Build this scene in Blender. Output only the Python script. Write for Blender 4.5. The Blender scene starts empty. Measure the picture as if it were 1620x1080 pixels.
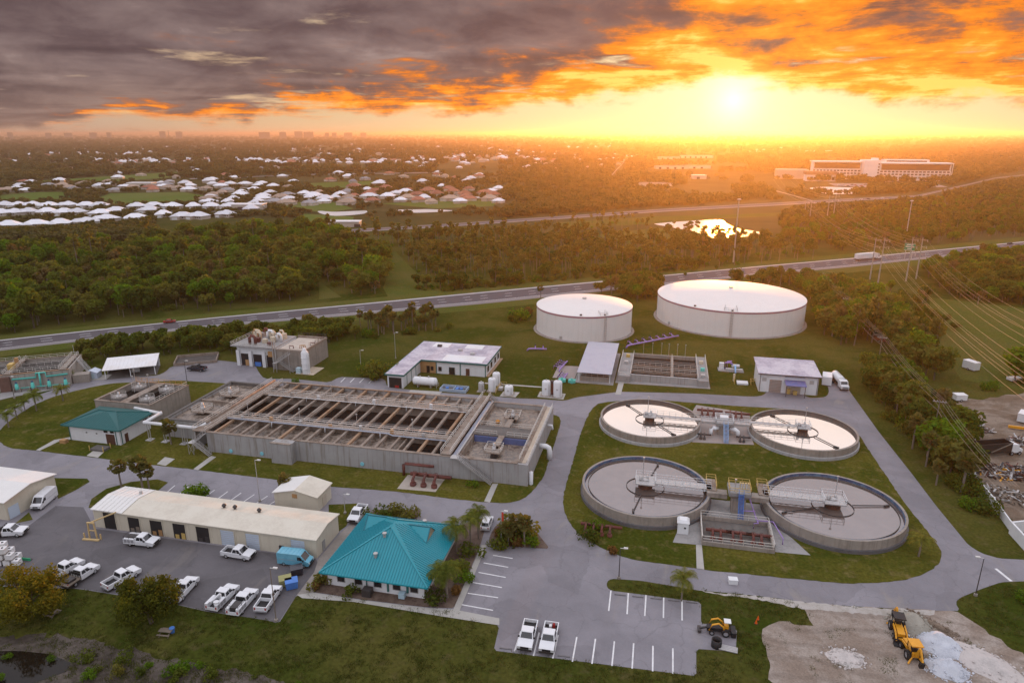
import bpy, math, random, bmesh
import numpy as np
from mathutils import Vector, Matrix, noise as mnoise
from mathutils.geometry import tessellate_polygon
rnd = random.Random(7)
scene = bpy.context.scene
COL = scene.collection
PI = math.pi
# ---------------------------------------------------------------- camera
CAM_H = 72.0
FPX = 1080.0                       # focal length in pixels of a 1620 px wide frame (24 mm lens)
PITCH = math.atan2(540 - 211.5, FPX)
YAW = math.radians(12.7)           # the plant's own grid is the world's x / y
cd = bpy.data.cameras.new('camera'); cam = bpy.data.objects.new('camera', cd); COL.objects.link(cam)
cd.sensor_width = 36.0; cd.lens = 24.0; cd.clip_start = 1.0; cd.clip_end = 60000.0
cam.location = (0, 0, CAM_H); cam.rotation_euler = (math.pi / 2 - PITCH, 0, YAW)
scene.camera = cam
# ---------------------------------------------------------------- sky, sun, exposure
SUN_EL = math.radians(2.4)
SUN_AZ = math.radians(4.35)        # clockwise from +y
SUN = Vector((math.sin(SUN_AZ) * math.cos(SUN_EL), math.cos(SUN_AZ) * math.cos(SUN_EL), math.sin(SUN_EL)))
class NT:
    """small helper to write node trees as expressions"""
    def __init__(s, tree): s.t = tree; s.n = tree.nodes; s.l = tree.links
    def node(s, typ, ins=None, **kw):
        n = s.n.new(typ)
        for k, v in kw.items(): setattr(n, k, v)
        for k, v in (ins or {}).items(): s.put(n.inputs[k], v)
        return n
    def put(s, sock, v):
        if hasattr(v, 'links') and hasattr(v, 'is_output'): s.l.new(v, sock)
        else:
            if isinstance(v, tuple) and len(v) == 3 and sock.type == 'RGBA': v = v + (1,)
            sock.default_value = v
    def m(s, op, a, b=None, c=None, clamp=False):
        n = s.n.new('ShaderNodeMath'); n.operation = op; n.use_clamp = clamp
        for i, v in enumerate((a, b, c)):
            if v is not None: s.put(n.inputs[i], v)
        return n.outputs[0]
    def vm(s, op, a, b=None, out=0):
        n = s.n.new('ShaderNodeVectorMath'); n.operation = op
        s.put(n.inputs[0], a)
        if b is not None: s.put(n.inputs[1], b)
        return n.outputs[out]
    def smooth(s, x, a, b):
        n = s.n.new('ShaderNodeMapRange'); n.interpolation_type = 'SMOOTHSTEP'
        s.put(n.inputs[0], x); s.put(n.inputs[1], a); s.put(n.inputs[2], b)
        return n.outputs[0]
    def lin(s, x, a, b, c=0.0, d=1.0):
        n = s.n.new('ShaderNodeMapRange')
        s.put(n.inputs[0], x); s.put(n.inputs[1], a); s.put(n.inputs[2], b); s.put(n.inputs[3], c); s.put(n.inputs[4], d)
        return n.outputs[0]
    def mix(s, f, a, b, mode='MIX'):
        n = s.n.new('ShaderNodeMix'); n.data_type = 'RGBA'; n.blend_type = mode
        s.put(n.inputs[0], f); s.put(n.inputs[6], a); s.put(n.inputs[7], b)
        return n.outputs[2]
    def ramp(s, x, pts, interp='LINEAR'):
        n = s.n.new('ShaderNodeValToRGB'); n.color_ramp.interpolation = interp
        e = n.color_ramp.elements
        while len(e) < len(pts): e.new(0.5)
        for q, (p, c) in zip(e, pts): q.position = p; q.color = tuple(c) + ((1,) if len(c) == 3 else ())
        s.put(n.inputs[0], x); return n.outputs[0]
    def noise(s, vec, scale, detail=4.0, rough=0.55, dist=0.0, out=0):
        n = s.node('ShaderNodeTexNoise', {'Vector': vec, 'Scale': scale, 'Detail': detail, 'Roughness': rough, 'Distortion': dist})
        return n.outputs[out]
world = bpy.data.worlds.new('World'); scene.world = world; world.use_nodes = True
def build_world():
    t = NT(world.node_tree); t.n.clear()
    d = t.vm('NORMALIZE', t.node('ShaderNodeTexCoord').outputs['Generated'])
    sx = t.node('ShaderNodeSeparateXYZ', {0: d}); x, y, z = sx.outputs
    el = t.m('MULTIPLY', t.m('ARCSINE', z), 180 / PI)                       # degrees above the horizon
    ang = t.m('MULTIPLY', t.m('ARCCOSINE', t.m('MINIMUM', t.vm('DOT_PRODUCT', d, tuple(SUN), 1), 0.999999)), 180 / PI)
    az = t.m('SUBTRACT', t.m('MULTIPLY', t.m('ARCTAN2', x, y), 180 / PI), math.degrees(SUN_AZ))  # degrees right of the sun
    aaz = t.m('ABSOLUTE', az)
    # clear air: the physical sky plus the warm light low around the sun
    nish = t.node('ShaderNodeTexSky', sky_type='NISHITA', sun_disc=False, sun_elevation=SUN_EL, sun_rotation=SUN_AZ, air_density=1.3, dust_density=2.5)
    low = t.ramp(t.m('DIVIDE', ang, 180.0), [(0, (1.0, .90, .60)), (.03, (1.0, .85, .50)), (.10, (1.0, .80, .45)), (.20, (.92, .64, .38)), (.30, (.66, .48, .38)), (.5, (.55, .52, .58)), (1, (.55, .60, .74))])
    lowk = t.ramp(t.m('DIVIDE', ang, 180.0), [(0, (.36,) * 3), (.015, (.315,) * 3), (.05, (.29,) * 3), (.14, (.25,) * 3), (.35, (.22,) * 3), (1, (.24,) * 3)])
    low = t.vm('MULTIPLY', low, t.vm('MULTIPLY', lowk, (3.4, 3.4, 3.4)))
    high = t.vm('ADD', (1.12, 1.10, 1.22), t.vm('MULTIPLY', nish.outputs[0], (.06, .06, .06)))
    clear = t.mix(t.smooth(el, 4.0, 30.0), low, high)
    # clouds on a flat deck seen in perspective
    zz = t.m('ADD', t.m('MAXIMUM', z, 0.0), 0.045)
    cv = t.node('ShaderNodeCombineXYZ', {0: t.m('DIVIDE', x, zz), 1: t.m('DIVIDE', y, zz), 2: 3.7}).outputs[0]
    big = t.noise(cv, 0.33, 7.0, 0.58, 0.25)
    fine = t.noise(t.vm('ADD', cv, (7.1, 3.3, 0)), 0.95, 7.0, 0.62, 0.4)
    edge = t.noise(t.vm('MULTIPLY', d, (9.0, 9.0, 24.0)), 1.0, 6.0, 0.6, 0.3)
    # lower rim of the bank: lower on the side away from the sun, ragged
    rim = t.ramp(t.lin(az, -75, 45), [(.1, (.01,) * 3), (.17, (.03,) * 3), (.30, (.07,) * 3), (.36, (.155,) * 3), (.45, (.18,) * 3), (.52, (.25,) * 3), (.57, (.33,) * 3), (.62, (.39,) * 3), (.66, (.30,) * 3), (.72, (.25,) * 3), (.80, (.21,) * 3), (1, (.18,) * 3)])
    rim = t.m('ADD', t.m('MULTIPLY', rim, 8.6), t.m('MULTIPLY', t.m('SUBTRACT', edge, 0.5), 4.4))
    over = t.m('SUBTRACT', el, rim)
    below = t.smooth(over, -0.2, 0.8)
    gone = t.smooth(el, 10.5, 24.0)                                             # the deck breaks up overhead
    cov = t.m('ADD', t.m('ADD', t.m('MULTIPLY', big, 0.75), t.m('MULTIPLY', fine, 0.5)), t.m('MULTIPLY', gone, -0.15))
    mask = t.m('MULTIPLY', t.smooth(cov, 0.435, 0.56), below)
    # how much of the low sun the cloud catches
    warm = t.ramp(t.lin(az, -75, 45), [(.08, (.15,) * 3), (.17, (.34,) * 3), (.30, (.50,) * 3), (.38, (.66,) * 3), (.52, (.78,) * 3), (.60, (.92,) * 3), (.78, (.84,) * 3), (1, (.5,) * 3)])
    body = t.m('SUBTRACT', t.m('ADD', t.m('MULTIPLY', fine, .5), t.m('MULTIPLY', edge, .5)), 0.5)
    reach = t.ramp(t.lin(az, -75, 45), [(.17, (.20,) * 3), (.30, (.28,) * 3), (.38, (.40,) * 3), (.50, (.52,) * 3), (.55, (.70,) * 3), (.60, (1.0,) * 3), (1, (1.0,) * 3)])
    up = t.smooth(over, 0.0, t.m('MULTIPLY', reach, 10.5))
    lit = t.m('ADD', t.m('SUBTRACT', warm, t.m('MULTIPLY', up, 0.72)), t.m('MULTIPLY', body, 3.4))
    dk = t.m('ADD', t.m('MULTIPLY', t.m('ADD', t.m('MULTIPLY', t.noise(t.vm('MULTIPLY', cv, (1.0, 1.0, 1.0)), 0.55, 3.5, 0.48, 0.5), .55), t.m('MULTIPLY', edge, .45)), 2.9), -0.95, None, True)
    dark = t.ramp(dk, [(0, (.078, .052, .058)), (.35, (.135, .092, .096)), (.7, (.235, .170, .165)), (1, (.42, .33, .31))])
    dark = t.mix(t.m('MULTIPLY', t.m('SUBTRACT', 1.0, t.smooth(over, 0.2, 5.5)), .62), dark, t.mix(dk, (.155, .105, .10), (.44, .30, .24)))
    hot = t.ramp(lit, [(.25, (.26, .11, .07)), (.42, (.55, .17, .045)), (.58, (.95, .25, .018)), (.8, (1.1, .38, .03)), (1, (1.4, .72, .15))])
    ccol = t.mix(t.smooth(lit, 0.05, 0.55), dark, hot)
    thin = t.mix(fine, (.55, .56, .64), (1.05, 1.05, 1.16))
    ccol = t.mix(t.smooth(el, 9.5, 26.0), ccol, thin)
    ccol = t.mix(t.smooth(aaz, 62, 110), ccol, t.mix(fine, (.34, .33, .38), (.62, .60, .66)))
    col = t.mix(mask, clear, ccol)
    glow = t.m('ADD', t.m('MULTIPLY', t.m('POWER', t.m('MAXIMUM', t.m('SUBTRACT', 1.0, t.m('DIVIDE', ang, 3.4)), 0.0), 2.2), 0.8),
               t.m('MULTIPLY', t.m('POWER', t.m('MAXIMUM', t.m('SUBTRACT', 1.0, t.m('DIVIDE', ang, 12.0)), 0.0), 2.0), 0.07))
    col = t.vm('ADD', col, t.vm('MULTIPLY', (1.0, .80, .42), t.node('ShaderNodeCombineXYZ', {0: glow, 1: glow, 2: glow}).outputs[0]))
    bg = t.node('ShaderNodeBackground', {'Color': col, 'Strength': 1.0})
    t.l.new(bg.outputs[0], t.node('ShaderNodeOutputWorld').inputs[0])
build_world()
world.cycles.sampling_method = 'MANUAL'; world.cycles.sample_map_resolution = 512
sd = bpy.data.lights.new('sun', 'SUN'); sun = bpy.data.objects.new('sun', sd); COL.objects.link(sun)
sd.energy = 4.4; sd.angle = math.radians(0.6); sd.color = (1.0, .35, .06)
sun.rotation_euler = SUN.to_track_quat('Z', 'Y').to_euler()
sun.location = (0, 0, 300)
vs = scene.view_settings; vs.view_transform = 'Standard'; vs.look = 'None'; vs.exposure = 0.0; vs.gamma = 1.0; vs.use_curve_mapping = False
cy = scene.cycles
cy.use_denoising = True; cy.max_bounces = 5; cy.diffuse_bounces = 2; cy.glossy_bounces = 2; cy.transmission_bounces = 3; cy.transparent_max_bounces = 4; cy.volume_bounces = 0
cy.caustics_reflective = False; cy.caustics_refractive = False; cy.sample_clamp_indirect = 6.0
scene.render.film_transparent = False
# ---------------------------------------------------------------- helpers
_s, _c, _sy, _cy = math.sin(PITCH), math.cos(PITCH), math.sin(YAW), math.cos(YAW)
def G(px, py, z=0.0):
    """survey helper: the point at height z that the photograph shows at pixel (px, py)"""
    u = (px - 810) / FPX; v = (540 - py) / FPX
    t = (z - CAM_H) / (-_s + v * _c)
    X, Y = u * t, (_c + v * _s) * t
    return Vector((X * _cy - Y * _sy, X * _sy + Y * _cy, z))
def proj(p):
    X = p[0] * _cy + p[1] * _sy; Y = -p[0] * _sy + p[1] * _cy; dz = p[2] - CAM_H
    dep = Y * _c - dz * _s
    if dep < 1: return (-9999, -9999, dep)
    return (810 + FPX * X / dep, 540 - FPX * (Y * _s + dz * _c) / dep, dep)
class MB:
    def __init__(s): s.v = []; s.f = []
    def face(s, pts):
        n = len(s.v); s.v += [tuple(p) for p in pts]; s.f.append(tuple(range(n, n + len(pts)))); return s
    def box(s, x0, y0, z0, x1, y1, z1):
        n = len(s.v)
        s.v += [(x0, y0, z0), (x1, y0, z0), (x1, y1, z0), (x0, y1, z0), (x0, y0, z1), (x1, y0, z1), (x1, y1, z1), (x0, y1, z1)]
        s.f += [(n, n + 3, n + 2, n + 1), (n + 4, n + 5, n + 6, n + 7), (n, n + 1, n + 5, n + 4), (n + 1, n + 2, n + 6, n + 5), (n + 2, n + 3, n + 7, n + 6), (n + 3, n, n + 4, n + 7)]
        return s
    def bar(s, p, q, w=0.1, h=None, up=(0, 0, 1)):
        p, q = Vector(p), Vector(q); d = (q - p).normalized(); h = h or w
        u = Vector(up)
        if abs(d.dot(u)) > .98: u = Vector((0, 1, 0))
        r = d.cross(u).normalized() * (w / 2); t = r.cross(d).normalized() * (h / 2)
        n = len(s.v)
        for e in (p, q): s.v += [tuple(e - r - t), tuple(e + r - t), tuple(e + r + t), tuple(e - r + t)]
        s.f += [(n, n + 1, n + 2, n + 3), (n + 7, n + 6, n + 5, n + 4), (n, n + 4, n + 5, n + 1), (n + 1, n + 5, n + 6, n + 2), (n + 2, n + 6, n + 7, n + 3), (n + 3, n + 7, n + 4, n)]
        return s
    def tube(s, pts, r, n=8, r2=None, cap=True):
        pts = [Vector(p) for p in pts]; m = len(pts); base = len(s.v)
        for i, p in enumerate(pts):
            d = (pts[min(i + 1, m - 1)] - pts[max(i - 1, 0)]).normalized()
            a = Vector((0, 0, 1)) if abs(d.z) < .9 else Vector((1, 0, 0))
            e1 = d.cross(a).normalized(); e2 = d.cross(e1)
            rr = r if r2 is None else r + (r2 - r) * i / (m - 1)
            for k in range(n):
                an = 2 * PI * k / n; s.v.append(tuple(p + e1 * (rr * math.cos(an)) + e2 * (rr * math.sin(an))))
        for i in range(m - 1):
            for k in range(n):
                k2 = (k + 1) % n; b = base + i * n
                s.f.append((b + k, b + k2, b + n + k2, b + n + k))
        if cap:
            s.f.append(tuple(base + k for k in range(n))[::-1]); s.f.append(tuple(base + (m - 1) * n + k for k in range(n)))
        return s
    def lathe(s, prof, n=24, cx=0, cy=0, a0=0.0, a1=2 * PI, cap=False):
        full = abs(a1 - a0 - 2 * PI) < 1e-4; cols = n if full else n + 1; base = len(s.v)
        for (r, z) in prof:
            for k in range(cols):
                an = a0 + (a1 - a0) * k / n; s.v.append((cx + r * math.cos(an), cy + r * math.sin(an), z))
        for i in range(len(prof) - 1):
            for k in range(n):
                k2 = (k + 1) % cols if full else k + 1; b = base + i * cols
                s.f.append((b + k, b + k2, b + cols + k2, b + cols + k))
        if cap: s.f.append(tuple(base + (len(prof) - 1) * cols + k for k in range(cols)))
        return s
    def cyl(s, x, y, z0, z1, r, n=12, r2=None):
        r2 = r if r2 is None else r2
        s.lathe([(r, z0), (r2, z1)], n, x, y, cap=True); return s
    def prism(s, poly, z0, z1):
        n = len(poly); b = len(s.v)
        s.v += [(p[0], p[1], z0) for p in poly] + [(p[0], p[1], z1) for p in poly]
        for i in range(n): s.f.append((b + i, b + (i + 1) % n, b + n + (i + 1) % n, b + n + i))
        s.f.append(tuple(b + n + i for i in range(n))); return s
    def sheet(s, poly, z):
        pts = [Vector((p[0], p[1], z)) for p in poly]; b = len(s.v)
        s.v += [tuple(p) for p in pts]
        for tri in tessellate_polygon([pts]):
            a_, b_, c_ = (pts[i] for i in tri)
            if (b_ - a_).cross(c_ - a_).z < 0: tri = tri[::-1]
            s.f.append(tuple(b + i for i in tri))
        return s
    def rail(s, pts, h=1.05, step=1.8, w=0.075):
        """guard rail: posts, a top and a middle rail along a polyline"""
        for p, q in zip(pts[:-1], pts[1:]):
            p, q = Vector(p), Vector(q); L = (q - p).length; k = max(1, round(L / step))
            for i in range(k + 1):
                a = p.lerp(q, i / k); s.bar(a, a + Vector((0, 0, h)), w)
            for hh in (h, h * .5): s.bar(p + Vector((0, 0, hh)), q + Vector((0, 0, hh)), w)
        return s
    def move(s, dx=0, dy=0, dz=0, rz=0, k=1.0):
        c_, s_ = math.cos(rz), math.sin(rz)
        s.v = [((x * c_ - y * s_) * k + dx, (x * s_ + y * c_) * k + dy, z * k + dz) for x, y, z in s.v]; return s
    def mesh(s, name, mat, smooth=False):
        me = bpy.data.meshes.new(name); me.from_pydata(s.v, [], s.f)
        for m in (mat if isinstance(mat, (list, tuple)) else [mat]): me.materials.append(m)
        if smooth: me.polygons.foreach_set('use_smooth', [True] * len(me.polygons))
        me.update(); return me
    def build(s, name, mat, parent=None, smooth=False):
        return obj(name, s.mesh(name, mat, smooth), parent)
def obj(name, me, parent=None):
    o = bpy.data.objects.new(name, me); COL.objects.link(o)
    if parent is not None: o.parent = parent
    return o
def tag(o, label=None, cat=None, group=None, kind=None):
    if label: o['label'] = label
    if cat: o['category'] = cat
    if group: o['group'] = group
    if kind: o['kind'] = kind
    return o
def thing(name, label, cat, loc=(0, 0, 0), rz=0.0, group=None, scale=1.0):
    o = bpy.data.objects.new(name, None); COL.objects.link(o)
    o.location = loc; o.rotation_euler = (0, 0, rz); o.scale = (scale,) * 3
    return tag(o, label, cat, group)
def dup(root, loc, rz, label=None, group=None, scale=None, mats=None):
    """a copy of a thing with copies of its parts and sub-parts"""
    def cp(o, parent):
        c = o.copy(); COL.objects.link(c); c.parent = parent
        for ch in o.children: cp(ch, c)
        return c
    r = cp(root, None); r.location = loc; r.rotation_euler = (0, 0, rz)
    if scale is not None: r.scale = (scale,) * 3 if not isinstance(scale, tuple) else scale
    if label: r['label'] = label
    if group: r['group'] = group
    return r
def structure(name, mb, mat, parent=None):
    o = mb.build(name, mat, parent)
    if parent is None: o['kind'] = 'structure'
    return o
# ---------------------------------------------------------------- materials
MATS = {}
def M(name, col, rough=.8, var=.12, scale=.35, metal=0.0, col2=None, detail=5.0, bump=0.0, streak=0.0, spec=.4, rand=0.0, stain=None):
    """painted / mineral surface: base colour, blotchy wear, vertical streaks, fine relief"""
    if name in MATS: return MATS[name]
    m = bpy.data.materials.new(name); m.use_nodes = True; t = NT(m.node_tree); t.n.clear()
    pos = t.node('ShaderNodeNewGeometry').outputs['Position']
    n1 = t.noise(pos, scale, detail, .6)
    n2 = t.noise(pos, scale * 6.3, 4.0, .6)
    f = t.m('ADD', t.m('MULTIPLY', n1, .65), t.m('MULTIPLY', n2, .35))
    lo = tuple(c * (1 - var * 1.6) for c in col); hi = tuple(min(1, c * (1 + var * 1.6)) for c in col)
    if col2 is None: c = t.ramp(f, [(.25, lo), (.75, hi)])
    else: c = t.mix(t.smooth(f, .40, .62), t.ramp(f, [(.25, lo), (.75, hi)]), col2)
    if streak:
        sv = t.vm('MULTIPLY', pos, (1.1, 1.1, .05)); sn = t.noise(sv, 1.2, 5.0, .65)
        c = t.mix(t.m('MULTIPLY', t.smooth(sn, .48, .70), streak), c, stain or (.05, .045, .04))
    if rand:
        r = t.node('ShaderNodeObjectInfo').outputs['Random']
        c = t.mix(1.0, c, t.ramp(r, [(0, (1 - rand,) * 3), (1, (1 + rand,) * 3)]), 'MULTIPLY')
    b = t.node('ShaderNodeBsdfPrincipled', {'Base Color': c, 'Roughness': rough, 'Metallic': metal, 'Specular IOR Level': spec})
    if bump:
        bn = t.node('ShaderNodeBump', {'Strength': bump, 'Distance': .3, 'Height': n2}); t.l.new(bn.outputs[0], b.inputs['Normal'])
    t.l.new(b.outputs[0], t.node('ShaderNodeOutputMaterial').inputs[0])
    MATS[name] = m; return m
def leafmat(name, cols, trans=.45, rand=.35):
    """foliage: per-plant and per-clump tint, light passing through the leaf"""
    m = bpy.data.materials.new(name); m.use_nodes = True; t = NT(m.node_tree); t.n.clear()
    g = t.node('ShaderNodeNewGeometry'); pos = g.outputs['Position']
    r = t.node('ShaderNodeObjectInfo').outputs['Random']
    n = t.noise(pos, .55, 3.0, .6)
    f = t.m('ADD', t.m('MULTIPLY', r, .62), t.m('MULTIPLY', t.m('SUBTRACT', n, .3), .75))
    k = len(cols) - 1
    c = t.ramp(f, [(i / k, c) for i, c in enumerate(cols)])
    c = t.mix(1.0, c, t.ramp(t.noise(pos, 2.2, 2.0, .5), [(.3, (1 - rand,) * 3), (.7, (1 + rand,) * 3)]), 'MULTIPLY')
    d = t.node('ShaderNodeBsdfDiffuse', {'Color': c}); tr = t.node('ShaderNodeBsdfTranslucent', {'Color': t.mix(1.0, c, (1.5, 1.5, .45), 'MULTIPLY')})
    mx = t.node('ShaderNodeMixShader', {0: trans}); t.l.new(d.outputs[0], mx.inputs[1]); t.l.new(tr.outputs[0], mx.inputs[2])
    t.l.new(mx.outputs[0], t.node('ShaderNodeOutputMaterial').inputs[0])
    MATS[name] = m; return m
def watermat(name, col, refl, rough=.04, tint=(1, 1, 1), bump=.02, scale=1.2, scum=None, scum_k=.5):
    """still water: a murky body under a mirror surface"""
    m = bpy.data.materials.new(name); m.use_nodes = True; t = NT(m.node_tree); t.n.clear()
    pos = t.node('ShaderNodeNewGeometry').outputs['Position']
    n = t.noise(pos, scale, 4.0, .6)
    cc = t.ramp(t.noise(pos, .22, 5.0, .6, .5), [(.3, tuple(c * .8 for c in col)), (.7, tuple(c * 1.2 for c in col))])
    fac = refl
    if scum:
        sm = t.smooth(t.noise(t.vm('MULTIPLY', pos, (1, 1, 1)), .5, 7.0, .68, 1.2), .38, .62)
        cc = t.mix(t.m('MULTIPLY', sm, scum_k), cc, scum); fac = t.m('MULTIPLY', t.m('SUBTRACT', 1.0, t.m('MULTIPLY', sm, .75)), refl)
    bn = t.node('ShaderNodeBump', {'Strength': bump, 'Distance': .2, 'Height': n})
    d = t.node('ShaderNodeBsdfDiffuse', {'Color': cc}); gl = t.node('ShaderNodeBsdfGlossy', {'Color': tint, 'Roughness': rough, 'Normal': bn.outputs[0]})
    lw = t.node('ShaderNodeLayerWeight', {'Blend': .35})
    f = t.m('MULTIPLY', t.m('ADD', .35, t.m('MULTIPLY', lw.outputs['Fresnel'], 1.3), None, True), fac)
    mx = t.node('ShaderNodeMixShader', {0: f}); t.l.new(d.outputs[0], mx.inputs[1]); t.l.new(gl.outputs[0], mx.inputs[2])
    t.l.new(mx.outputs[0], t.node('ShaderNodeOutputMaterial').inputs[0])
    MATS[name] = m; return m
def pavemat(name, base, patch, crack=.5, dirt=(.30, .27, .23), warm=0.0):
    """worn asphalt: repaired patches, sealed cracks, oil drips, tyre-polished lanes, sand washed in"""
    m = bpy.data.materials.new(name); m.use_nodes = True; t = NT(m.node_tree); t.n.clear()
    pos = t.node('ShaderNodeNewGeometry').outputs['Position']
    big = t.noise(pos, .045, 5.0, .6, .6); mid = t.noise(pos, .35, 5.0, .62); fin = t.noise(pos, 3.1, 4.0, .6)
    c = t.mix(t.smooth(big, .36, .64), base, patch)
    cell = t.node('ShaderNodeTexVoronoi', {'Vector': t.vm('ADD', pos, t.vm('MULTIPLY', t.noise(pos, .4, 2.0, .5, 0, 1), (1.5, 1.5, 0))), 'Scale': .11})
    c = t.mix(t.m('MULTIPLY', t.smooth(t.node('ShaderNodeSeparateColor', {0: cell.outputs['Color']}).outputs[0], .72, .78), .38), c, tuple(x * .62 for x in base))
    ed = t.node('ShaderNodeTexVoronoi', {'Vector': t.vm('ADD', pos, t.vm('MULTIPLY', t.noise(pos, .5, 3.0, .6, 0, 1), (2.6, 2.6, 0))), 'Scale': .13}, feature='DISTANCE_TO_EDGE')
    c = t.mix(t.m('MULTIPLY', t.m('SUBTRACT', 1.0, t.smooth(ed.outputs['Distance'], .004, .016)), crack), c, tuple(x * .45 for x in base))
    oil = t.node('ShaderNodeTexVoronoi', {'Vector': pos, 'Scale': .21}); c = t.mix(t.m('MULTIPLY', t.m('SUBTRACT', 1.0, t.smooth(oil.outputs['Distance'], .05, .24)), t.m('MULTIPLY', t.smooth(mid, .45, .6), .45)), c, tuple(x * .5 for x in base))
    c = t.mix(t.m('MULTIPLY', t.smooth(t.noise(t.vm('MULTIPLY', pos, (.9, .25, 1)), .22, 5.0, .65, 1.0), .56, .72), .45), c, dirt)
    c = t.mix(1.0, c, t.ramp(t.m('ADD', t.m('MULTIPLY', mid, .6), t.m('MULTIPLY', fin, .4)), [(.3, (.88,) * 3), (.7, (1.10,) * 3)]), 'MULTIPLY')
    b = t.node('ShaderNodeBsdfPrincipled', {'Base Color': c, 'Roughness': .82, 'Specular IOR Level': .3}); bn = t.node('ShaderNodeBump', {'Strength': .08, 'Distance': .1, 'Height': fin}); t.l.new(bn.outputs[0], b.inputs['Normal'])
    t.l.new(b.outputs[0], t.node('ShaderNodeOutputMaterial').inputs[0]); MATS[name] = m; return m
def dirtmat(name, a, b, c3):
    """tracked dirt: pale sand, darker damp ground, curving wheel ruts"""
    m = bpy.data.materials.new(name); m.use_nodes = True; t = NT(m.node_tree); t.n.clear()
    pos = t.node('ShaderNodeNewGeometry').outputs['Position']
    n1 = t.noise(pos, .11, 6.0, .65, .8); n2 = t.noise(pos, .7, 5.0, .65); n3 = t.noise(pos, 3.5, 3.0, .6)
    c = t.mix(t.smooth(n1, .38, .62), a, b); c = t.mix(t.m('MULTIPLY', t.smooth(n2, .5, .7), .6), c, c3)
    w = t.node('ShaderNodeTexWave', {'Vector': t.vm('ADD', pos, (-12.0, -70.0, 0)), 'Scale': .07, 'Distortion': 26.0, 'Detail': 4.0, 'Detail Scale': .35}, wave_type='RINGS'); c = t.mix(t.m('MULTIPLY', t.smooth(w.outputs['Fac'], .72, .97), .30), c, tuple(x * .62 for x in a))
    c = t.mix(1.0, c, t.ramp(n3, [(.3, (.82,) * 3), (.7, (1.16,) * 3)]), 'MULTIPLY')
    bs = t.node('ShaderNodeBsdfDiffuse', {'Color': c, 'Roughness': .9}); bn = t.node('ShaderNodeBump', {'Strength': .5, 'Distance': .25, 'Height': t.m('ADD', n2, t.m('MULTIPLY', w.outputs['Fac'], .3))}); t.l.new(bn.outputs[0], bs.inputs['Normal'])
    t.l.new(bs.outputs[0], t.node('ShaderNodeOutputMaterial').inputs[0]); MATS[name] = m; return m
CONC = M('concrete', (.305, .27, .235), .9, .18, .25, streak=.45, stain=(.12, .105, .09))
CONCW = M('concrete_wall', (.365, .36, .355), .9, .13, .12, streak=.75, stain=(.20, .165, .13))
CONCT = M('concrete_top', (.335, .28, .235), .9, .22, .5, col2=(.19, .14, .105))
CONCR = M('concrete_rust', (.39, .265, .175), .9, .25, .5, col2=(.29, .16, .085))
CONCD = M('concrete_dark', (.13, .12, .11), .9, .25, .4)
SLAB = M('slab', (.34, .33, .32), .9, .12, .3, col2=(.24, .235, .23))
WALK = M('walkway_concrete', (.40, .385, .355), .9, .1, .4)
ASPH = pavemat('asphalt', (.262, .250, .272), (.205, .196, .214), .25)
ASPHY = pavemat('yard_asphalt', (.140, .132, .140), (.108, .102, .108), .2, (.20, .18, .165))
HWY = M('highway_asphalt', (.088, .076, .084), .85, .10, .08)
SHOULDER = M('highway_shoulder', (.21, .19, .19), .85, .08, .1)
PAINT = M('white_road_paint', (.72, .72, .72), .7, .15, .8)
DIRT = dirtmat('dirt', (.295, .235, .19), (.41, .355, .31), (.235, .185, .145))
DIRTB = dirtmat('brown_dirt', (.20, .15, .11), (.30, .245, .195), (.14, .105, .08))
MULCH = M('mulch', (.10, .065, .05), .95, .25, .6, col2=(.15, .11, .085))
WHITE = M('white_metal', (.74, .75, .76), .5, .05, .4, streak=.12, stain=(.45, .42, .38))
WHITEC = M('tank_white', (.78, .75, .72), .55, .03, .06, streak=.14, stain=(.52, .45, .38))
WHITER = M('white_roof', (.80, .80, .82), .5, .06, .25, col2=(.72, .70, .68))
CREAM = M('cream_metal', (.60, .55, .44), .6, .05, .3, streak=.18, stain=(.40, .33, .24))
CREAMR = M('cream_roof', (.62, .57, .47), .5, .07, .35, col2=(.66, .62, .52))
TEAL = M('teal_metal_roof', (.008, .27, .33), .38, .06, .4, spec=.5)
TEALD = M('teal_roof_dark', (.006, .105, .105), .45, .06, .4)
TEALT = M('teal_trim', (.02, .13, .12), .5, .08, .5)
GALV = M('galvanised', (.48, .47, .46), .45, .1, .6, metal=.35)
RAILM = M('railing_metal', (.68, .65, .60), .5, .1, .6, metal=.3)
STEEL = M('dark_steel', (.07, .065, .065), .5, .2, .6, metal=.4)
REDP = M('red_pipe', (.165, .042, .03), .6, .22, .8, col2=(.10, .04, .035))
PURP = M('purple_pipe', (.34, .22, .52), .55, .12, .6)
TURQ = M('turquoise_pipe', (.10, .52, .45), .5, .12, .6)
BLUEP = M('blue_paint', (.07, .20, .55), .5, .12, .6)
YELP = M('yellow_paint', (.55, .38, .12), .55, .12, .8)
CATY = M('machine_yellow', (.72, .33, .02), .45, .12, .9)
BLACK = M('black', (.015, .015, .017), .5, .1, 1.0)
RUBBER = M('rubber', (.018, .018, .018), .85, .1, 1.0)
CARW = M('white_car_paint', (.74, .75, .77), .25, .02, .5, spec=.6)
CARR = M('red_car_paint', (.35, .025, .02), .25, .02, .5, spec=.6)
CARD = M('dark_car_paint', (.03, .03, .04), .25, .02, .5, spec=.6)
CARS = M('silver_car_paint', (.40, .40, .42), .3, .02, .5, metal=.4)
VANB = M('blue_van_paint', (.17, .46, .58), .3, .03, .5, spec=.6, col2=(.12, .38, .52))
GLASSD = M('dark_glass', (.018, .022, .027), .08, .05, 1.0, spec=.8)
LAMPR = M('lamp_red', (.35, .02, .02), .3, .05, 1.0)
LAMPW = M('lamp_clear', (.6, .6, .58), .2, .05, 1.0)
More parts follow.
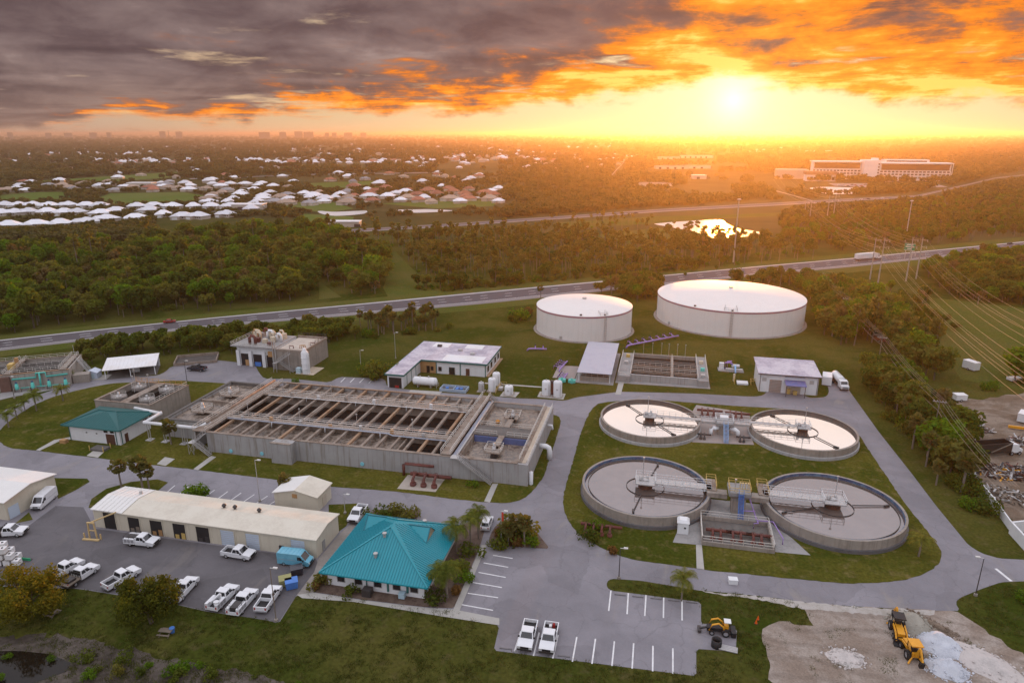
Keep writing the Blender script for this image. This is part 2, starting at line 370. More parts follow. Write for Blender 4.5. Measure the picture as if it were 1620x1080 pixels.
DOORG = M('dark_interior', (.02, .02, .022), .9, .2, .8)
ROLLB = M('pale_blue_roller_door', (.52, .60, .70), .5, .04, .5)
TAN = M('tan_panel', (.44, .25, .11), .7, .12, .5)
BROWND = M('brown_door', (.10, .045, .03), .6, .1, .6)
FLATR = M('weathered_flat_roof', (.42, .38, .45), .8, .16, .22, col2=(.60, .56, .60))
MROOF = M('metal_shed_roof', (.50, .50, .57), .38, .08, .3, metal=.3, col2=(.44, .44, .52))
WOOD = M('grey_wood', (.20, .165, .13), .9, .15, .8)
TRUNK = M('bark', (.115, .09, .07), .95, .2, 1.2)
TRUNKP = M('palm_trunk', (.20, .165, .135), .95, .2, 1.5)
ROOFS = {'white': M('house_roof_white', (.76, .76, .80), .6, .05, .2, rand=.12), 'red': M('house_roof_red', (.34, .135, .085), .8, .1, .2, rand=.2),
         'tan': M('house_roof_tan', (.36, .27, .21), .8, .1, .2, rand=.2), 'grey': M('house_roof_grey', (.30, .29, .30), .8, .1, .2, rand=.2)}
HWALL = M('house_wall', (.55, .49, .42), .8, .05, .2, rand=.2)
LAWNG = None
def grassmat(name, a, b, c3, scale=.05, bump=.3):
    m = bpy.data.materials.new(name); m.use_nodes = True; t = NT(m.node_tree); t.n.clear()
    pos = t.node('ShaderNodeNewGeometry').outputs['Position']
    n1 = t.noise(pos, scale, 6.0, .62, .4); n2 = t.noise(pos, scale * 9, 5.0, .65); n3 = t.noise(pos, 1.7, 3.0, .6)
    c = t.mix(t.smooth(n1, .38, .64), a, b)
    c = t.mix(t.m('MULTIPLY', t.smooth(n2, .50, .72), .7), c, c3)
    c = t.mix(1.0, c, t.ramp(n3, [(.25, (.66,) * 3), (.75, (1.34,) * 3)]), 'MULTIPLY')
    b_ = t.node('ShaderNodeBsdfDiffuse', {'Color': c, 'Roughness': .9})
    bn = t.node('ShaderNodeBump', {'Strength': bump, 'Distance': .3, 'Height': n3}); t.l.new(bn.outputs[0], b_.inputs['Normal'])
    t.l.new(b_.outputs[0], t.node('ShaderNodeOutputMaterial').inputs[0])
    MATS[name] = m; return m
LAWN = grassmat('lawn', (.052, .068, .010), (.112, .104, .020), (.180, .142, .060))
VERGE = grassmat('verge_grass', (.085, .105, .022), (.115, .11, .032), (.13, .11, .045), .03)
GREEN = grassmat('golf_green', (.10, .15, .035), (.13, .16, .05), (.14, .14, .06), .01)
def landmat():
    """the land sheet: rough grass near the plant, scrub and woodland floor beyond the highway"""
    m = bpy.data.materials.new('land'); m.use_nodes = True; t = NT(m.node_tree); t.n.clear()
    pos = t.node('ShaderNodeNewGeometry').outputs['Position']
    y = t.node('ShaderNodeSeparateXYZ', {0: pos}).outputs[1]
    n1 = t.noise(pos, .035, 6.0, .62, .4); n2 = t.noise(pos, .4, 5.0, .65); n3 = t.noise(pos, 1.7, 3.0, .6); nf = t.noise(pos, .0016, 6.0, .6, .5)
    near = t.mix(t.smooth(n1, .38, .62), (.042, .060, .009), (.090, .086, .021))
    near = t.mix(t.m('MULTIPLY', t.smooth(n2, .50, .72), .6), near, (.115, .092, .042))
    near = t.mix(1.0, near, t.ramp(n3, [(.25, (.66,) * 3), (.75, (1.34,) * 3)]), 'MULTIPLY')
    far = t.mix(t.smooth(nf, .40, .60), (.06, .06, .026), (.11, .095, .045))
    far = t.mix(t.m('MULTIPLY', t.smooth(t.noise(pos, .02, 5.0, .65), .52, .7), .6), far, (.12, .11, .05))
    c = t.mix(t.smooth(y, 420, 600), near, far)
    b_ = t.node('ShaderNodeBsdfDiffuse', {'Color': c, 'Roughness': .9})
    t.l.new(b_.outputs[0], t.node('ShaderNodeOutputMaterial').inputs[0]); return m
W_CLN = watermat('clarifier_water', (.22, .19, .165), .74, .05, (1, .94, .88), bump=.003)
W_CLS = watermat('dark_clarifier_water', (.125, .098, .086), .21, .04, (.95, .93, .95), bump=.004)
W_AER = watermat('aeration_water', (.10, .08, .065), .22, .12, scum=(.33, .27, .22), scum_k=.9, bump=.3)
W_DRK = watermat('dark_basin_water', (.020, .017, .016), .14, .05, bump=.05)
W_POND = watermat('pond_water', (.03, .03, .02), .85, .34, bump=.06, scale=.4)
W_BLK = watermat('ditch_water', (.012, .009, .006), .07, .05)
# ---------------------------------------------------------------- land, roads, pavements
def L(pts, z=0.0): return [G(x, y)[:2] for x, y in pts]
def ragged(poly, step=1.2, amp=.35, f=.45):
    """world outline with a natural, uneven edge"""
    out = []
    for i, p in enumerate(poly):
        q = poly[(i + 1) % len(poly)]; d = math.hypot(q[0] - p[0], q[1] - p[1]); k = max(1, min(60, int(d / step)))
        for j in range(k):
            x, y = p[0] + (q[0] - p[0]) * j / k, p[1] + (q[1] - p[1]) * j / k; out.append((x + amp * mnoise.noise(Vector((x * f, y * f, 1))) * 2, y + amp * mnoise.noise(Vector((x * f, y * f, 9))) * 2))
    return out
g = MB(); S_ = 42000.0
xs = [-S_, -6000, -1500, -400, 0, 400, 1500, 6000, S_]; ys = [-3000, -300, 0, 100, 250, 450, 900, 2500, 8000, S_]
for i in range(len(xs) - 1):
    for j in range(len(ys) - 1):
        g.face([(xs[i], ys[j], 0), (xs[i + 1], ys[j], 0), (xs[i + 1], ys[j + 1], 0), (xs[i], ys[j + 1], 0)])
structure('ground', g, landmat())
OB = [(-80, 640), (0, 653), (26, 640), (54, 627), (109, 608), (135, 602), (166, 598), (249, 594), (262, 588), (270, 580), (337, 569), (375, 573), (404, 578), (410, 590), (418, 599), (462, 599), (521, 605),
      (537, 596), (609, 599), (612, 612), (645, 616), (695, 621), (741, 623.5), (819, 630), (855, 631), (894, 634), (910, 628.7), (949, 623.5), (980, 619.6), (1045, 621), (1100, 622.5), (1180, 627),
      (1202, 627), (1212, 622), (1216, 612), (1262, 614), (1275, 629), (1300, 629), (1309, 626), (1312, 617), (1306, 604), (1303, 594), (1328, 594), (1345, 620), (1391, 684), (1444, 751), (1481, 800), (1509, 834), (1532, 862),
      (1553, 875), (1581, 883), (1620, 885), (1720, 890), (1720, 921), (1620, 919), (1584, 920.5), (1553, 931), (1519, 945), (1511, 953), (1519, 966), (1490, 966), (1415, 962), (1338, 958), (1260, 951.6),
      (1240, 947), (1169, 939), (1102, 933), (1067, 927), (1013, 918), (967, 915), (960, 920), (960, 929), (968, 934), (1109, 952), (1109, 986), (1117, 986), (1166, 994), (1164, 1030), (1101.5, 1026), (1101.5, 1069), (781, 1028.5),
      (790, 989), (720, 968), (490, 938), (470, 940), (441, 986), (420, 980), (327, 967), (275, 955), (168, 938), (124, 931), (0, 927), (-90, 920)]
def smoothpoly(pts, k=1):
    for _ in range(k):
        out = []
        for i, p in enumerate(pts):
            q = pts[(i + 1) % len(pts)]
            d = math.hypot(q[0] - p[0], q[1] - p[1]); c_ = .25 if d < 26 else min(.25, 4.0 / d)
            out.append((p[0] + (q[0] - p[0]) * c_, p[1] + (q[1] - p[1]) * c_)); out.append((p[0] + (q[0] - p[0]) * (1 - c_), p[1] + (q[1] - p[1]) * (1 - c_)))
        pts = out
    return pts
roads = structure('plant_road', MB().sheet(L(smoothpoly(OB)), .03), ASPH)
YARD = [(-90, 832), (20, 850), (88, 800), (132, 802), (150, 836), (500, 884), (508, 902), (470, 940), (441, 984), (327, 966), (275, 954), (168, 937), (124, 930), (0, 926), (-90, 919)]
structure('yard_paving', MB().sheet(L(YARD), .036), ASPHY)
LAWN_W = [(3, 676), (21, 661), (52, 641), (86, 627), (124, 617), (156, 610), (181, 606), (233, 604), (285, 602), (337, 605), (384, 608), (420, 622), (600, 640), (770, 648), (872, 655), (884, 658), (888, 665), (885, 676), (876, 706), (861, 752),
          (845, 775), (827, 790), (804, 796), (764, 794), (724, 790), (623, 777), (519, 769.4), (400, 754), (306, 742.4), (233, 734.6), (158, 725), (135, 722), (106, 719), (57, 712.6), (16, 709), (2, 702), (-6, 690)]
structure('lawn', MB().sheet(ragged(L(smoothpoly(LAWN_W)), .9, .10, .9), .06), LAWN)
LAWN_C = [(941, 640), (958, 636), (1000, 632.5), (1047, 633), (1102, 637.6), (1180, 643), (1235, 646), (1270, 649), (1307, 659), (1344, 675.6), (1360, 688), (1381, 722), (1407, 760), (1436, 802), (1469, 842), (1487, 868), (1491, 882), (1482, 896), (1460, 909),
          (1429, 918), (1384, 922), (1335, 923), (1240, 914), (1113, 901), (1058, 893), (1004, 885.6), (987, 881), (953, 867), (918, 847), (902, 829), (893, 811), (890, 789), (897, 761), (908, 724), (917, 690), (928, 661)]
structure('lawn', MB().sheet(ragged(L(smoothpoly(LAWN_C)), .9, .12, .9), .06), LAWN)
for k, isl in enumerate([[(140, 803), (145, 789), (168, 773), (207, 762), (249, 758), (266, 763), (249, 777), (200, 776), (160, 806)], [(84, 756), (138, 757), (142, 762), (120, 775), (92, 789)],
            [(520, 798), (573, 796), (574, 803), (556, 812), (548, 832), (537, 840), (520, 826)], [(46, 810), (52, 822), (24, 828)]]):
    structure('lawn', MB().sheet(L(isl), .06), LAWN)
for isl in [[(494, 936), (519, 905), (600, 915), (690, 925), (716, 840), (735, 828), (768, 818), (767, 838), (760, 862), (719, 962), (672, 960), (580, 949)], [(773, 862), (775, 846), (786, 829), (800, 822), (832, 824), (846, 838), (870, 868)],
            [(588, 812), (592, 806), (664, 806), (666, 811), (658, 822), (590, 818)]]:
    structure('planting_bed', MB().sheet(L(smoothpoly(isl)), .07), MULCH)['kind'] = 'structure'
DIRTLOT = [(1262, 953), (1338, 959), (1415, 963), (1490, 967), (1519, 968), (1545, 987), (1571, 1005), (1640, 1050), (1680, 1120), (1225, 1120), (1214, 1040), (1207, 992), (1240, 985), (1284, 990), (1276, 972)]
structure('dirt_lot', MB().sheet(ragged(L(DIRTLOT), 1.0, .7), .045), DIRT)
structure('sand_shoulder', MB().sheet(ragged(L([(1102, 934), (1169, 940), (1240, 948), (1338, 959), (1415, 963), (1480, 966), (1476, 972), (1400, 972), (1330, 968), (1262, 962), (1200, 948), (1160, 944)]), .7, .3, 1.1), .052), M('white_sand', (.46, .43, .40), .95, .12, .5, col2=(.34, .31, .27)))
structure('dirt_yard', MB().sheet(ragged(L([(1470, 642), (1512, 636), (1560, 630), (1660, 615), (1700, 700), (1700, 880), (1620, 846), (1520, 737), (1560, 720), (1525, 690), (1500, 668)]), 1.5, 1.0), .02), DIRTB)
structure('muddy_bank', MB().sheet(ragged(L([(-40, 1010), (60, 1003), (150, 1012), (240, 1035), (330, 1055), (400, 1062), (480, 1090), (480, 1130), (-60, 1130)]), .8, .6, .7), .015), M('mud', (.050, .038, .028), .9, .3, .2, col2=(.115, .095, .080)))
structure('ditch_water', MB().sheet(L([(-40, 1030), (30, 1029), (80, 1034), (112, 1048), (105, 1062), (60, 1078), (0, 1120), (-60, 1120)]), .03), W_BLK)
structure('footpath', MB().sheet(L([(470, 941), (494, 937), (580, 950), (672, 961), (719, 964), (790, 978), (790, 989), (700, 975), (560, 952), (478, 946)]), .075), WALK)
structure('footpath', MB().sheet(L([(540, 842), (556, 828), (562, 832), (520, 898), (508, 915), (496, 937), (470, 941), (497, 905), (504, 884)]), .072), M('drive_concrete', (.27, .245, .22), .9, .15, .4))
structure('footpath', MB().sheet(L([(717, 964), (762, 862), (770, 862), (727, 966)]), .08), WALK)
for p in [[(766, 793), (775, 795), (788, 765), (779, 765)], [(306, 742), (313, 744), (342, 723), (334, 721)], [(1102, 899), (1114, 901), (1110, 860), (1101, 862)], [(57, 712), (63, 713), (92, 699), (118, 694), (113, 691), (86, 696)],
          [(155, 724), (137, 721), (152, 710), (168, 712)], [(248, 734), (262, 737), (277, 726), (261, 723)]]:
    structure('footpath', MB().sheet(L(p), .085), WALK)
# the highway: two carriageways
def ribbon(n_edge, s_edge, z):
    mb = MB(); a = [G(*p) for p in n_edge]; b = [G(*p) for p in s_edge]
    for i in range(len(a) - 1): mb.face([(b[i].x, b[i].y, z), (b[i + 1].x, b[i + 1].y, z), (a[i + 1].x, a[i + 1].y, z), (a[i].x, a[i].y, z)])
    return mb
HN = [(-300, 568), (0, 537.5), (170, 519.5), (340, 502), (563, 481), (760, 462), (978, 442), (1200, 421), (1350, 408), (1442, 399), (1620, 382), (1900, 357)]
HS = [(-300, 588), (0, 555), (170, 535), (340, 517), (563, 498.5), (760, 481), (978, 458.5), (1200, 436), (1350, 422), (1442, 412), (1620, 394), (1900, 367)]
def lerp_edges(t, a=HN, b=HS): return [(p[0] + (q[0] - p[0]) * t, p[1] + (q[1] - p[1]) * t) for p, q in zip(a, b)]
highway = structure('highway', ribbon(HN, HS, .05), SHOULDER)
structure('carriageway', ribbon(lerp_edges(.11), lerp_edges(.80), .054), HWY, highway)
structure('edge_line', ribbon(lerp_edges(.03), lerp_edges(.10), .09), M('barrier_concrete', (.52, .50, .50), .8, .06, .3), highway)
structure('edge_line', ribbon(lerp_edges(.775), lerp_edges(.79), .058), PAINT, highway)
for tt in (.33, .55):
    ln = lerp_edges(tt); a = [G(*p) for p in ln]
    for i in range(len(a) - 1):
        Lk = (a[i + 1] - a[i]).length; k = 0.0; d = (a[i + 1] - a[i]).normalized(); nrm = Vector((-d.y, d.x, 0)) * .14
        while k < Lk:
            p = a[i] + d * k; q = p + d * 3.6
            if -20 < proj(p)[0] < 1640:
                structure('lane_dash', MB().face([(p.x - nrm.x, p.y - nrm.y, .059), (q.x - nrm.x, q.y - nrm.y, .059), (q.x + nrm.x, q.y + nrm.y, .059), (p.x + nrm.x, p.y + nrm.y, .059)]), PAINT, highway)
            k += 12.2
FN = [(-200, 411), (0, 399.5), (231, 384), (500, 366), (720, 353.5), (820, 346.5), (911, 340.5), (1050, 330.5), (1158, 324.5), (1233, 320.5), (1339, 314.5), (1450, 309), (1505, 297), (1575, 281), (1700, 268)]
FS = [(-200, 418), (0, 406), (231, 389.5), (500, 371), (720, 358), (820, 351), (911, 345), (1050, 335), (1158, 329), (1233, 325), (1339, 318.5), (1450, 312), (1505, 299.5), (1575, 282.5), (1700, 269)]
fhw = structure('far_highway', ribbon(FN, FS, .05), SHOULDER)
structure('carriageway', ribbon(lerp_edges(.15, FN, FS), lerp_edges(.75, FN, FS), .06), HWY, fhw)
for p in [[(0, 309), (60, 304), (100, 304), (112, 311), (80, 318), (0, 322)], [(175, 306), (290, 304), (330, 311), (280, 325), (190, 324), (150, 315)], [(30, 288), (170, 279), (280, 272), (285, 280), (180, 287)], [(440, 322), (520, 318), (560, 330), (520, 336), (470, 332)],
          [(480, 338), (560, 343), (555, 356), (480, 350)], [(485, 290), (590, 286), (610, 296), (500, 301)], [(600, 322), (700, 318), (790, 316), (780, 326), (690, 330)], [(185, 357), (240, 352), (260, 366), (190, 374)], [(30, 372), (110, 364), (120, 370), (40, 380)]]:
    structure('golf_lawn', MB().sheet(L(p), .03), GREEN)['kind'] = 'structure'
for p in [[(612, 402), (626, 398), (652, 425), (700, 462), (614, 470), (606, 455), (616, 430)], [(505, 445), (540, 470), (505, 474)], [(880, 352), (1040, 342), (1140, 340), (1240, 336), (1240, 341), (1100, 349), (1000, 356), (890, 362)], [(940, 372), (1040, 360), (1110, 378), (1000, 386)]]:
    structure('forest_clearing', MB().sheet(L(p), .03), VERGE)['kind'] = 'structure'
structure('grass_verge', ribbon([(x, y - 7) for x, y in HN], [(x, y + 1) for x, y in HN], .02), VERGE)
structure('grass_verge', ribbon([(x, y - 1) for x, y in HS], [(x, y + 9) for x, y in HS], .02), VERGE)
structure('meadow', MB().sheet(L([(1470, 470), (1640, 490), (1660, 625), (1520, 600), (1475, 530)]), .02), VERGE)
for p in [[(1031, 354), (1060, 351.5), (1100, 349), (1130, 347), (1145, 348), (1150, 355), (1170, 362), (1196, 366), (1214, 369.5), (1205, 373), (1180, 373.5), (1150, 378), (1132, 378), (1118, 371.5), (1090, 365), (1060, 359)], [(1279, 297), (1310, 295.5), (1350, 297), (1382, 300.5), (1370, 305), (1345, 307), (1310, 307.5), (1285, 302)],
          [(500, 333), (525, 335.5), (560, 334), (582, 332.5), (580, 338), (550, 341), (527, 342), (506, 338)], [(622, 332), (680, 331), (720, 333), (690, 336), (640, 337)], [(480, 213.2), (560, 213), (556, 214.6), (490, 214.8)], [(740, 312), (800, 308), (806, 312), (770, 315)], [(1170, 371), (1214, 369), (1212, 372.5)]]:
    structure('pond', MB().sheet(ragged(L(smoothpoly(p, 2)), 4, .8, .08), .06), W_POND)['kind'] = 'structure'
for p in [[(-20, 352.5), (120, 349), (200, 345), (330, 338.5), (430, 337)], [(-20, 333.5), (180, 333.5), (300, 335), (430, 334)], [(0, 299), (200, 296), (420, 297), (560, 306)], [(300, 283), (500, 276), (700, 273)], [(560, 315), (700, 309), (800, 305)], [(962, 284), (976, 268), (992, 252)], [(1205, 296), (1250, 308), (1300, 322)], [(1400, 288), (1520, 276), (1620, 262)]]:
    structure('street', ribbon([(x, y - .7) for x, y in p], [(x, y + .7) for x, y in p], .04), SHOULDER)['kind'] = 'structure'
# painted stall lines
def stall(x0, y0, x1, y1, w=.11):
    a, b = G(x0, y0), G(x1, y1); d = (b - a).normalized(); n = Vector((-d.y, d.x, 0)) * w
    structure('stall_line', MB().face([(a.x - n.x, a.y - n.y, .042), (b.x - n.x, b.y - n.y, .042), (b.x + n.x, b.y + n.y, .042), (a.x + n.x, a.y + n.y, .042)]), PAINT, roads)
for x0, y0, x1, y1 in [(966.5, 934, 963, 966), (994, 938, 992, 971), (1022, 941, 1020, 974), (1050, 945, 1049.5, 977), (1079, 949, 1079, 981), (824, 998, 814, 1030), (853, 1000, 844, 1037), (883, 1004, 874.5, 1041), (912.5, 1007, 905.5, 1046), (942, 1010, 936.5, 1049.5), (972, 1014, 968, 1053),
                       (1002.5, 1017, 1000, 1057), (1033, 1021, 1032.5, 1061.5), (1064.5, 1025, 1064.5, 1065.5), (780, 878, 811, 883), (765, 890, 804, 897), (757, 905, 800, 913), (748, 921, 794, 929), (740, 938, 788, 945), (730, 956, 780, 965)]: stall(x0, y0, x1, y1)
for i in range(9):
    x = 256 + i * 20.3; y = 779 + i * 2.4; stall(x + 21 + i * .6, y - 11.5, x + 7, y + .5, .09)
for i in range(4): stall(539 + i * 14.8, 604.5 + i * .5, 546 + i * 14.8, 597.5 + i * .5, .12)
stall(1575, 899, 1600, 919, .25)
def wheel_stop(x, y, rz):
    c = G(x, y); mb = MB(); mb.prism([(-.9, -.1), (.9, -.1), (.9, .1), (-.9, .1)], .03, .15); o = mb.build('wheel_stop', M('stop_concrete', (.16, .155, .16), .9, .1, .5), roads)
    o.location = (c.x, c.y, 0); o.rotation_euler[2] = rz
for x, y in [(981, 941), (1009, 944), (1038, 947), (1066, 950), (1094, 953), (800, 1026), (858, 1033), (892, 1038)]: wheel_stop(x, y, 0.05)
# ---------------------------------------------------------------- plant structures
def ext(mb, prof, y0, y1):
    """extrude an x/z profile between two y"""
    n = len(prof); b = len(mb.v)
    mb.v += [(x, y0, z) for x, z in prof] + [(x, y1, z) for x, z in prof]
    for i in range(n): mb.f.append((b + i, b + (i + 1) % n, b + n + (i + 1) % n, b + n + i))
    mb.f.append(tuple(b + i for i in range(n))[::-1]); mb.f.append(tuple(b + n + i for i in range(n))); return mb
def hexa(mb, bot, top):
    n = len(mb.v); mb.v += [tuple(p) for p in bot] + [tuple(p) for p in top]
    mb.f += [(n + 3, n + 2, n + 1, n), (n + 4, n + 5, n + 6, n + 7)] + [(n + i, n + (i + 1) % 4, n + 4 + (i + 1) % 4, n + 4 + i) for i in range(4)]; return mb
def seams(mb, a, b, c, d, k, w=.10, h=.09):
    """k standing seams running from edge a-b to edge d-c of a roof slope"""
    a, b, c, d = (Vector(p) for p in (a, b, c, d)); nrm = (b - a).cross(d - a).normalized()
    if nrm.z < 0: nrm = -nrm
    for i in range(k + 1):
        p = a.lerp(b, i / k) + nrm * h * .5; q = d.lerp(c, i / k) + nrm * h * .5
        if (q - p).length > .3: mb.bar(p, q, w, h, up=nrm)
    return mb
def box_part(name, mat, parent, *b):
    return MB().box(*b).build(name, mat, parent)
def wallbox(parent, x0, y0, x1, y1, h, mat, z0=0, name='wall'):
    """four walls as one shell"""
    return MB().box(x0, y0, z0, x1, y1, h).build(name, mat, parent)
def gable_roof(parent, x0, y0, x1, y1, ze, zr, mat, over=.35, along='x', t=.16, nseam=0, seam_mat=None, slopes=('roof_slope', 'roof_slope'), mats=None):
    ym = (y0 + y1) / 2; X0, X1, Y0, Y1 = x0 - over, x1 + over, y0 - over, y1 + over
    sl = (zr - ze) / (ym - y0); zo = ze - sl * over
    for k, ya in enumerate((Y0, Y1)):
        m = MB(); hexa(m, [(X0, ya, zo), (X1, ya, zo), (X1, ym, zr), (X0, ym, zr)], [(X0, ya, zo + t), (X1, ya, zo + t), (X1, ym, zr + t), (X0, ym, zr + t)])
        o = m.build(slopes[k], (mats or [mat, mat])[k], parent)
        if nseam:
            s2 = seams(MB(), (X0, ya, zo + t), (X1, ya, zo + t), (X1, ym, zr + t), (X0, ym, zr + t), nseam, .07, .07); s2.build('seam', seam_mat or mat, o)
    g_ = MB()
    for xx in (x0 + .02, x1 - .02): g_.face([(xx, y0, ze), (xx, y1, ze), (xx, ym, zr)])
    g_.build('gable', CREAM if mat is CREAMR else WHITE, parent)
def window(parent, x, y, z, w, h, face, frame=WHITE, pane=GLASSD):
    """window on a wall; face = 's','e','w','n' says which way it looks"""
    ax = {'s': (1, 0, 0, -1), 'n': (1, 0, 0, 1), 'e': (0, 1, 1, 0), 'w': (0, 1, -1, 0)}[face]
    tx, ty, nx, ny = ax
    def q(u0, u1, z0, z1, d0, d1):
        xs_ = sorted((x + tx * u0 + nx * d0, x + tx * u1 + nx * d1)); ys_ = sorted((y + ty * u0 + ny * d0, y + ty * u1 + ny * d1))
        if xs_[0] == xs_[1]: xs_ = [xs_[0] - .01, xs_[1] + .01]
        return (xs_[0], ys_[0], z0, xs_[1], ys_[1], z1)
    fr = MB()
    for u0, u1, z0, z1 in [(-w / 2 - .08, -w / 2, z - .08, z + h + .08), (w / 2, w / 2 + .08, z - .08, z + h + .08), (-w / 2, w / 2, z - .08, z), (-w / 2, w / 2, z + h, z + h + .08)]: fr.box(*q(u0, u1, z0, z1, -.02, .09))
    f = fr.build('window', frame, parent)
    MB().box(*q(-w / 2, w / 2, z, z + h, -.03, .035)).build('pane', pane, f)
    return f
def stairs(parent, p, q, w=1.1, mat=GALV, name='stair'):
    """straight flight from p (low) to q (high) with strings, treads and hand rails"""
    p, q = Vector(p), Vector(q); d = q - p; hd = Vector((d.x, d.y, 0)); n = Vector((-hd.y, hd.x, 0)).normalized() * (w / 2)
    m = MB()
    for s in (-1, 1): m.bar(p + n * s, q + n * s, .07, .28)
    k = max(4, int(d.z / .22))
    for i in range(k):
        c = p + d * ((i + .5) / k); m.bar(c - n, c + n, .26, .05)
    o = m.build(name, mat, parent)
    r = MB()
    for s in (-1, 1): r.rail([p + n * s, q + n * s], 1.0, 1.2, .06)
    r.build('handrail', mat, o); return o
# ---- big aeration basin
B = thing('aeration_basin', 'long concrete treatment basin crossed by rows of beams, west of the round tanks', 'basin', (0, 0, 0))
def bp(name, mat, *b): return box_part(name, mat, B, *b)
ZT = 5.0
bp('outer_wall', CONCW, -102.4, 127.7, 0, -84.6, 128.3, ZT); bp('outer_wall', CONCW, -84.6, 125.8, 0, -79.6, 128.3, ZT - .05)
bp('outer_wall', CONCW, -79.6, 128.0, 0, -26.0, 128.6, ZT + .02); bp('outer_wall', CONCW, -102.4, 161.8, 0, -42.0, 162.4, ZT)
bp('outer_wall', CONCW, -42.0, 160.6, 0, -26.0, 161.2, ZT); bp('outer_wall', CONCW, -26.0, 128.0, 0, -25.4, 161.2, ZT)
bp('outer_wall', CONCW, -106.4, 128.3, 0, -105.8, 161.8, ZT - .03)
bp('coping', CONCT, -102.5, 127.62, ZT, -84.6, 128.4, ZT + .12); bp('coping', CONCT, -84.65, 125.7, ZT - .05, -79.55, 126.4, ZT + .1); bp('coping', CONCT, -79.6, 127.92, ZT + .02, -40.6, 128.7, ZT + .14)
bp('coping', CONCT, -40.5, 127.92, ZT + .02, -27.7, 128.9, ZT + .18); bp('coping', CONCT, -102.5, 161.7, ZT, -42.0, 162.5, ZT + .12); bp('coping', CONCT, -41.0, 160.5, ZT, -27.7, 161.3, ZT + .13)
bp('channel_wall', CONCT, -102.6, 136.9, 0, -44.6, 137.5, ZT - .45); bp('channel_wall', CONCT, -102.6, 153.2, 0, -44.6, 153.8, ZT - .45)
bp('channel_wall', M('dark_wall', (.16, .14, .13), .9, .2, .4), -96.0, 145.0, 0, -46.0, 145.35, 3.3); bp('channel_wall', CONCT, -96.5, 137.5, 0, -96.1, 153.2, 3.6)
bp('channel_wall', CONCT, -56.0, 128.6, 0, -55.6, 136.9, 4.2)
bp('cross_wall', CONCT, -44.8, 128.6, 0, -44.2, 161.8, ZT - .2); bp('cross_wall', CONCT, -41.4, 128.6, 0, -40.8, 160.6, ZT - .2)
bp('water', W_AER, -102.4, 128.4, 1, -56.0, 136.9, 3.7); bp('water', W_DRK, -55.6, 128.4, 1, -44.8, 136.9, 3.0)
bp('water', W_AER, -105.8, 153.8, 1, -44.8, 161.8, 4.1); bp('water', W_DRK, -105.8, 137.5, .5, -44.8, 153.2, 2.5)
bp('water', W_AER, -40.8, 128.6, 1, -27.6, 141.0, 3.2); bp('water', W_AER, -40.8, 146.2, 1, -27.6, 160.6, 3.9)
bp('baffle', M('blue_baffle', (.10, .14, .30), .7, .2, .5), -40.7, 140.6, 3.0, -27.7, 141.0, 4.6)
bp('slab', CONCD, -41.0, 141.0, 0, -27.6, 146.2, ZT - .05)
bp('effluent_channel', CONCT, -27.6, 128.7, 0, -26.9, 160.5, ZT + .25); bp('effluent_channel', M('tan_slab', (.50, .42, .33), .9, .15, .5), -26.9, 128.7, 0, -26.0, 160.5, ZT + .05)
xsb = [-100.8 + i * 3.36 for i in range(17)]
for i, x in enumerate(xsb):
    for j, (y0, y1) in enumerate([(128.4, 136.1), (138.3, 152.5), (154.7, 161.7)]):
        w = .24 + rnd.random() * .08
        if i == 5 and j == 1:
            bp('beam', CONCT, x + .5, y0, 4.42, x + .8, y1, 4.9)
        bp('beam', CONCR if (i * 7 + j * 3) % 5 == 0 or (j == 2 and i % 4 == 1) else CONCT, x - w, y0, 4.4, x + w, y1, 4.92 + rnd.random() * .06)
def walkway(par, x0, y0, x1, y1, z, mat=CONCT, rails='both', t=.25):
    m = MB().box(x0, y0, z - t, x1, y1, z).build('walkway', mat, par); r = MB()
    if (x1 - x0) > (y1 - y0):
        for yy in (y0 + .08, y1 - .08): r.rail([(x0, yy, z), (x1, yy, z)], 1.05, 1.9, .085)
    else:
        for xx in (x0 + .08, x1 - .08): r.rail([(xx, y0, z), (xx, y1, z)], 1.05, 1.9, .085)
    r.build('railing', RAILM, m); return m
walkway(B, -102.6, 136.1, -45.0, 138.3, 5.05); walkway(B, -102.6, 152.5, -45.0, 154.7, 5.1); walkway(B, -106.2, 127.9, -102.7, 162.2, 5.12); walkway(B, -44.9, 128.3, -42.6, 163.6, 5.5, CONCT); MB().box(-42.4, 128.4, 4.4, -41.6, 161.0, 5.0).build('cable_tray', M('blue_grey_tray', (.30, .32, .38), .6, .15, .5), B); MB().tube([(-41.3, 129, 5.2), (-41.3, 160.5, 5.2)], .2, 8).build('air_pipe', GALV, B, True)
MB().rail([(-27.5, 128.9, 5.25), (-27.5, 160.5, 5.25)], 1.0).rail([(-25.6, 128.3, 5.0), (-25.6, 161, 5.0)], 1.0).rail([(-40.7, 141.1, 5), (-35.4, 141.1, 5)]).rail([(-33, 141.1, 5), (-27.8, 141.1, 5)]).rail([(-40.7, 146.1, 5), (-35.4, 146.1, 5)]).rail([(-33, 146.1, 5), (-27.8, 146.1, 5)]).build('railing', RAILM, B)
MB().tube([(-102, 135.6, 5.4), (-60, 135.6, 5.4), (-59, 135.6, 5.0), (-46, 135.6, 5.0)], .16, 8).build('air_pipe', M('grey_blue_pipe', (.40, .44, .52), .45, .1, .5), B, True)
MB().tube([(-104.5, 161, 5.9), (-104.5, 140, 5.9), (-104.5, 131, 5.9)], .28, 10).build('air_pipe', CONCT, B, True)
for x in (-90, -76, -62):
    for yy in (135.5, 152.2): MB().tube([(x, yy + .4, 5.2), (x, yy, 5.3), (x, yy - .2, 4.2)], .12, 8).build('drop_pipe', WHITE, B, True)
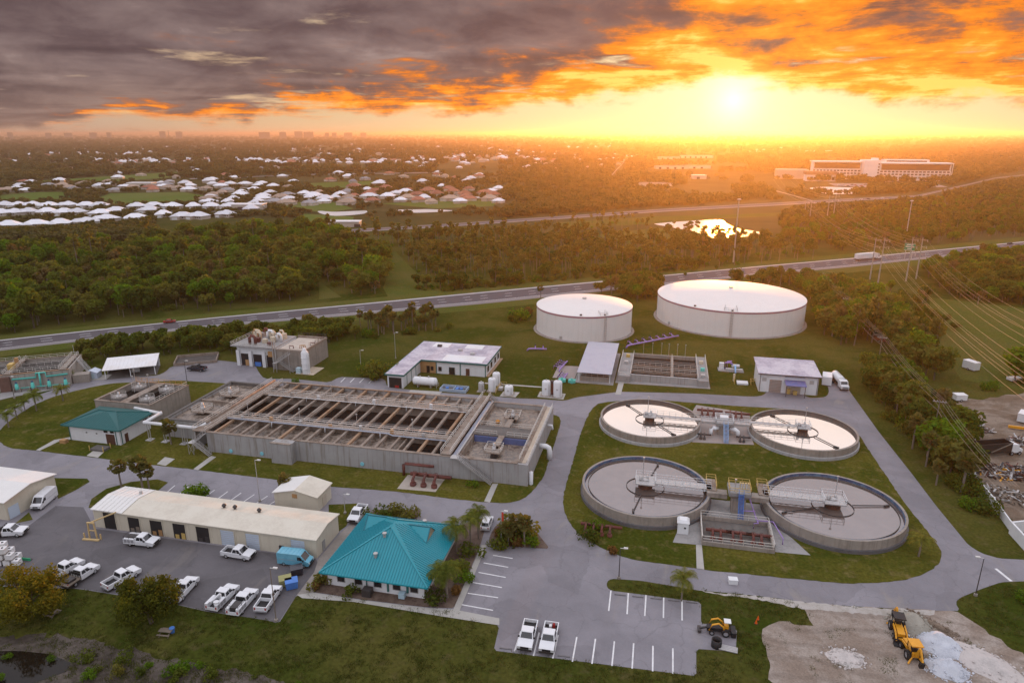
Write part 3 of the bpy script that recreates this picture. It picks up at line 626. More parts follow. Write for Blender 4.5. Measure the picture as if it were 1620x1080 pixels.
for x in (-98, -84, -69, -55):
    for yy in (138.2, 154.6): MB().bar((x, yy, 5.1), (x, yy, 8.2), .09).box(x - .18, yy - .1, 8.2, x + .18, yy + .1, 8.45).build('lamp_post', GALV, B)
for yc, y0, y1 in ((133.6, 133.6, 141.1), (152.8, 146.1, 152.8)):
    a = MB(); a.box(-34.9, min(y0, y1), 4.85, -33.5, max(y0, y1), 5.05); a.box(-36.0, yc - 1.8, 4.85, -32.4, yc + 1.8, 5.05); o = a.build('aerator_bridge', CONCT, B)
    MB().rail([(-36, yc - 1.8, 5), (-32.4, yc - 1.8, 5), (-32.4, yc + 1.8, 5), (-36, yc + 1.8, 5), (-36, yc - 1.8, 5)]).build('railing', RAILM, o)
    MB().cyl(-34.2, yc, 5.05, 5.8, .45, 12).cyl(-34.2, yc, 5.8, 6.6, .28, 12).build('aerator_motor', GALV, o, True)
    MB().cyl(-34.2, yc, 2.6, 4.85, 1.0, 12, .6).build('impeller_shroud', STEEL, o)
MB().lathe([(.5, 4.0), (.62, 4.25), (.4, 4.6), (0.02, 4.7)], 12, -37.5, 150.5).build('float', M('orange_float', (.55, .22, .02), .5, .1, 1), B, True)
stairs(B, (-33.2, 127.2, .1), (-40.6, 127.2, 5.5), 1.1); bp('landing', GALV, -42.2, 126.6, 5.4, -40.5, 128.3, 5.52)
st = stairs(B, (-100.6, 125.9, .1), (-104.6, 125.9, 3.0), 1.0); stairs(B, (-104.6, 126.8, 3.0), (-102.2, 126.8, 5.0), 1.0); bp('landing', GALV, -106.0, 125.3, 2.9, -104.5, 127.4, 3.0)
MB().bar((-105.9, 125.4, 0), (-105.9, 125.4, 4), .1).bar((-104.6, 125.4, 0), (-104.6, 125.4, 3), .1).bar((-105.9, 127.3, 0), (-105.9, 127.3, 4), .1).bar((-105.9, 125.4, 0), (-104.6, 125.4, 2.9), .07).bar((-104.6, 125.4, 0), (-105.9, 125.4, 2.9), .07).build('stair_frame', GALV, B)
stairs(B, (-40.0, 167.8, .1), (-42.9, 163.8, 5.4), 1.1)
for x in (-96.3, -88.2, -63.3): MB().lathe([(.02, 1.05), (.45, 1.05), (.5, 1.0), (.45, .95), (.02, .95)], 14).build('hatch_cover', M('cyan_cover', (.25, .62, .72), .4, .05, 1), B)
k_ = 0
for ch in [c for c in B.children if c.name.startswith('hatch_cover')]:
    ch.location = ((-96.3, 127.55, .3), (-88.2, 127.55, .5), (-63.3, 127.85, .5))[k_]; ch.rotation_euler = (PI / 2, 0, 0); ch.location.z += .6; ch.location.y -= 0; k_ += 1
    ch.data.transform(Matrix.Translation((0, 0, -1)))
MB().tube([(-25.5, 141.5, 3.2), (-23.8, 141.5, 3.2), (-23.2, 141.5, 2.9), (-23.0, 141.5, 2.0), (-23.0, 141.5, .1)], .62, 14).build('outlet_pipe', WHITE, B, True)
MB().cyl(-24.9, 129.0, .1, 3.0, .45, 12).build('outlet_pipe', WHITE, B, True)
MB().tube([(-25.5, 152.5, 3.6), (-24.3, 152.5, 3.6), (-24.2, 152.5, 2.6)], .3, 10).build('outlet_pipe', WHITE, B, True)
for k, (yy, zz, x0_, x1_) in enumerate(((138.9, 5.3, -100, -47), (152.0, 5.25, -101, -46), (155.1, 5.4, -100, -48), (161.2, 5.35, -101, -60))):
    MB().tube([(x0_, yy, zz), (x1_, yy, zz)], .11, 6).build('air_pipe', (GALV, WHITE, GALV, CONCR)[k], B, True)
for k in range(14):
    xx = -98.5 + k * 3.9; yy = (136.5, 153.0)[k % 2]; MB().box(xx - .35, yy - .3, 5.1, xx + .35, yy + .3, 5.9 + .2 * (k % 3)).build('valve_box', (GALV, CONCT, TAN, WHITE)[k % 4], B)
# west annex with mixers
A = thing('anoxic_basin', 'low concrete basin with mixers joined to the west end of the long basin', 'basin')
def ap(name, mat, *b): return box_part(name, mat, A, *b)
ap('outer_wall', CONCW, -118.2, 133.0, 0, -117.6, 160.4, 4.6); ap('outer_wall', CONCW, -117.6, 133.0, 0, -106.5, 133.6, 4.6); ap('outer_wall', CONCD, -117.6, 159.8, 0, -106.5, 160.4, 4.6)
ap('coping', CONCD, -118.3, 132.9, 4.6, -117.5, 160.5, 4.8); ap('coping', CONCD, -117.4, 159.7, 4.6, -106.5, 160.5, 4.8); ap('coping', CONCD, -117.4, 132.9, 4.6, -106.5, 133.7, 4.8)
ap('water', W_AER, -117.6, 133.6, 1, -106.5, 159.8, 3.9); ap('channel_wall', CONCT, -117.6, 146.5, 0, -106.5, 147.0, 4.6)
for yc in (140.5, 152.0):
    o = MB().box(-114.2, yc - 1.6, 4.5, -106.4, yc - .3, 4.7).box(-114.5, yc - 2.2, 4.5, -110.8, yc + 2.0, 4.72).build('mixer_bridge', CONCT, A)
    MB().rail([(-114.4, yc - 2.1, 4.7), (-110.9, yc - 2.1, 4.7), (-110.9, yc + 1.9, 4.7), (-114.4, yc + 1.9, 4.7), (-114.4, yc - 2.1, 4.7)]).build('railing', RAILM, o)
    MB().cyl(-112.6, yc, 4.7, 5.6, .5, 12).cyl(-112.6, yc, 5.6, 6.5, .34, 12).build('mixer_motor', GALV, o, True); MB().cyl(-112.6, yc, 3.0, 4.5, .9, 12).build('shroud', STEEL, o)
# white pipe from the small teal building to the basin, on stands
pw = [G(213, 645, 4.6), G(254, 653.5, 4.6), G(229, 668, 4.6), G(313, 677, 4.6), G(333, 666, 5.6)]
PW = thing('blower_pipe', 'white air pipe on stands between the small teal roofed building and the basin', 'pipe')
MB().tube(pw[:2], .38, 12).build('pipe_run', WHITE, PW, True); MB().tube(pw[1:3], .42, 12).build('pipe_run', WHITE, PW, True); MB().tube(pw[2:4], .40, 12).build('pipe_run', WHITE, PW, True); MB().tube(pw[3:], .40, 12).build('pipe_run', WHITE, PW, True)
for p in pw[1:4]: MB().lathe([(.02, .5), (.35, .42), (.5, 0), (.35, -.42), (.02, -.5)], 12, p.x, p.y).move(0, 0, 4.6).build('elbow', WHITE, PW, True)
for f in (.05, .35, .7):
    p = pw[2].lerp(pw[3], f); MB().bar((p.x - .3, p.y, 0), (p.x - .3, p.y, 4.3), .14).bar((p.x + .3, p.y, 0), (p.x + .3, p.y, 4.3), .14).bar((p.x - .5, p.y, 4.2), (p.x + .5, p.y, 4.2), .14).box(p.x - .8, p.y - .8, .06, p.x + .8, p.y + .8, .2).build('stand', GALV, PW)
# ---- thickener block with four aerators
TB = thing('sludge_thickener', 'square concrete tank with aerators on top behind the small teal building', 'tank')
def tp(name, mat, *b): return box_part(name, mat, TB, *b)
x0, y0, x1, y1, zt = -143.5, 138.6, -126.6, 153.6, 5.2
for b in ((x0, y0, 0, x1, y0 + .5, zt), (x0, y1 - .5, 0, x1, y1, zt), (x0, y0 + .5, 0, x0 + .5, y1 - .5, zt), (x1 - .5, y0 + .5, 0, x1, y1 - .5, zt), (-135.2, y0 + .5, 0, -134.8, y1 - .5, zt - .1)): tp('wall', CONC, *b)
tp('coping', CONCT, x0 - .1, y0 - .1, zt, x1 + .1, y0 + .55, zt + .15); tp('coping', CONCR, x0 - .1, y1 - .55, zt, x1 + .1, y1 + .1, zt + .15); tp('coping', CONCT, x1 - .55, y0 + .6, zt, x1 + .1, y1 - .6, zt + .14); tp('coping', CONCT, x0 - .1, y0 + .6, zt, x0 + .55, y1 - .6, zt + .14)
tp('water', W_DRK, x0 + .5, y0 + .5, 1, x1 - .5, y1 - .5, 3.6)
tp('walkway', CONCT, -136.1, y0 + .5, zt - .1, -133.9, y1 - .5, zt + .1)
for cx in (-139.3, -130.6):
    for cy_ in (142.4, 149.8):
        p = TB; o = MB().prism([(cx + 2.3 * math.cos(a), cy_ + 2.1 * math.sin(a)) for a in [i * PI / 3 + .2 for i in range(6)]], 4.6, 5.3).build('aerator_float', M('float_grey', (.24, .22, .205), .8, .2, 1), TB)
        MB().cyl(cx, cy_, 5.3, 5.6, .8, 12, .55).cyl(cx, cy_, 5.6, 6.4, .3, 12).build('aerator_motor', GALV, o, True)
        MB().rail([(cx + 2.1 * math.cos(a), cy_ + 1.9 * math.sin(a), 5.3) for a in [i * PI / 3 + .2 for i in range(7)]], .9, 1.0, .05).build('railing', RAILM, o)
MB().rail([(x0 + .2, y1 - .2, zt + .1), (x1 - .2, y1 - .2, zt + .1)], 1.05).build('railing', M('yellow_rail', (.55, .30, .08), .6, .1, 1), TB)
MB().rail([(x1 - .2, y0 + .3, zt + .1), (x1 - .2, y1 - .2, zt + .1)], 1.05).build('railing', RAILM, TB)
for x, y in ((-141, 150.6), (-137.5, 146), (-134.4, 148)): MB().bar((x, y, 5.2), (x, y, 9.6), .1).box(x - .25, y - .12, 9.6, x + .25, y + .12, 9.85).build('lamp_post', GALV, TB)
# ---- clarifiers
def clarifier(cx, cy_, label, side, south):
    R0, H, zw = (12.55, 2.6, 1.95) if south else (12.1, 2.45, 1.72)
    t = thing('clarifier', label, 'clarifier', (cx, cy_, 0), 0, 'four round settling tanks')
    wl = MB().lathe([(R0 + .45, 0), (R0 + .45, H), (R0, H), (R0, zw - .6)], 72).build('wall', CONC, t, True); wl.data.shade_flat()
    MB().lathe([(R0 + .75, .0), (R0 + .75, .75), (R0 + .46, .8)], 72).build('footing', M('pale_footing', (.40, .41, .41), .9, .12, .4, streak=.3) if not south else M('dark_footing', (.12, .12, .125), .9, .25, .4), t)
    MB().lathe([(.02, zw), (R0, zw)], 72).build('water', W_CLS if south else W_CLN, t)
    if south:
        MB().lathe([(R0 - .02, zw - .2), (R0 - .02, H - .02), (R0 - .10, H - .02)], 72).build('launder_lining', M('blue_launder', (.075, .095, .20), .6, .25, .7, col2=(.14, .24, .34)), t)
        MB().lathe([(R0 - .75, zw - .2), (R0 - .75, zw + .22), (R0 - .85, zw + .22), (R0 - .85, zw - .2)], 72).build('weir', CONCD, t)
    else:
        MB().lathe([(R0 - .02, zw - .2), (R0 - .02, H - .02), (R0 - .10, H - .02)], 72).build('launder_lining', M('brown_launder', (.17, .14, .125), .8, .2, .7), t)
    fw = 3.9 if south else 3.6
    MB().lathe([(fw, zw - .3), (fw, zw + .16), (fw - .10, zw + .16), (fw - .10, zw - .3)], 40).build('feedwell', STEEL, t)
    s = 1 if side == 'e' else -1; zd = 3.5 if south else 3.0; w = 1.0 if south else .7
    m = MB().box(min(0, s * (R0 + .6)), -w, zd - .14, max(0, s * (R0 + .6)), w, zd); o = m.build('bridge', GALV, t)
    r = MB()
    for yy in (-w, w):
        r.rail([(s * 1.8, yy, zd), (s * (R0 + .5), yy, zd)], 1.1, 1.5, .06)
        r.bar((s * 1.5, yy, zd - .45), (s * (R0 + .4), yy, zd - .45), .12)
        n = 8
        for i in range(n):
            xa = s * (1.6 + (R0 - 1.2) * i / n); xb = s * (1.6 + (R0 - 1.2) * (i + 1) / n)
            r.bar((xa, yy, zd - .45 if i % 2 else zd), (xb, yy, zd if i % 2 else zd - .45), .07)
    r.build('railing', WHITE if south else RAILM, o)
    pz = 2.0 if south else 1.6
    pf = MB().box(-pz, -pz, zd - .2, pz, pz, zd + .02).build('drive_platform', GALV, t)
    MB().rail([(-pz, -pz, zd), (-pz, pz, zd), (pz, pz, zd), (pz, -pz, zd), (-pz, -pz, zd)], 1.1, 1.3, .06).build('railing', WHITE, pf)
    MB().cyl(0, 0, zd, zd + .45, .7, 16).cyl(.3, .2, zd + .45, zd + 1.0, .25, 12).box(-1.3, -.5, zd, -.8, .1, zd + .9).build('drive_motor', GALV, pf, True)
    MB().cyl(0, 0, .4, zd - .2, 1.45 if south else 1.2, 20).build('centre_column', BROWND, t)
    for an in ((2.2, 2.2 + PI) if not south else ((1.35, -1.75) if side == 'e' else (.22, PI + .45))):
        c_, s_ = math.cos(an), math.sin(an); mb = MB(); a = Vector((c_ * fw, s_ * fw, zw + .25)); b = Vector((c_ * (R0 - 1.3), s_ * (R0 - 1.3), zw + .2)); mb.bar(a, b, .16); nn = Vector((-s_, c_, 0))
        mb.bar(b - nn * .2 - (b - a).normalized() * 1.2, b + nn * .2, .34, .3); mb.build('skimmer_arm', STEEL, t)
    MB().cyl(.6 * -s, 1.5, zd, zd + 4.2, .07, 8).box(-.2 + .6 * -s, 1.35, zd + 4.2, .2 + .6 * -s, 1.65, zd + 4.42).build('lamp_post', GALV, t)
    if south:
        xa, xb = sorted((s * (R0 - .4), s * (R0 + 1.5)))
        ld = MB().box(xa, -1.2, 3.35, xb, 3.6, 3.5).build('landing', CONCT, t)
        MB().rail([(xa, 3.5, 3.5), (xb, 3.5, 3.5), (xb, -1.1, 3.5)], 1.1).rail([(xa, 1.1, 3.5), (xa, 3.5, 3.5)], 1.1).build('railing', YELP, ld)
    return t
clarifier(-1.1, 165.9, 'round settling tank with bright still water, nearest to the metal roofed shed', 'e', False)
clarifier(36.0, 167.0, 'round settling tank with bright still water, nearest to the white garage building', 'w', False)
clarifier(-.9, 129.7, 'round settling tank with dark grey water, beside the road junction', 'e', True)
clarifier(35.3, 129.9, 'round settling tank with dark grey water and skimmer arm, beside the right road', 'w', True)
structure('concrete_pad', MB().sheet([(4.8, 113.3), (28.8, 114.6), (26.5, 119.5), (23.6, 124), (22.3, 131), (11.8, 131), (10.6, 124), (6.0, 119.0)], .10), SLAB)
structure('concrete_pad', MB().sheet([(9.4, 158.0), (24.0, 159.8), (23.5, 170), (25.2, 180.0), (11.2, 183.0), (9.5, 176), (11.2, 167)], .10), M('pinkish_pad', (.35, .29, .265), .9, .12, .3, col2=(.30, .27, .25)))
structure('concrete_pad', MB().sheet([(-52.2, 120.8), (-43.8, 121.3), (-43.6, 127.2), (-52.2, 127.2)], .10), M('pale_pad', (.40, .355, .30), .9, .12, .3))
# splitter boxes
t = thing('splitter_box', 'concrete splitter tower with railed deck between the two dark round tanks', 'tower', (17.3, 127.4, 0))
MB().box(-1.3, -1.3, 0, 1.3, 1.3, 3.4).build('column', CONC, t); hexa(MB(), [(-1.3, -1.3, 3.4), (1.3, -1.3, 3.4), (1.3, 1.3, 3.4), (-1.3, 1.3, 3.4)], [(-2.1, -2.1, 4.3), (2.1, -2.1, 4.3), (2.1, 2.3, 4.3), (-2.1, 2.3, 4.3)]).build('flare', CONC, t)
MB().box(-2.1, -2.1, 4.3, 2.1, 2.3, 5.0).build('deck', SLAB, t); MB().rail([(-2, -2, 5), (2, -2, 5), (2, 2.2, 5), (-2, 2.2, 5), (-2, -2, 5)], 1.1, 1.2).build('railing', YELP, t)
for xx in (.1, .6, 1.1, 1.6): MB().bar((xx, 0, 5), (xx, 0, 6.3), .12).lathe([(.02, 6.3), (.22, 6.3), (.22, 6.36), (.02, 6.36)], 10, xx, 0).build('gate_stem', M('brass', (.55, .42, .20), .5, .1, 1), t)
MB().box(-6.0, .2, 2.3, -2.1, 2.2, 3.3).build('trough', CONC, t); MB().box(2.1, .2, 2.3, 5.8, 2.2, 3.3).build('trough', CONC, t); stairs(t, (.2, -4.6, .1), (.2, -2.1, 4.9), .9, BLUEP)
MB().cyl(-1.0, -1.5, 5, 7.6, .06, 8).box(-1.2, -1.65, 7.6, -.8, -1.35, 7.8).build('lamp_post', GALV, t)
t = thing('splitter_box', 'splitter tower with blue stair between the two bright round tanks', 'tower', (17.2, 165.4, 0))
MB().box(-1.5, -1.5, 0, 1.5, 1.5, 2.6).build('column', CONC, t); MB().box(-2.2, -1.9, 2.6, 2.2, 2.6, 3.3).build('deck', SLAB, t); MB().rail([(-2.1, -1.8, 3.3), (2.1, -1.8, 3.3), (2.1, 2.5, 3.3), (-2.1, 2.5, 3.3), (-2.1, -1.8, 3.3)], 1.1, 1.2).build('railing', WHITE, t)
MB().box(-1.0, .6, 3.3, 1.0, 2.3, 4.0).build('cover', WHITE, t); MB().box(-5.6, -.3, 2.3, -2.2, .7, 2.9).box(2.2, -.3, 2.3, 6.2, .7, 2.9).build('walkway', GALV, t); MB().rail([(-5.6, .6, 2.9), (-2.2, .6, 2.9)]).rail([(2.2, .6, 2.9), (6.2, .6, 2.9)]).rail([(-5.6, -.2, 2.9), (-2.2, -.2, 2.9)]).rail([(2.2, -.2, 2.9), (6.2, -.2, 2.9)]).build('railing', WHITE, t)
stairs(t, (.2, -6.2, .1), (.2, -1.9, 3.2), 1.0, M('pale_blue_paint', (.28, .45, .70), .5, .1, 1))
for s in (-1, 1): MB().tube([(s * 1.4, -1.2, 1.9), (s * 2.6, -1.6, 1.9), (s * 3.2, -1.9, 1.6), (s * 3.3, -2.1, .1)], .5, 12).build('elbow_pipe', WHITE, t, True)
# ---- pump assemblies
def pumpset(loc, label, group, n=3, dx=2.2, mat=REDP, rz=0.0, k=1.0, header=True):
    t = thing('pump_assembly', label, 'pump', loc, rz, group, k)
    if header: MB().tube([(-1.2, 1.6, 1.0), (dx * (n - 1) + 2.4, 1.6, 1.0)], .34, 10).lathe([(.5, 0), (.5, .1)], 12).build('header_pipe', mat, t, True)
    for i in range(n):
        x = i * dx
        o = MB().tube([(x, 1.6, 1.0), (x, .9, 1.5), (x, .2, 1.5), (x, -.35, 1.2), (x, -.5, .1)], .24, 10).build('branch_pipe', mat, t, True)
        MB().cyl(x, -.55, .05, .5, .52, 12).cyl(x, -.55, .5, 1.1, .3, 12).build('pump_body', mat, o, True); MB().tube([(x, .55, 1.5), (x, .55, 2.05)], .05, 6).lathe([(.28, 2.02), (.34, 2.06), (.28, 2.10)], 10, x, .55).build('valve_wheel', mat, o)
    return t
pumpset((-49.4, 123.6, .1), 'rusty red pump pipework on a pad against the long basin wall', 'red pump pipework', 3, 1.9, k=1.25)
MB().tube([(-53.0, 126.9, .1), (-53.0, 126.9, 2.6), (-52.6, 126.9, 2.9), (-46, 126.9, 2.9)], .32, 10).build('header_pipe', REDP, bpy.data.objects['pump_assembly'], True)
o = bpy.data.objects['pump_assembly'].children[-1]; o.matrix_parent_inverse = Matrix.Translation((-49.4, 123.6, .1)).inverted() if False else Matrix(); o.data.transform(Matrix.Scale(1 / 1.25, 4) @ Matrix.Translation((49.4, -123.6, -.1)))
pumpset((-11.3, 113.2, .06), 'low red pump pipework on gravel beside the dark round tank', 'red pump pipework', 4, 1.7, k=.9)
for i, x in enumerate((12.0, 15.6, 19.2)): pumpset((x, 116.6, -.2), ('red pump set at the left end of the sunken pump pit', 'red pump set in the middle of the sunken pump pit', 'red pump set at the right end of the sunken pump pit')[i], 'red pump pipework', 2, 1.5, rz=0, k=.95)
pumpset((12.3, 175.4, .1), 'red pipework on the pad beside the splitter tower with blue stair', 'red pump pipework', 3, 1.5); pumpset((19.5, 175.0, .1), 'red pipework on the pad near the road behind the bright round tanks', 'red pump pipework', 3, 1.4)
pumpset((11.5, 160.6, .1), 'dark valve group at the front left of the splitter pad', 'dark valve groups', 2, 1.2, mat=STEEL, k=.7); pumpset((20.8, 161.0, .1), 'dark valve group at the front right of the splitter pad', 'dark valve groups', 2, 1.2, mat=STEEL, k=.7)
t = thing('pump_pit', 'low walled pump pit with railings in front of the splitter tower', 'pit')
for b in ((9.9, 113.6, .1, 22.6, 113.85, .9), (9.9, 122.6, .1, 22.6, 122.85, .9), (9.9, 113.85, .1, 10.15, 122.6, .9), (22.35, 113.85, .1, 22.6, 122.6, .9)): box_part('kerb_wall', CONC, t, *b)
MB().rail([(10, 113.7, .9), (22.5, 113.7, .9), (22.5, 122.7, .9), (10, 122.7, .9), (10, 113.7, .9)], 1.1).build('railing', RAILM, t); box_part('sump_floor', CONCD, t, 10.15, 113.85, .1, 22.35, 122.6, .13)
t = thing('purple_pipe', 'thin purple pipe stepping down from the splitter tower to the pump pit', 'pipe')
MB().tube([(19.2, 128.5, 3.5), (20.4, 123.2, 1.2), (20.6, 121.6, 1.2), (19.8, 121.4, 1.2), (19.8, 121.4, .2)], .11, 8).tube([(20.5, 122.4, 1.3), (23.4, 122.6, 1.3), (24.4, 117.0, 1.3), (24.4, 117, .1)], .11, 8).tube([(17.6, 123.9, 2.2), (20.2, 124.2, 2.2)], .1, 8).build('pipe_run', PURP, t, True)
t = thing('control_cabinet', 'small white equipment hut on the pad corner by the dark round tank', 'cabinet', (6.6, 117.5, .1))
MB().box(-1.0, -1.0, 0, 1.0, 1.0, 2.3).build('body', WHITE, t); hexa(MB(), [(-1.15, -1.15, 2.3), (1.15, -1.15, 2.3), (1.15, 1.15, 2.3), (-1.15, 1.15, 2.3)], [(-.7, -.7, 2.75), (.7, -.7, 2.75), (.7, .7, 2.75), (-.7, .7, 2.75)]).build('roof', WHITE, t); window(t, .35, -1.0, 1.1, .35, .45, 's'); MB().box(-1.04, -.7, .5, -1.0, .7, 1.9).build('louvre_panel', GALV, t)
t = thing('meter_box', 'small white metal box by the road before the pump pit', 'box', (14.6, 103.4, .06), .1)
MB().box(-.7, -.5, 0, .7, .5, .8).build('body', WHITE, t); MB().box(-.75, -.55, .8, .75, .55, .88).build('lid', WHITE, t)
# ---- white storage tanks
def storage(cx, cy_, R_, H, rise, label, lad):
    t = thing('storage_tank', label, 'tank', (cx, cy_, 0), 0, 'white storage tanks')
    MB().lathe([(R_, 0), (R_, H)], 128).build('shell', WHITEC, t, True)
    prof = [(R_ + .12, H), (R_ + .12, H + .18)] + [(R_ * math.cos(a), H + .18 + rise * (1 - (R_ * math.cos(a) / R_) ** 2)) for a in [i * PI / 2 / 14 for i in range(1, 14)]] + [(.05, H + .18 + rise)]
    MB().lathe(prof, 128).build('dome_roof', WHITEC, t, True)
    MB().lathe([(R_ + .06, H - .55), (R_ + .10, H - .52), (R_ + .10, H - .08), (R_ + .06, H - .05)], 128).build('painted_band', M('pink_band', (.36, .15, .20), .6, .1, .3), t)
    MB().lathe([(R_ + 1.2, .02), (R_ + .9, .25), (R_ + .1, .3)], 96).build('footing', M('grey_footing', (.26, .24, .22), .9, .2, .5), t)
    a = lad; ux, uy = math.cos(a), math.sin(a); m = MB()
    for s in (-.35, .35):
        bx, by = (R_ + .35) * ux - uy * s, (R_ + .35) * uy + ux * s; m.bar((bx, by, 0), (bx, by, H + 1.2), .10)
    for i in range(int(H / .4)): m.bar(((R_ + .35) * ux + uy * .35, (R_ + .35) * uy - ux * .35, .4 + i * .4), ((R_ + .35) * ux - uy * .35, (R_ + .35) * uy + ux * .35, .4 + i * .4), .06)
    lo_ = m.build('ladder', GALV, t)
    cg = MB()
    for i in range(8):
        z = 2.4 + i * (H - 1.6) / 8; cg.tube([((R_ + .35) * ux + .55 * (math.cos(q) * ux - math.sin(q) * uy), (R_ + .35) * uy + .55 * (math.cos(q) * uy + math.sin(q) * ux), z) for q in [-1.6 + j * .53 for j in range(7)]], .035, 5)
    cg.build('ladder_cage', GALV, lo_)
    h = MB(); rr = R_ * .86; h.rail([(rr * math.cos(a + .06), rr * math.sin(a + .06), H + rise * .2), ((R_ - .2) * math.cos(a + .06), (R_ - .2) * math.sin(a + .06), H + .1), ((R_ - .2) * math.cos(a - .10), (R_ - .2) * math.sin(a - .10), H + .1), (rr * math.cos(a - .10), rr * math.sin(a - .10), H + rise * .2)], 1.2, 1.5, .07); h.build('hatch_railing', GALV, t)
    MB().cyl(0, 0, H + rise, H + rise + .7, .8, 14).build('vent', GALV, t); MB().cyl(math.cos(a - .5) * (R_ - .8), math.sin(a - .5) * (R_ - .8), H, H + .75, .45, 10).build('vent', STEEL, t); MB().cyl(math.cos(a) * (R_ - .5), math.sin(a) * (R_ - .5), H, H + .7, .35, 10).build('hatch', STEEL, t)
    MB().box(-.5, -.15, -.5, .5, .15, .5).build('manhole', GALV, t).location = ((R_ + .05) * math.cos(a - .9), (R_ + .05) * math.sin(a - .9), 1.0)
    return t
storage(-28.8, 253.3, 18.1, 9.5, 2.2, 'smaller of the two white storage tanks, behind the metal roofed shed', -1.02)
storage(26.8, 282.0, 28.6, 9.7, 2.8, 'largest white storage tank with a shallow dome, beside the trees', -1.62)
# ---- teal roofed office
t = thing('office_building', 'white office with a bright teal hipped metal roof beside the parking lot', 'building')
wallbox(t, -51.3, 88.2, -34.4, 104.6, 3.0, WHITE)
X0, X1, Y0, Y1, ze, zr = -52.2, -33.4, 87.1, 105.7, 3.0, 7.6
ap_ = Vector((-42.8, 95.6, zr)); rg = Vector((-42.8, 98.0, zr - .0))
rf = MB(); c1, c2, c3, c4 = (X0, Y0, ze), (X1, Y0, ze), (X1, Y1, ze), (X0, Y1, ze)
for tri in ((c1, c2, ap_), (c2, c3, rg, ap_), (c3, c4, rg), (c4, c1, ap_, rg)): rf.face(tri)
rf.face([(X0, Y0, ze - .02), (X0, Y1, ze - .02), (X1, Y1, ze - .02), (X1, Y0, ze - .02)])
roof = rf.build('roof', TEAL, t)
sm = MB()
def tri_seams(mb, a, b, apex, k):
    a, b, apex = Vector(a), Vector(b), Vector(apex); nrm = (b - a).cross(apex - a).normalized(); nrm = nrm if nrm.z > 0 else -nrm
    base = (b - a); L_ = base.length; e = base / L_; ta = (apex - a).dot(e)
    foot = a + e * ta; upv = apex - foot
    for i in range(1, k):
        s = L_ * i / k; f = s / ta if s < ta else (L_ - s) / (L_ - ta)
        p = a + e * s; mb.bar(p + nrm * .03, p + upv * f * .985 + nrm * .03, .09, .09, up=nrm)
tri_seams(sm, c1, c2, ap_, 38); tri_seams(sm, c3, c4, rg, 38); tri_seams(sm, c2, c3, (ap_ + rg) / 2, 38); tri_seams(sm, c4, c1, (ap_ + rg) / 2, 38)
sm.build('seam', M('teal_seam', (.010, .22, .28), .4, .05, .4), roof)
hp = MB()
for c in (c1, c2): hp.bar(Vector(c) + Vector((0, 0, .06)), ap_ + Vector((0, 0, .08)), .28, .10)
for c in (c3, c4): hp.bar(Vector(c) + Vector((0, 0, .06)), rg + Vector((0, 0, .08)), .28, .10)
hp.build('hip_cap', TEAL, roof); MB().box(X0 - .06, Y0 - .06, ze - .22, X1 + .06, Y0 + .02, ze).box(X1 - .02, Y0, ze - .22, X1 + .06, Y1, ze).box(X0 - .06, Y0, ze - .22, X0 + .02, Y1, ze).box(X0 - .06, Y1 - .02, ze - .22, X1 + .06, Y1 + .06, ze).build('fascia', TEAL, roof)
for (dx, dy, w) in ((-48.3, 100.2, 2.2), (-37.6, 98.6, 2.2)):   # little gablets on the side slopes
    s = -1 if dx < -42 else 1; m = MB(); xi = -42.8 + s * 1.6; xo = dx + s * .8; zi = zr - .9 - .2; zl = ze + (zr - ze) * (1 - abs(xo + 42.8) / 9.4)
    a, b, ap2, back = Vector((xo, dy - w, zl)), Vector((xo, dy + w, zl)), Vector((xo, dy, zl + 1.9)), Vector((xi, dy, zl + 1.9))
    m.face([a, ap2, back]); m.face([b, back, ap2]); g2 = m.build('gablet', TEAL, roof); MB().face([a, b, ap2]).build('gablet_face', M('tan_gablet', (.34, .27, .18), .7, .1, 1), g2); MB().bar(a, ap2, .2, .12).bar(b, ap2, .2, .12).bar(ap2, back, .26, .14).bar(a, back, .22, .1).bar(b, back, .22, .1).build('gablet_cap', M('teal_cap', (.006, .15, .19), .45, .05, .5), g2)
for i, x in enumerate((-48.9, -45.8, -42.4, -39.1, -36.1)): window(t, x, 88.2, 1.0, 1.25, 1.35, 's', M('grey_blind', (.34, .33, .32), .7, .08, 1))
for x, z in ((-43.6, 4.9), (-43.3, 6.7), (-38.9, 5.2)):
    y = 87.1 + (z - ze) / (zr - ze) * 8.5; y = y if x < -39 else 101.5
    MB().cyl(x, y, z - .2, z + .55, .26, 10).cyl(x, y, z + .55, z + .72, .38, 10).build('roof_vent', GALV, roof)
MB().box(-44.5, 86.4, .08, -43.0, 87.7, 1.3).build('air_conditioner', STEEL, t); MB().box(-38.4, 87.0, .3, -37.4, 87.9, 1.2).build('air_conditioner', M('pale_blue_box', (.35, .48, .55), .5, .1, 1), t)
MB().bar((-44.3, 88.05, 0), (-44.3, 88.05, 2.9), .12).bar((-40.6, 88.1, .5), (-40.6, 88.1, 2.2), .25).bar((-37.2, 88.1, .8), (-37.2, 88.1, 2.0), .3).build('downpipe', TEALT, t)
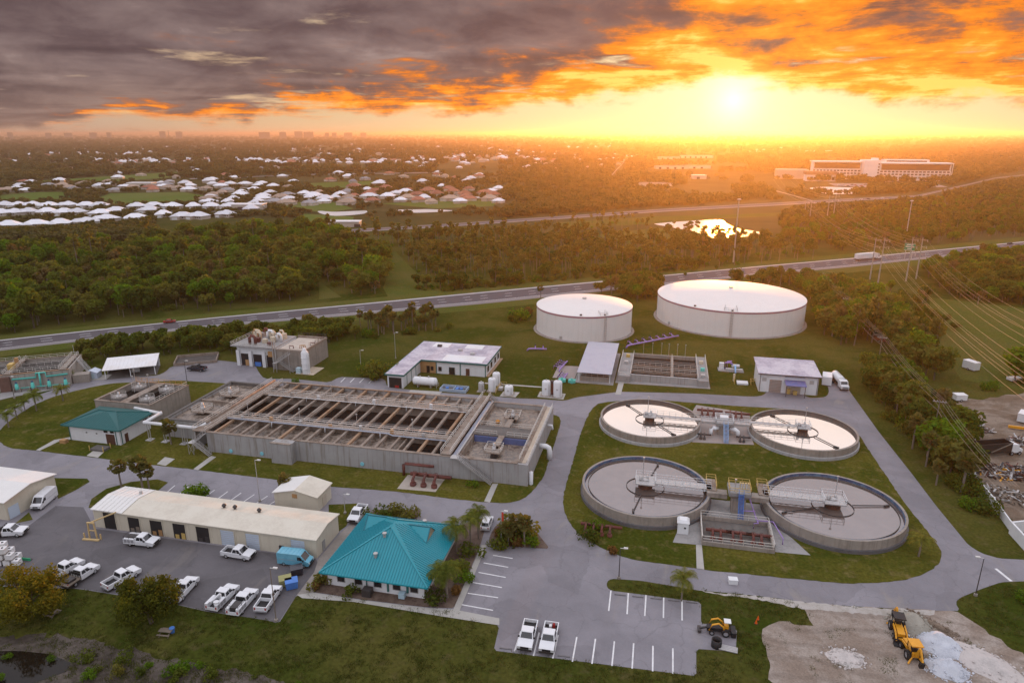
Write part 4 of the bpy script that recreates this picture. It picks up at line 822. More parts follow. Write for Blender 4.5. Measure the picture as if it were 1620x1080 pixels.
# ---- maintenance building
t = thing('workshop', 'long cream metal workshop with a row of open bay doors', 'building')
X0, X1, Y0, Y1, he, hr = -103.0, -56.7, 94.5, 103.0, 3.75, 4.4
wallbox(t, X0, Y0, X1, Y1, he, CREAM)
wr = M('white_roof_end', (.74, .73, .70), .5, .04, .4); warm = M('peach_roof', (.74, .58, .38), .45, .05, .3)
gable_roof(t, -96.2, Y0, X1, Y1, he, hr, CREAMR, .3, nseam=0, mats=[CREAMR, CREAMR]); gable_roof(t, X0, Y0, -96.55, Y1, he + .06, hr + .06, wr, .25, nseam=7)
for i, (a, b) in enumerate([(-100.8, -98.2), (-95.4, -92.9), (-90.6, -88.0), (-85.7, -83.1), (-80.8, -78.1), (-75.7, -73.0), (-70.6, -67.9), (-61.6, -58.9)]):
    op = i < 5; h = 3.2 if i else 3.5
    o = MB().box(a - .12, Y0 - .09, 0, a, Y0 + .02, h + .12).box(b, Y0 - .09, 0, b + .12, Y0 + .02, h + .12).box(a, Y0 - .09, h, b, Y0 + .02, h + .12).build('bay_door', CREAM, t)
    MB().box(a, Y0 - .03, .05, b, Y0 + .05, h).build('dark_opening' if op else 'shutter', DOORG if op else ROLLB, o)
    if op and i:   # things glimpsed inside
        MB().box(a + .3, Y0 - .05, .05, a + 1.1, Y0 - .031, .9).box(b - 1.0, Y0 - .05, .05, b - .2, Y0 - .031, 1.3).build('shelf_goods', (WOOD, TAN, YELP, STEEL)[i - 1], o)
    if not op:
        s2 = MB()
        for z in np.arange(.4, h, .4): s2.box(a, Y0 - .05, z, b, Y0 - .03, z + .04)
        s2.build('shutter_rib', GALV, o)
for x in np.arange(-97.4, -57, 4.95): MB().box(x - .06, Y0 - .05, 0, x + .06, Y0 + .01, he - .1).build('downpipe', M('cream_trim', (.66, .60, .48), .6, .05, .4), t)
for x in (-78.2, -75.9, -70.8): MB().cyl(x, 99.6, hr - .15, hr + .45, .24, 10).lathe([(.02, hr + .95), (.30, hr + .75), (.42, hr + .6), (.42, hr + .42), (.02, hr + .42)], 12, x, 99.6).build('roof_vent', STEEL, t, True)
MB().cyl(-97.5, 100.8, hr - .3, hr + .5, .3, 10).build('roof_vent', GALV, t); MB().box(-63.9, 94.2, .6, -63.1, 94.45, 1.7).build('door', STEEL, t); MB().box(-56.66, 96.5, .05, -56.6, 97.5, 2.1).build('door', M('grey_door', (.30, .30, .29), .6, .1, 1), t)
# cream shed
t = thing('storage_shed', 'small cream gabled metal shed behind the long workshop', 'shed')
wallbox(t, -73.4, 108.6, -64.0, 114.4, 3.3, CREAM)
X0, X1, Y0, Y1 = -73.4, -64.0, 108.6, 114.4
for k, xa in enumerate((X0 - .3, X1 + .3)):
    xm = -68.7; m = MB(); hexa(m, [(xa, Y0 - .3, 3.25), (xa, Y1 + .3, 3.25), (xm, Y1 + .3, 4.35), (xm, Y0 - .3, 4.35)], [(xa, Y0 - .3, 3.4), (xa, Y1 + .3, 3.4), (xm, Y1 + .3, 4.5), (xm, Y0 - .3, 4.5)])
    m.build('roof_slope', wr if k == 0 else CREAMR, t)
MB().face([(X0, Y0 + .01, 3.3), (X1, Y0 + .01, 3.3), (-68.7, Y0 + .01, 4.3)]).face([(X0, Y1 - .01, 3.3), (X1, Y1 - .01, 3.3), (-68.7, Y1 - .01, 4.3)]).build('gable', CREAM, t)
MB().box(-69.4, Y0 - .06, 2.6, -68.3, Y0 + .02, 3.5).build('vent', TAN, t); MB().box(-63.98, 110.6, .05, -63.92, 112.2, 2.3).build('door', M('cream_door', (.52, .46, .36), .6, .05, .5), t)
# left warehouse
t = thing('warehouse', 'cream warehouse with a white gabled roof at the left edge of the yard', 'building')
wallbox(t, -150, 92.6, -121.4, 104.0, 4.0, CREAM)
xm = (-150 - 121.4) / 2
Y0, Y1, ym = 92.6, 104.0, 98.3
for k, ya in enumerate((Y0 - .4, Y1 + .4)):
    m = MB(); hexa(m, [(-150.4, ya, 3.95), (-121.0, ya, 3.95), (-121.0, ym, 4.95), (-150.4, ym, 4.95)], [(-150.4, ya, 4.1), (-121.0, ya, 4.1), (-121.0, ym, 5.1), (-150.4, ym, 5.1)]); o = m.build('roof_slope', wr, t)
MB().face([(-121.42, Y0, 4), (-121.42, Y1, 4), (-121.42, ym, 4.95)]).build('gable', CREAM, t)
o = MB().box(-121.38, 93.0, 0, -121.3, 95.2, 2.5).build('roller_door', ROLLB, t); MB().box(-121.38, 101.3, 1.6, -121.05, 101.7, 2.3).build('wall_lamp', STEEL, t)
# ---- small teal building
t = thing('blower_building', 'small white building with a dark teal hipped roof on the lawn', 'building')
wallbox(t, -139.6, 126.0, -125.2, 136.2, 4.3, WHITE)
X0, X1, Y0, Y1, ze, zr = -140.8, -124.2, 125.1, 137.3, 4.3, 6.3
a, b = Vector((-134.9, 131.2, zr)), Vector((-130.1, 131.2, zr)); rf = MB(); c1, c2, c3, c4 = (X0, Y0, ze), (X1, Y0, ze), (X1, Y1, ze), (X0, Y1, ze)
rf.face([c1, c2, b, a]); rf.face([c2, c3, b]); rf.face([c3, c4, a, b]); rf.face([c4, c1, a]); roof = rf.build('roof', TEALD, t)
sm = MB(); tri_seams(sm, c2, c3, b, 20); tri_seams(sm, c1, c2, (a + b) / 2, 26); sm.build('seam', TEALD, roof)
hp = MB()
for p, q in ((c1, a), (c2, b), (c3, b), (c4, a), (a, b)): hp.bar(Vector(p) + Vector((0, 0, .06)), Vector(q) + Vector((0, 0, .06)), .25, .1)
hp.build('hip_cap', TEALD, roof); MB().box(X0, Y0 - .05, ze - .25, X1, Y0, ze).box(X1, Y0, ze - .25, X1 + .05, Y1, ze).build('fascia', TEALT, roof)
MB().box(-129.0, 125.9, .1, -126.6, 126.0, 2.7).build('roller_door', BROWND, t); window(t, -128.9, 126.0, 3.1, .9, .65, 's', STEEL); window(t, -127.1, 126.0, 3.1, .9, .65, 's', STEEL)
MB().box(-125.2, 127.6, .1, -125.1, 128.6, 2.3).build('door', BROWND, t); window(t, -125.2, 134.8, 2.0, 1.3, 1.2, 'e', STEEL)
for x, y in ((-139.4, 125.9), (-126.1, 125.9), (-125.1, 126.6)): MB().bar((x, y, 0), (x, y, 4.2), .12).build('downpipe', TEALT, t)
for x in (-134.5, -131.6): MB().box(x - .2, 125.92, 2.4, x + .2, 126.0, 2.65).build('vent', STEEL, t)
MB().box(-140.6, 123.7, 0, -139.0, 124.8, .9).build('utility_box', TAN, t)
t = thing('loading_platform', 'low grey platform with yellow posts before the brown roller door', 'platform', (-128.3, 122.9, 0))
MB().box(-1.9, -1.0, 0, 1.9, 1.3, .55).build('deck', CONCD, t); MB().bar((-1.9, -1, 0), (-1.9, -1, 1.4), .15).bar((1.9, -1, 0), (1.9, -1, 1.4), .15).bar((1.9, 1.2, 0), (1.9, 1.2, 1.4), .15).build('post', YELP, t)
# ---- L-shaped laboratory
t = thing('laboratory', 'L-shaped white building with a stained flat roof and green trim', 'building')
wallbox(t, -77.8, 177.4, -72.9, 210.3, 4.0, WHITE); wallbox(t, -72.9, 192.2, -51.6, 210.3, 4.0, WHITE)
MB().prism([(-78.3, 176.9), (-72.4, 176.9), (-72.4, 191.7), (-51.1, 191.7), (-51.1, 210.8), (-78.3, 210.8)], 4.0, 4.35).build('roof', FLATR, t)
lp = [(-78.35, 176.85), (-72.35, 176.85), (-72.35, 191.65), (-51.05, 191.65), (-51.05, 210.85), (-78.35, 210.85)]
for p, q in zip(lp, lp[1:] + lp[:1]): MB().bar((p[0], p[1], 4.14), (q[0], q[1], 4.14), .14, .5).build('fascia', TEALT, t)
for b in ((-66, 192.5, 4.35, -53, 198.5, 4.42), (-73.5, 205.5, 4.35, -68, 210, 4.42), (-62.5, 206.0, 4.35, -56.5, 210, 4.42)): box_part('roof_patch', WHITER, t, *b)
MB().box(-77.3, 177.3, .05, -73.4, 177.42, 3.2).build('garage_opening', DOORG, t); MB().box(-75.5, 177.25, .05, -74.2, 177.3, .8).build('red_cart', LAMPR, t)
MB().box(-72.9, 192.1, .05, -67.6, 192.2, 3.9).build('tan_panel', TAN, t)
for x, w, h, z in ((-70.3, .9, 2.2, .1), (-69.0, .8, 1.2, 1.0), (-66.4, .9, 1.2, 1.0), (-62.5, 1.7, 2.2, .1)): window(t, x, 192.1, z, w, h, 's', STEEL)
MB().box(-58.0, 192.08, .1, -56.8, 192.18, 2.3).build('door', BROWND, t)
for x in (-67.6, -59.8, -51.7): MB().box(x - .12, 192.02, 0, x + .12, 192.2, 4).build('corner_trim', TEALT, t)
for y in (180.5, 184.2, 188): MB().box(-72.9, y - .1, 0, -72.82, y + .1, 4).build('corner_trim', TEALT, t)
for y in (195, 199, 204, 208): window(t, -51.6, y, 1.0, 1.6, 1.6, 'e', STEEL)
MB().box(-51.6, 192.5, .05, -50.6, 211, .12).build('entrance_slab', M('tan_slab2', (.40, .27, .17), .9, .1, 1), t)
for x, y in ((-71, 206), (-63, 203), (-58, 200)): MB().box(x - .7, y - .5, 4.35, x + .7, y + .5, 5.0).build('roof_unit', STEEL if x == -71 else GALV, t)
# ---- headworks
t = thing('headworks', 'white concrete headworks with bay doors and pipework crowding its roof deck', 'building')
wallbox(t, -133.2, 186.0, -119.0, 198.5, 6.6, WHITE)
for i, x in enumerate((-132.6, -128.2, -123.4, -119.6)): MB().box(x - .55, 185.2, 0, x + .55, 186.0, 5.2).build('pier', WHITE, t)
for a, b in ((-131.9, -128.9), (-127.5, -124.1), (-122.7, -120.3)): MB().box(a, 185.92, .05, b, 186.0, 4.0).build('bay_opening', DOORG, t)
MB().box(-130.4, 185.7, .1, -129.2, 185.9, 2.0).build('bin', TAN, t); MB().box(-126.9, 185.6, .1, -124.8, 185.9, 1.5).build('bin', BLUEP, t)
MB().box(-134.6, 184.6, 6.6, -119.0, 198.8, 6.95).build('deck', SLAB, t); MB().rail([(-134.5, 198.7, 6.95), (-134.5, 184.7, 6.95), (-119.2, 184.7, 6.95)], 1.1).build('railing', RAILM, t)
hcol = M('beige_machine', (.58, .50, .38), .6, .15, 1); hr_ = random.Random(3)
for i in range(11):
    x, y = -133 + hr_.random() * 13, 187 + hr_.random() * 10; k = .5 + hr_.random() * .7; mt = (hcol, hcol, TAN, REDP, WHITE)[i % 5]
    MB().tube([(x, y, 6.95), (x, y, 8.1 + k), (x + .5 * k, y, 8.6 + k), (x + 1.3 * k, y, 8.6 + k), (x + 1.8 * k, y, 8.1 + k), (x + 1.8 * k, y, 6.95)], .32 * k + .12, 8).build('roof_pipe', mt, t, True)
for i in range(7):
    x, y = -132.5 + hr_.random() * 12, 186.5 + hr_.random() * 10; MB().box(x - .7, y - .6, 6.95, x + .7, y + .6, 7.8 + hr_.random()).build('roof_machine', (hcol, REDP, GALV)[i % 3], t)
wallbox(t, -119.0, 184.4, -108.6, 200.0, 6.2, CONC); MB().box(-118.6, 186.8, 6.2, -109.0, 199.6, 6.3).build('deck', M('pale_deck', (.52, .45, .38), .9, .15, .5), t)
for b in ((-119.1, 184.3, 6.2, -108.5, 184.8, 6.9), (-109.0, 184.8, 6.2, -108.5, 199.5, 6.9), (-119.1, 199.5, 6.2, -108.5, 200.1, 6.9)): box_part('parapet', CONCT, t, *b)
MB().rail([(-118.9, 200, 6.9), (-108.6, 200, 6.9), (-108.6, 192, 6.9)], 1.0).build('railing', STEEL, t)
for i in range(6): x, y = -117.5 + hr_.random() * 8, 187 + hr_.random() * 9; MB().tube([(x, y, 6.3), (x, y, 7.2), (x + 1.2, y + .3, 7.2), (x + 1.2, y + .3, 6.3)], .16, 8).build('roof_pipe', (TAN, hcol, REDP)[i % 3], t, True)
stairs(t, (-111.8, 183.4, .1), (-116.8, 183.4, 3.0), 1.0); stairs(t, (-117.0, 182.3, 3.0), (-112.4, 182.3, 6.2), 1.0); MB().box(-118.2, 181.7, 2.9, -116.7, 184.0, 3.0).build('landing', GALV, t); MB().bar((-118, 181.8, 0), (-118, 181.8, 3), .12).bar((-116.9, 181.8, 0), (-116.9, 181.8, 3), .12).bar((-112.4, 181.9, 0), (-112.4, 181.9, 6.2), .12).build('stair_frame', GALV, t)
for x in (-119.2, -118.3): MB().bar((x, 184.2, 0), (x, 184.2, 9.5), .3).build('riser_pipe', GALV, t)
MB().box(-121.5, 184.9, 3.9, -118.6, 185.4, 5.6).build('tan_panel', TAN, t)
t = thing('scrubber_tower', 'tall white cylindrical vessel at the corner of the headworks', 'tank', (-107.4, 183.0, 0))
MB().lathe([(1.15, .1), (1.15, 6.9), (.75, 7.5), (.55, 7.6), (.55, 8.3), (.02, 8.35)], 20).build('shell', WHITE, t, True)
for z in (1.6, 3.4, 5.2): MB().lathe([(1.15, z), (1.26, z + .05), (1.26, z + .2), (1.15, z + .25)], 20).build('flange', WHITE, t)
for a in (0, -.6): MB().bar((1.35 * math.cos(a), 1.35 * math.sin(a), .1), (1.35 * math.cos(a), 1.35 * math.sin(a), 6.6), .14).build('side_pipe', WHITE, t)
MB().box(-3.2, -1.2, .06, 3.0, 6.0, .16).build('pad', M('pad_tan', (.50, .42, .32), .9, .1, .5), t); MB().box(-3.0, -1.0, .16, -1.6, .3, 1.9).build('pump_cabinet', M('pale_cyan', (.50, .64, .70), .5, .08, 1), t)
# ---- left aeration tanks with turquoise pipework
RZ = math.radians(31); bl = G(113, 609)
t = thing('aeration_tank', 'concrete aeration tank with turquoise pipes along its face at the left edge', 'tank', (bl.x, bl.y, 0), RZ)
for b in ((-42, 0, 0, 0, .5, 4.9), (-42, 14.5, 0, 0, 15, 4.9), (-.5, .5, 0, 0, 14.5, 4.9), (-16.0, .5, 0, -15.4, 14.5, 4.6)): box_part('wall', M('tan_concrete', (.40, .36, .32), .9, .12, .3, streak=.4), t, *b)
box_part('coping', CONCR, t, -42, -.1, 4.9, .1, .6, 5.05); box_part('coping', CONCT, t, -42, 14.4, 4.9, .1, 15.1, 5.05); box_part('water', W_DRK, t, -42, .5, 1, -.5, 14.5, 3.6)
for y in (4.2, 8.4, 11.6): box_part('baffle_wall', CONCD, t, -42, y, 0, -.5, y + .35, 4.4)
for y in (.35, 4.4, 8.6, 14.7): MB().rail([(-42, y, 5.0 if y in (.35, 14.7) else 4.4), (-.6, y, 5.0 if y in (.35, 14.7) else 4.4)], 1.05, 2).build('railing', RAILM, t)
for x in (-1.6, -15.7):
    o = MB().box(x - .9, -.2, 5.05, x + .9, 15, 5.2).build('walkway', CONCT, t); MB().rail([(x - .85, 0, 5.2), (x - .85, 15, 5.2)]).rail([(x + .85, 0, 5.2), (x + .85, 15, 5.2)]).build('railing', RAILM, o)
MB().bar((-1.6, 14, 5.2), (-1.6, 14, 8.5), .12).build('lamp_post', GALV, t); MB().box(-16.6, 4, 5.2, -15.2, 6.5, 6.8).build('gate_hoist', YELP, t); MB().box(-16.2, 9, 5.2, -15.4, 10, 7.2).build('gate_hoist', TAN, t)
MB().box(-17.6, -1.0, 0, -15.0, -.02, 4.4).build('stair_screen', M('brown_screen', (.16, .09, .07), .8, .2, 1), t)
stairs(t, (5.2, 5.0, .1), (.4, 9.5, 5.0), 1.1); MB().box(.3, 1.2, 0, 4.6, 4.2, 2.6).build('annex', CONC, t)
MB().tube([(-42, -.5, 3.6), (-19, -.5, 3.6)], .24, 8).tube([(-14.4, -.5, 3.6), (-8.4, -.5, 3.6), (-8.3, -.5, 4.9), (-5.9, -.5, 4.9), (-5.8, -.5, 3.6), (-.3, -.5, 3.8)], .26, 8).tube([(-7.4, -.5, 4.9), (-7.3, -1.4, 1.2)], .26, 8).tube([(-13.6, -1.6, 1.1), (.2, -1.6, 1.1)], .14, 8).build('air_main', TURQ, t, True)
for i, x in enumerate((-13.2, -9.2, -5.0, -.8)):
    o = MB().cyl(x, -1.8, .9, 2.2, .46, 12).lathe([(.46, 2.2), (.3, 2.6), (.02, 2.7)], 12, x, -1.8).build('blower', TURQ, t, True); MB().cyl(x, -1.8, 2.65, 3.05, .24, 10).build('motor_cap', M('navy', (.03, .07, .2), .5, .1, 1), o); MB().box(x - .9, -2.4, .1, x - .7, -1.2, 1.2).box(x + .7, -2.4, .1, x + .9, -1.2, 1.2).build('blower_stand', CONC, o)
structure('concrete_pad', MB().sheet([G(*p)[:2] for p in ((-30, 640), (20, 628), (60, 621), (108, 612), (116, 605), (60, 612), (0, 622), (-40, 628))], .09), SLAB)
# carport
c0 = G(168, 600.5); RZ = math.radians(33)
t = thing('carport', 'open sided carport with a bright white sloping roof behind the lawn', 'carport', (c0.x, c0.y, 0), RZ)
m = MB(); hexa(m, [(-.6, -.6, 3.0), (14.2, -.6, 3.0), (14.2, 9.5, 4.0), (-.6, 9.5, 4.0)], [(-.6, -.6, 3.16), (14.2, -.6, 3.16), (14.2, 9.5, 4.16), (-.6, 9.5, 4.16)]); o = m.build('roof', WHITER, t); seams(MB(), (-.6, -.6, 3.16), (14.2, -.6, 3.16), (14.2, 9.5, 4.16), (-.6, 9.5, 4.16), 14, .08, .06).build('seam', WHITER, o)
for x in (0, 6.8, 13.6):
    for y in (0, 8.9): MB().bar((x, y, 0), (x, y, 3.0 + y * .1), .2).build('post', WHITE, t)
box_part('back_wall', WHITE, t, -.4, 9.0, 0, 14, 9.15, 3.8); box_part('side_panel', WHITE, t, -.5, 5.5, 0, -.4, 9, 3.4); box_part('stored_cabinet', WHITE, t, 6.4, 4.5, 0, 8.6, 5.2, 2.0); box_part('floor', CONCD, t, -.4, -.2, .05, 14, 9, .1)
c0 = G(136, 600)
t = thing('garden_shed', 'small pale blue gabled shed beside the carport', 'shed', (c0.x, c0.y, 0), math.radians(20))
wallbox(t, 0, 0, 3.4, 3.0, 1.9, M('pale_blue_wall', (.55, .62, .74), .6, .05, .5)); m = MB()
for k, xa in enumerate((-.2, 3.6)): hexa(m, [(xa, -.2, 1.85), (xa, 3.2, 1.85), (1.7, 3.2, 2.7), (1.7, -.2, 2.7)], [(xa, -.2, 1.95), (xa, 3.2, 1.95), (1.7, 3.2, 2.8), (1.7, -.2, 2.8)])
m.build('roof', M('pale_blue_roof', (.56, .62, .72), .5, .05, .5), t); MB().face([(0, 0, 1.9), (3.4, 0, 1.9), (1.7, 0, 2.7)]).build('gable', MATS['pale_blue_wall'], t); MB().box(.8, -.05, .1, 2.6, .01, 1.7).build('double_door', M('pale_cyan2', (.48, .62, .68), .5, .05, 1), t)
MB().box(-1.6, -1.2, .06, 6.2, 3.4, .12).build('pad', WALK, t); MB().box(1.0, -.7, .12, 1.5, -.3, .95).build('red_can', LAMPR, t)
t = thing('sand_drying_bed', 'dark walled drying bed beside the carport yard', 'bed', (-149.2, 186.6, 0), math.radians(30))
for b in ((-6.5, -4.2, 0, 6.5, -3.9, .9), (-6.5, 3.9, 0, 6.5, 4.2, 1.2), (-6.5, -3.9, 0, -6.2, 3.9, 1.0), (6.2, -3.9, 0, 6.5, 3.9, 1.0)): box_part('kerb_wall', CONCT, t, *b)
box_part('sludge', M('sludge', (.085, .075, .068), .95, .3, .6), t, -6.2, -3.9, .02, 6.2, 3.9, .35)
# ---- tanks north of the basin
t = thing('horizontal_tank', 'white horizontal cylinder tank on saddles before the L-shaped building', 'tank', (-67.1, 180.2, 0))
m = MB(); m.tube([(-3.3, 0, 1.75), (-3.1, 0, 1.75), (3.1, 0, 1.75), (3.3, 0, 1.75)], 1.25, 20); m.build('vessel', WHITE, t, True)
m = MB()
for s in (-1, 1): m.lathe([(1.25, 0), (1.0, .38), (.5, .6), (.02, .66)], 20)
ec = MB()
for s in (-1, 1):
    for k in range(4):
        pass
for s in (-1, 1): MB().tube([(s * 3.28, 0, 1.75), (s * 3.55, 0, 1.75), (s * 3.75, 0, 1.75), (s * 3.85, 0, 1.75)], 1.22, 20, .25).build('end_cap', WHITE, t, True)
for x in (-2, 2): MB().box(x - .2, -1.0, 0, x + .2, 1.0, 1.0).build('saddle', CONC, t)
MB().rail([(3.9, -1.2, .1), (3.9, 1.2, .1)], 1.1).cyl(-1.5, 0, 3.0, 3.35, .2, 8).cyl(1.2, 0, 3.0, 3.4, .25, 8).build('fittings', GALV, t)
structure('concrete_pad', MB().sheet([(-70.3, 173.6), (-60.8, 174.2), (-60.8, 177.2), (-70.3, 176.6)], .09), WALK)
t = thing('containment_skid', 'pale blue low containment basin beside the horizontal tank', 'skid', (-57.7, 179.2, .05))
for b in ((-4, -1.8, 0, 4, -1.6, .9), (-4, 1.6, 0, 4, 1.8, .9), (-4, -1.6, 0, -3.8, 1.6, .9), (3.8, -1.6, 0, 4, 1.6, .9), (-.1, -1.6, 0, .1, 1.6, .8)): box_part('side', M('pale_blue_steel', (.33, .42, .52), .6, .1, .6), t, *b)
box_part('floor', CONCD, t, -3.8, -1.6, .01, 3.8, 1.6, .1); MB().cyl(-2.2, 0, .1, .8, .5, 10).cyl(2, .3, .1, .7, .5, 10).box(.6, -1, .1, 1.4, .4, .9).build('dosing_pump', BLUEP, t)
def vtank(x, y, r, h, label, dome=.5, mat=WHITE, legs=False):
    t = thing('chemical_tank', label, 'tank', (x, y, .06), 0, 'upright white chemical tanks')
    MB().lathe([(r, .1), (r, h - dome), (r * .85, h - dome * .45), (r * .4, h - .08), (.02, h)], 20).build('vessel', mat, t, True); MB().cyl(0, 0, h - .05, h + .15, .25, 10).build('lid', GALV, t)
    MB().box(-r - .3, -r - .3, 0, r + .3, r + .3, .12).build('plinth', CONC, t); MB().tube([(r * .7, -r * .8, .3), (r * .75, -r * .85, h * .75), (r * .4, -r * .4, h - .1)], .06, 6).build('fill_pipe', GALV, t)
    if legs: MB().box(-.25, -r - .04, h * .45, .25, -r + .05, h * .45 + .4).build('plate', GALV, t)
    return t
vtank(-49.8, 180.2, .85, 2.9, 'short grey-white chemical tank, leftmost of the tank cluster north of the basin', .4, GALV); vtank(-46.8, 181.2, 1.1, 4.1, 'front tall white tank of the cluster north of the basin'); vtank(-46.8, 186.4, 1.15, 4.0, 'rear tall white tank of the cluster north of the basin'); vtank(-41.4, 179.6, 1.25, 2.8, 'squat white tank right of the tank cluster', .5, legs=True)
vtank(-30.8, 181.5, 1.25, 4.5, 'left of the two tall white tanks by the road bend', .6, legs=True); vtank(-27.4, 181.0, 1.25, 4.9, 'right of the two tall white tanks by the road bend', .6, legs=True)
structure('concrete_pad', MB().sheet([(-43.6, 177.4), (-39, 177.6), (-38.6, 181.6), (-43.4, 181.4)], .10), WALK); structure('concrete_pad', MB().sheet([(-33, 179.2), (-25.4, 178.8), (-25.4, 183.4), (-33, 183.6)], .10), WALK)
t = thing('pipe_rack', 'yellow railed pipe rack beside the white tank cluster', 'pipe rack', (-44.0, 182.4, .06)); MB().rail([(-1.2, -3.5, .1), (-1.2, 3.2, .1), (.6, 3.2, .1)], 1.2, 1.2, .08).build('railing', YELP, t); MB().box(-1.0, -1, .1, .2, .8, .9).build('skid', GALV, t)
structure('footpath', MB().sheet([(-50.5, 186.4), (-33.2, 186.8), (-33.2, 187.7), (-50.5, 187.3)], .08), WALK)
t = thing('filter_control', 'red and white pipe panel between the two tall tanks', 'panel', (-29.1, 182.0, .1)); MB().box(-.35, -.3, 0, .35, .3, 3.6).build('panel', REDP, t); MB().box(-.5, -.5, 3.6, .5, .3, 4.3).build('motor', STEEL, t)
for i, x in enumerate((-27.9, -24.9)):
    t = thing('booster_pump', ('turquoise pump set nearer to the two tall tanks', 'turquoise pump set nearer to the metal roofed shed')[i], 'pump', (x, 192.6, .08), 0, 'turquoise pumps')
    MB().cyl(0, 0, 0, .9, .6, 12).box(-1.1, -.5, .2, 1.1, .5, 1.0).build('pump_body', TURQ, t); MB().tube([(-1, .7, .9), (1.1, .7, .9)], .22, 8).build('header_pipe', TURQ, t, True); MB().cyl(0, 0, .9, 1.5, .3, 10).build('motor', TURQ, t)
# purple pipework
def purple(loc, rz, n, L_, label, k=1.0, dark=False):
    t = thing('reuse_pipework', label, 'pipework', loc, rz, 'purple pipework'); t.scale = (k,) * 3
    MB().tube([(-1.6, 0, .1), (-1.0, 0, .9), (0, 0, 1.0), (L_, 0, 1.0)], .3, 10).build('header_pipe', PURP, t, True)
    for i in range(n):
        x = L_ * (i + .5) / n; o = MB().tube([(x, 0, 1.0), (x, 1.6, 1.0), (x, 2.2, 1.4), (x, 3.0, 1.4), (x, 3.3, .1)], .2, 8).build('branch_pipe', PURP, t, True); MB().cyl(x, 2.4, 1.5, 2.1, .22, 8).lathe([(.3, 1.9), (.36, 1.95), (.3, 2.0)], 10, x, 1.0).build('valve', STEEL, o)
    return t
purple((-10.0, 232.4, .06), math.radians(43), 7, 23, 'long row of purple pipes behind the open filter basin')
purple((-43.0, 221.0, .06), math.radians(8), 2, 6, 'short purple pipe rack on the lawn before the smaller storage tank', .9)
purple((-30.0, 203.0, .06), math.radians(82), 4, 9.5, 'purple pipe bundle left of the metal roofed shed', .8); purple((-27.6, 195.0, .06), math.radians(84), 3, 6, 'darker purple valve bundle near the turquoise pumps', .7)
t = thing('chemical_skid', 'skid with purple and white equipment on the lawn by the filter basin', 'skid', (22.6, 215.8, .06)); MB().box(-3.8, -2.4, 0, 4.0, 1.2, .25).build('base', SLAB, t); MB().box(-3.4, -.6, .25, -2.0, .6, 2.2).box(.4, .0, 1.0, 2.8, .8, 1.7).build('cabinet', WHITE, t)
MB().tube([(-1.6, 0, .3), (-1.6, 0, 2.3), (-.2, 0, 2.4), (.6, .2, 1.8)], .3, 8).tube([(-.9, .6, .3), (-.9, .6, 2.6), (.4, .8, 2.6)], .24, 8).build('pipe', PURP, t, True); MB().tube([(1.4, -3.4, .2), (1.4, -1.4, 1.2), (1.4, 0, 1.5)], .28, 8).build('pipe', M('sky_blue_pipe', (.30, .52, .80), .5, .1, 1), t, True); MB().box(-1.5, -1.8, .25, 3.5, -.6, .8).build('manifold', GALV, t)
t = thing('sampling_skid', 'small cream skid with yellow stands left of the white garage', 'skid', (25.2, 203.6, .06)); MB().box(-1.6, -1.3, 0, 1.6, 1.2, .5).build('base', WHITE, t); MB().rail([(-2.4, -1.2, 0), (-2.4, 1.2, 0)], 1.6, 1, .12).rail([(2.4, -1, 0), (2.4, 1.2, 0), (4.2, 1.4, 0)], 1.3, 1, .12).build('stand', YELP, t); MB().cyl(-2.4, .8, .4, 2.6, .3, 8).build('cylinder', hcol, t)
# metal roofed filter shed
t = thing('filter_shed', 'open filter shed under a long shiny metal roof', 'shed')
m = MB(); hexa(m, [(-23.6, 194.2, 3.0), (-13.3, 194.2, 3.0), (-13.3, 224.4, 3.7), (-23.6, 224.4, 3.7)], [(-23.6, 194.2, 3.15), (-13.3, 194.2, 3.15), (-13.3, 224.4, 3.85), (-23.6, 224.4, 3.85)]); o = m.build('roof', MROOF, t); seams(MB(), (-23.6, 194.2, 3.15), (-13.3, 194.2, 3.15), (-13.3, 224.4, 3.85), (-23.6, 224.4, 3.85), 16, .1, .07).build('seam', MROOF, o)
for y in (195, 204.5, 214, 223.5):
    for x in (-23.1, -13.8): MB().bar((x, y, 0), (x, y, 3.1), .22).build('post', WHITE, t)
box_part('filter_wall', CONC, t, -22.8, 195.5, 0, -14.1, 195.9, 1.6); box_part('filter_cell', STEEL, t, -22.8, 195.9, 0, -14.1, 223, 1.2); box_part('pad', SLAB, t, -24.4, 193.4, .05, -12.6, 225, .11)
MB().rail([(-22.8, 195.6, 1.6), (-14.1, 195.6, 1.6)], 1.0).build('railing', RAILM, t); structure('concrete_pad', MB().sheet([(-31.4, 196), (-24.6, 196), (-24.6, 208.5), (-31.4, 208)], .09), MATS['pinkish_pad'])
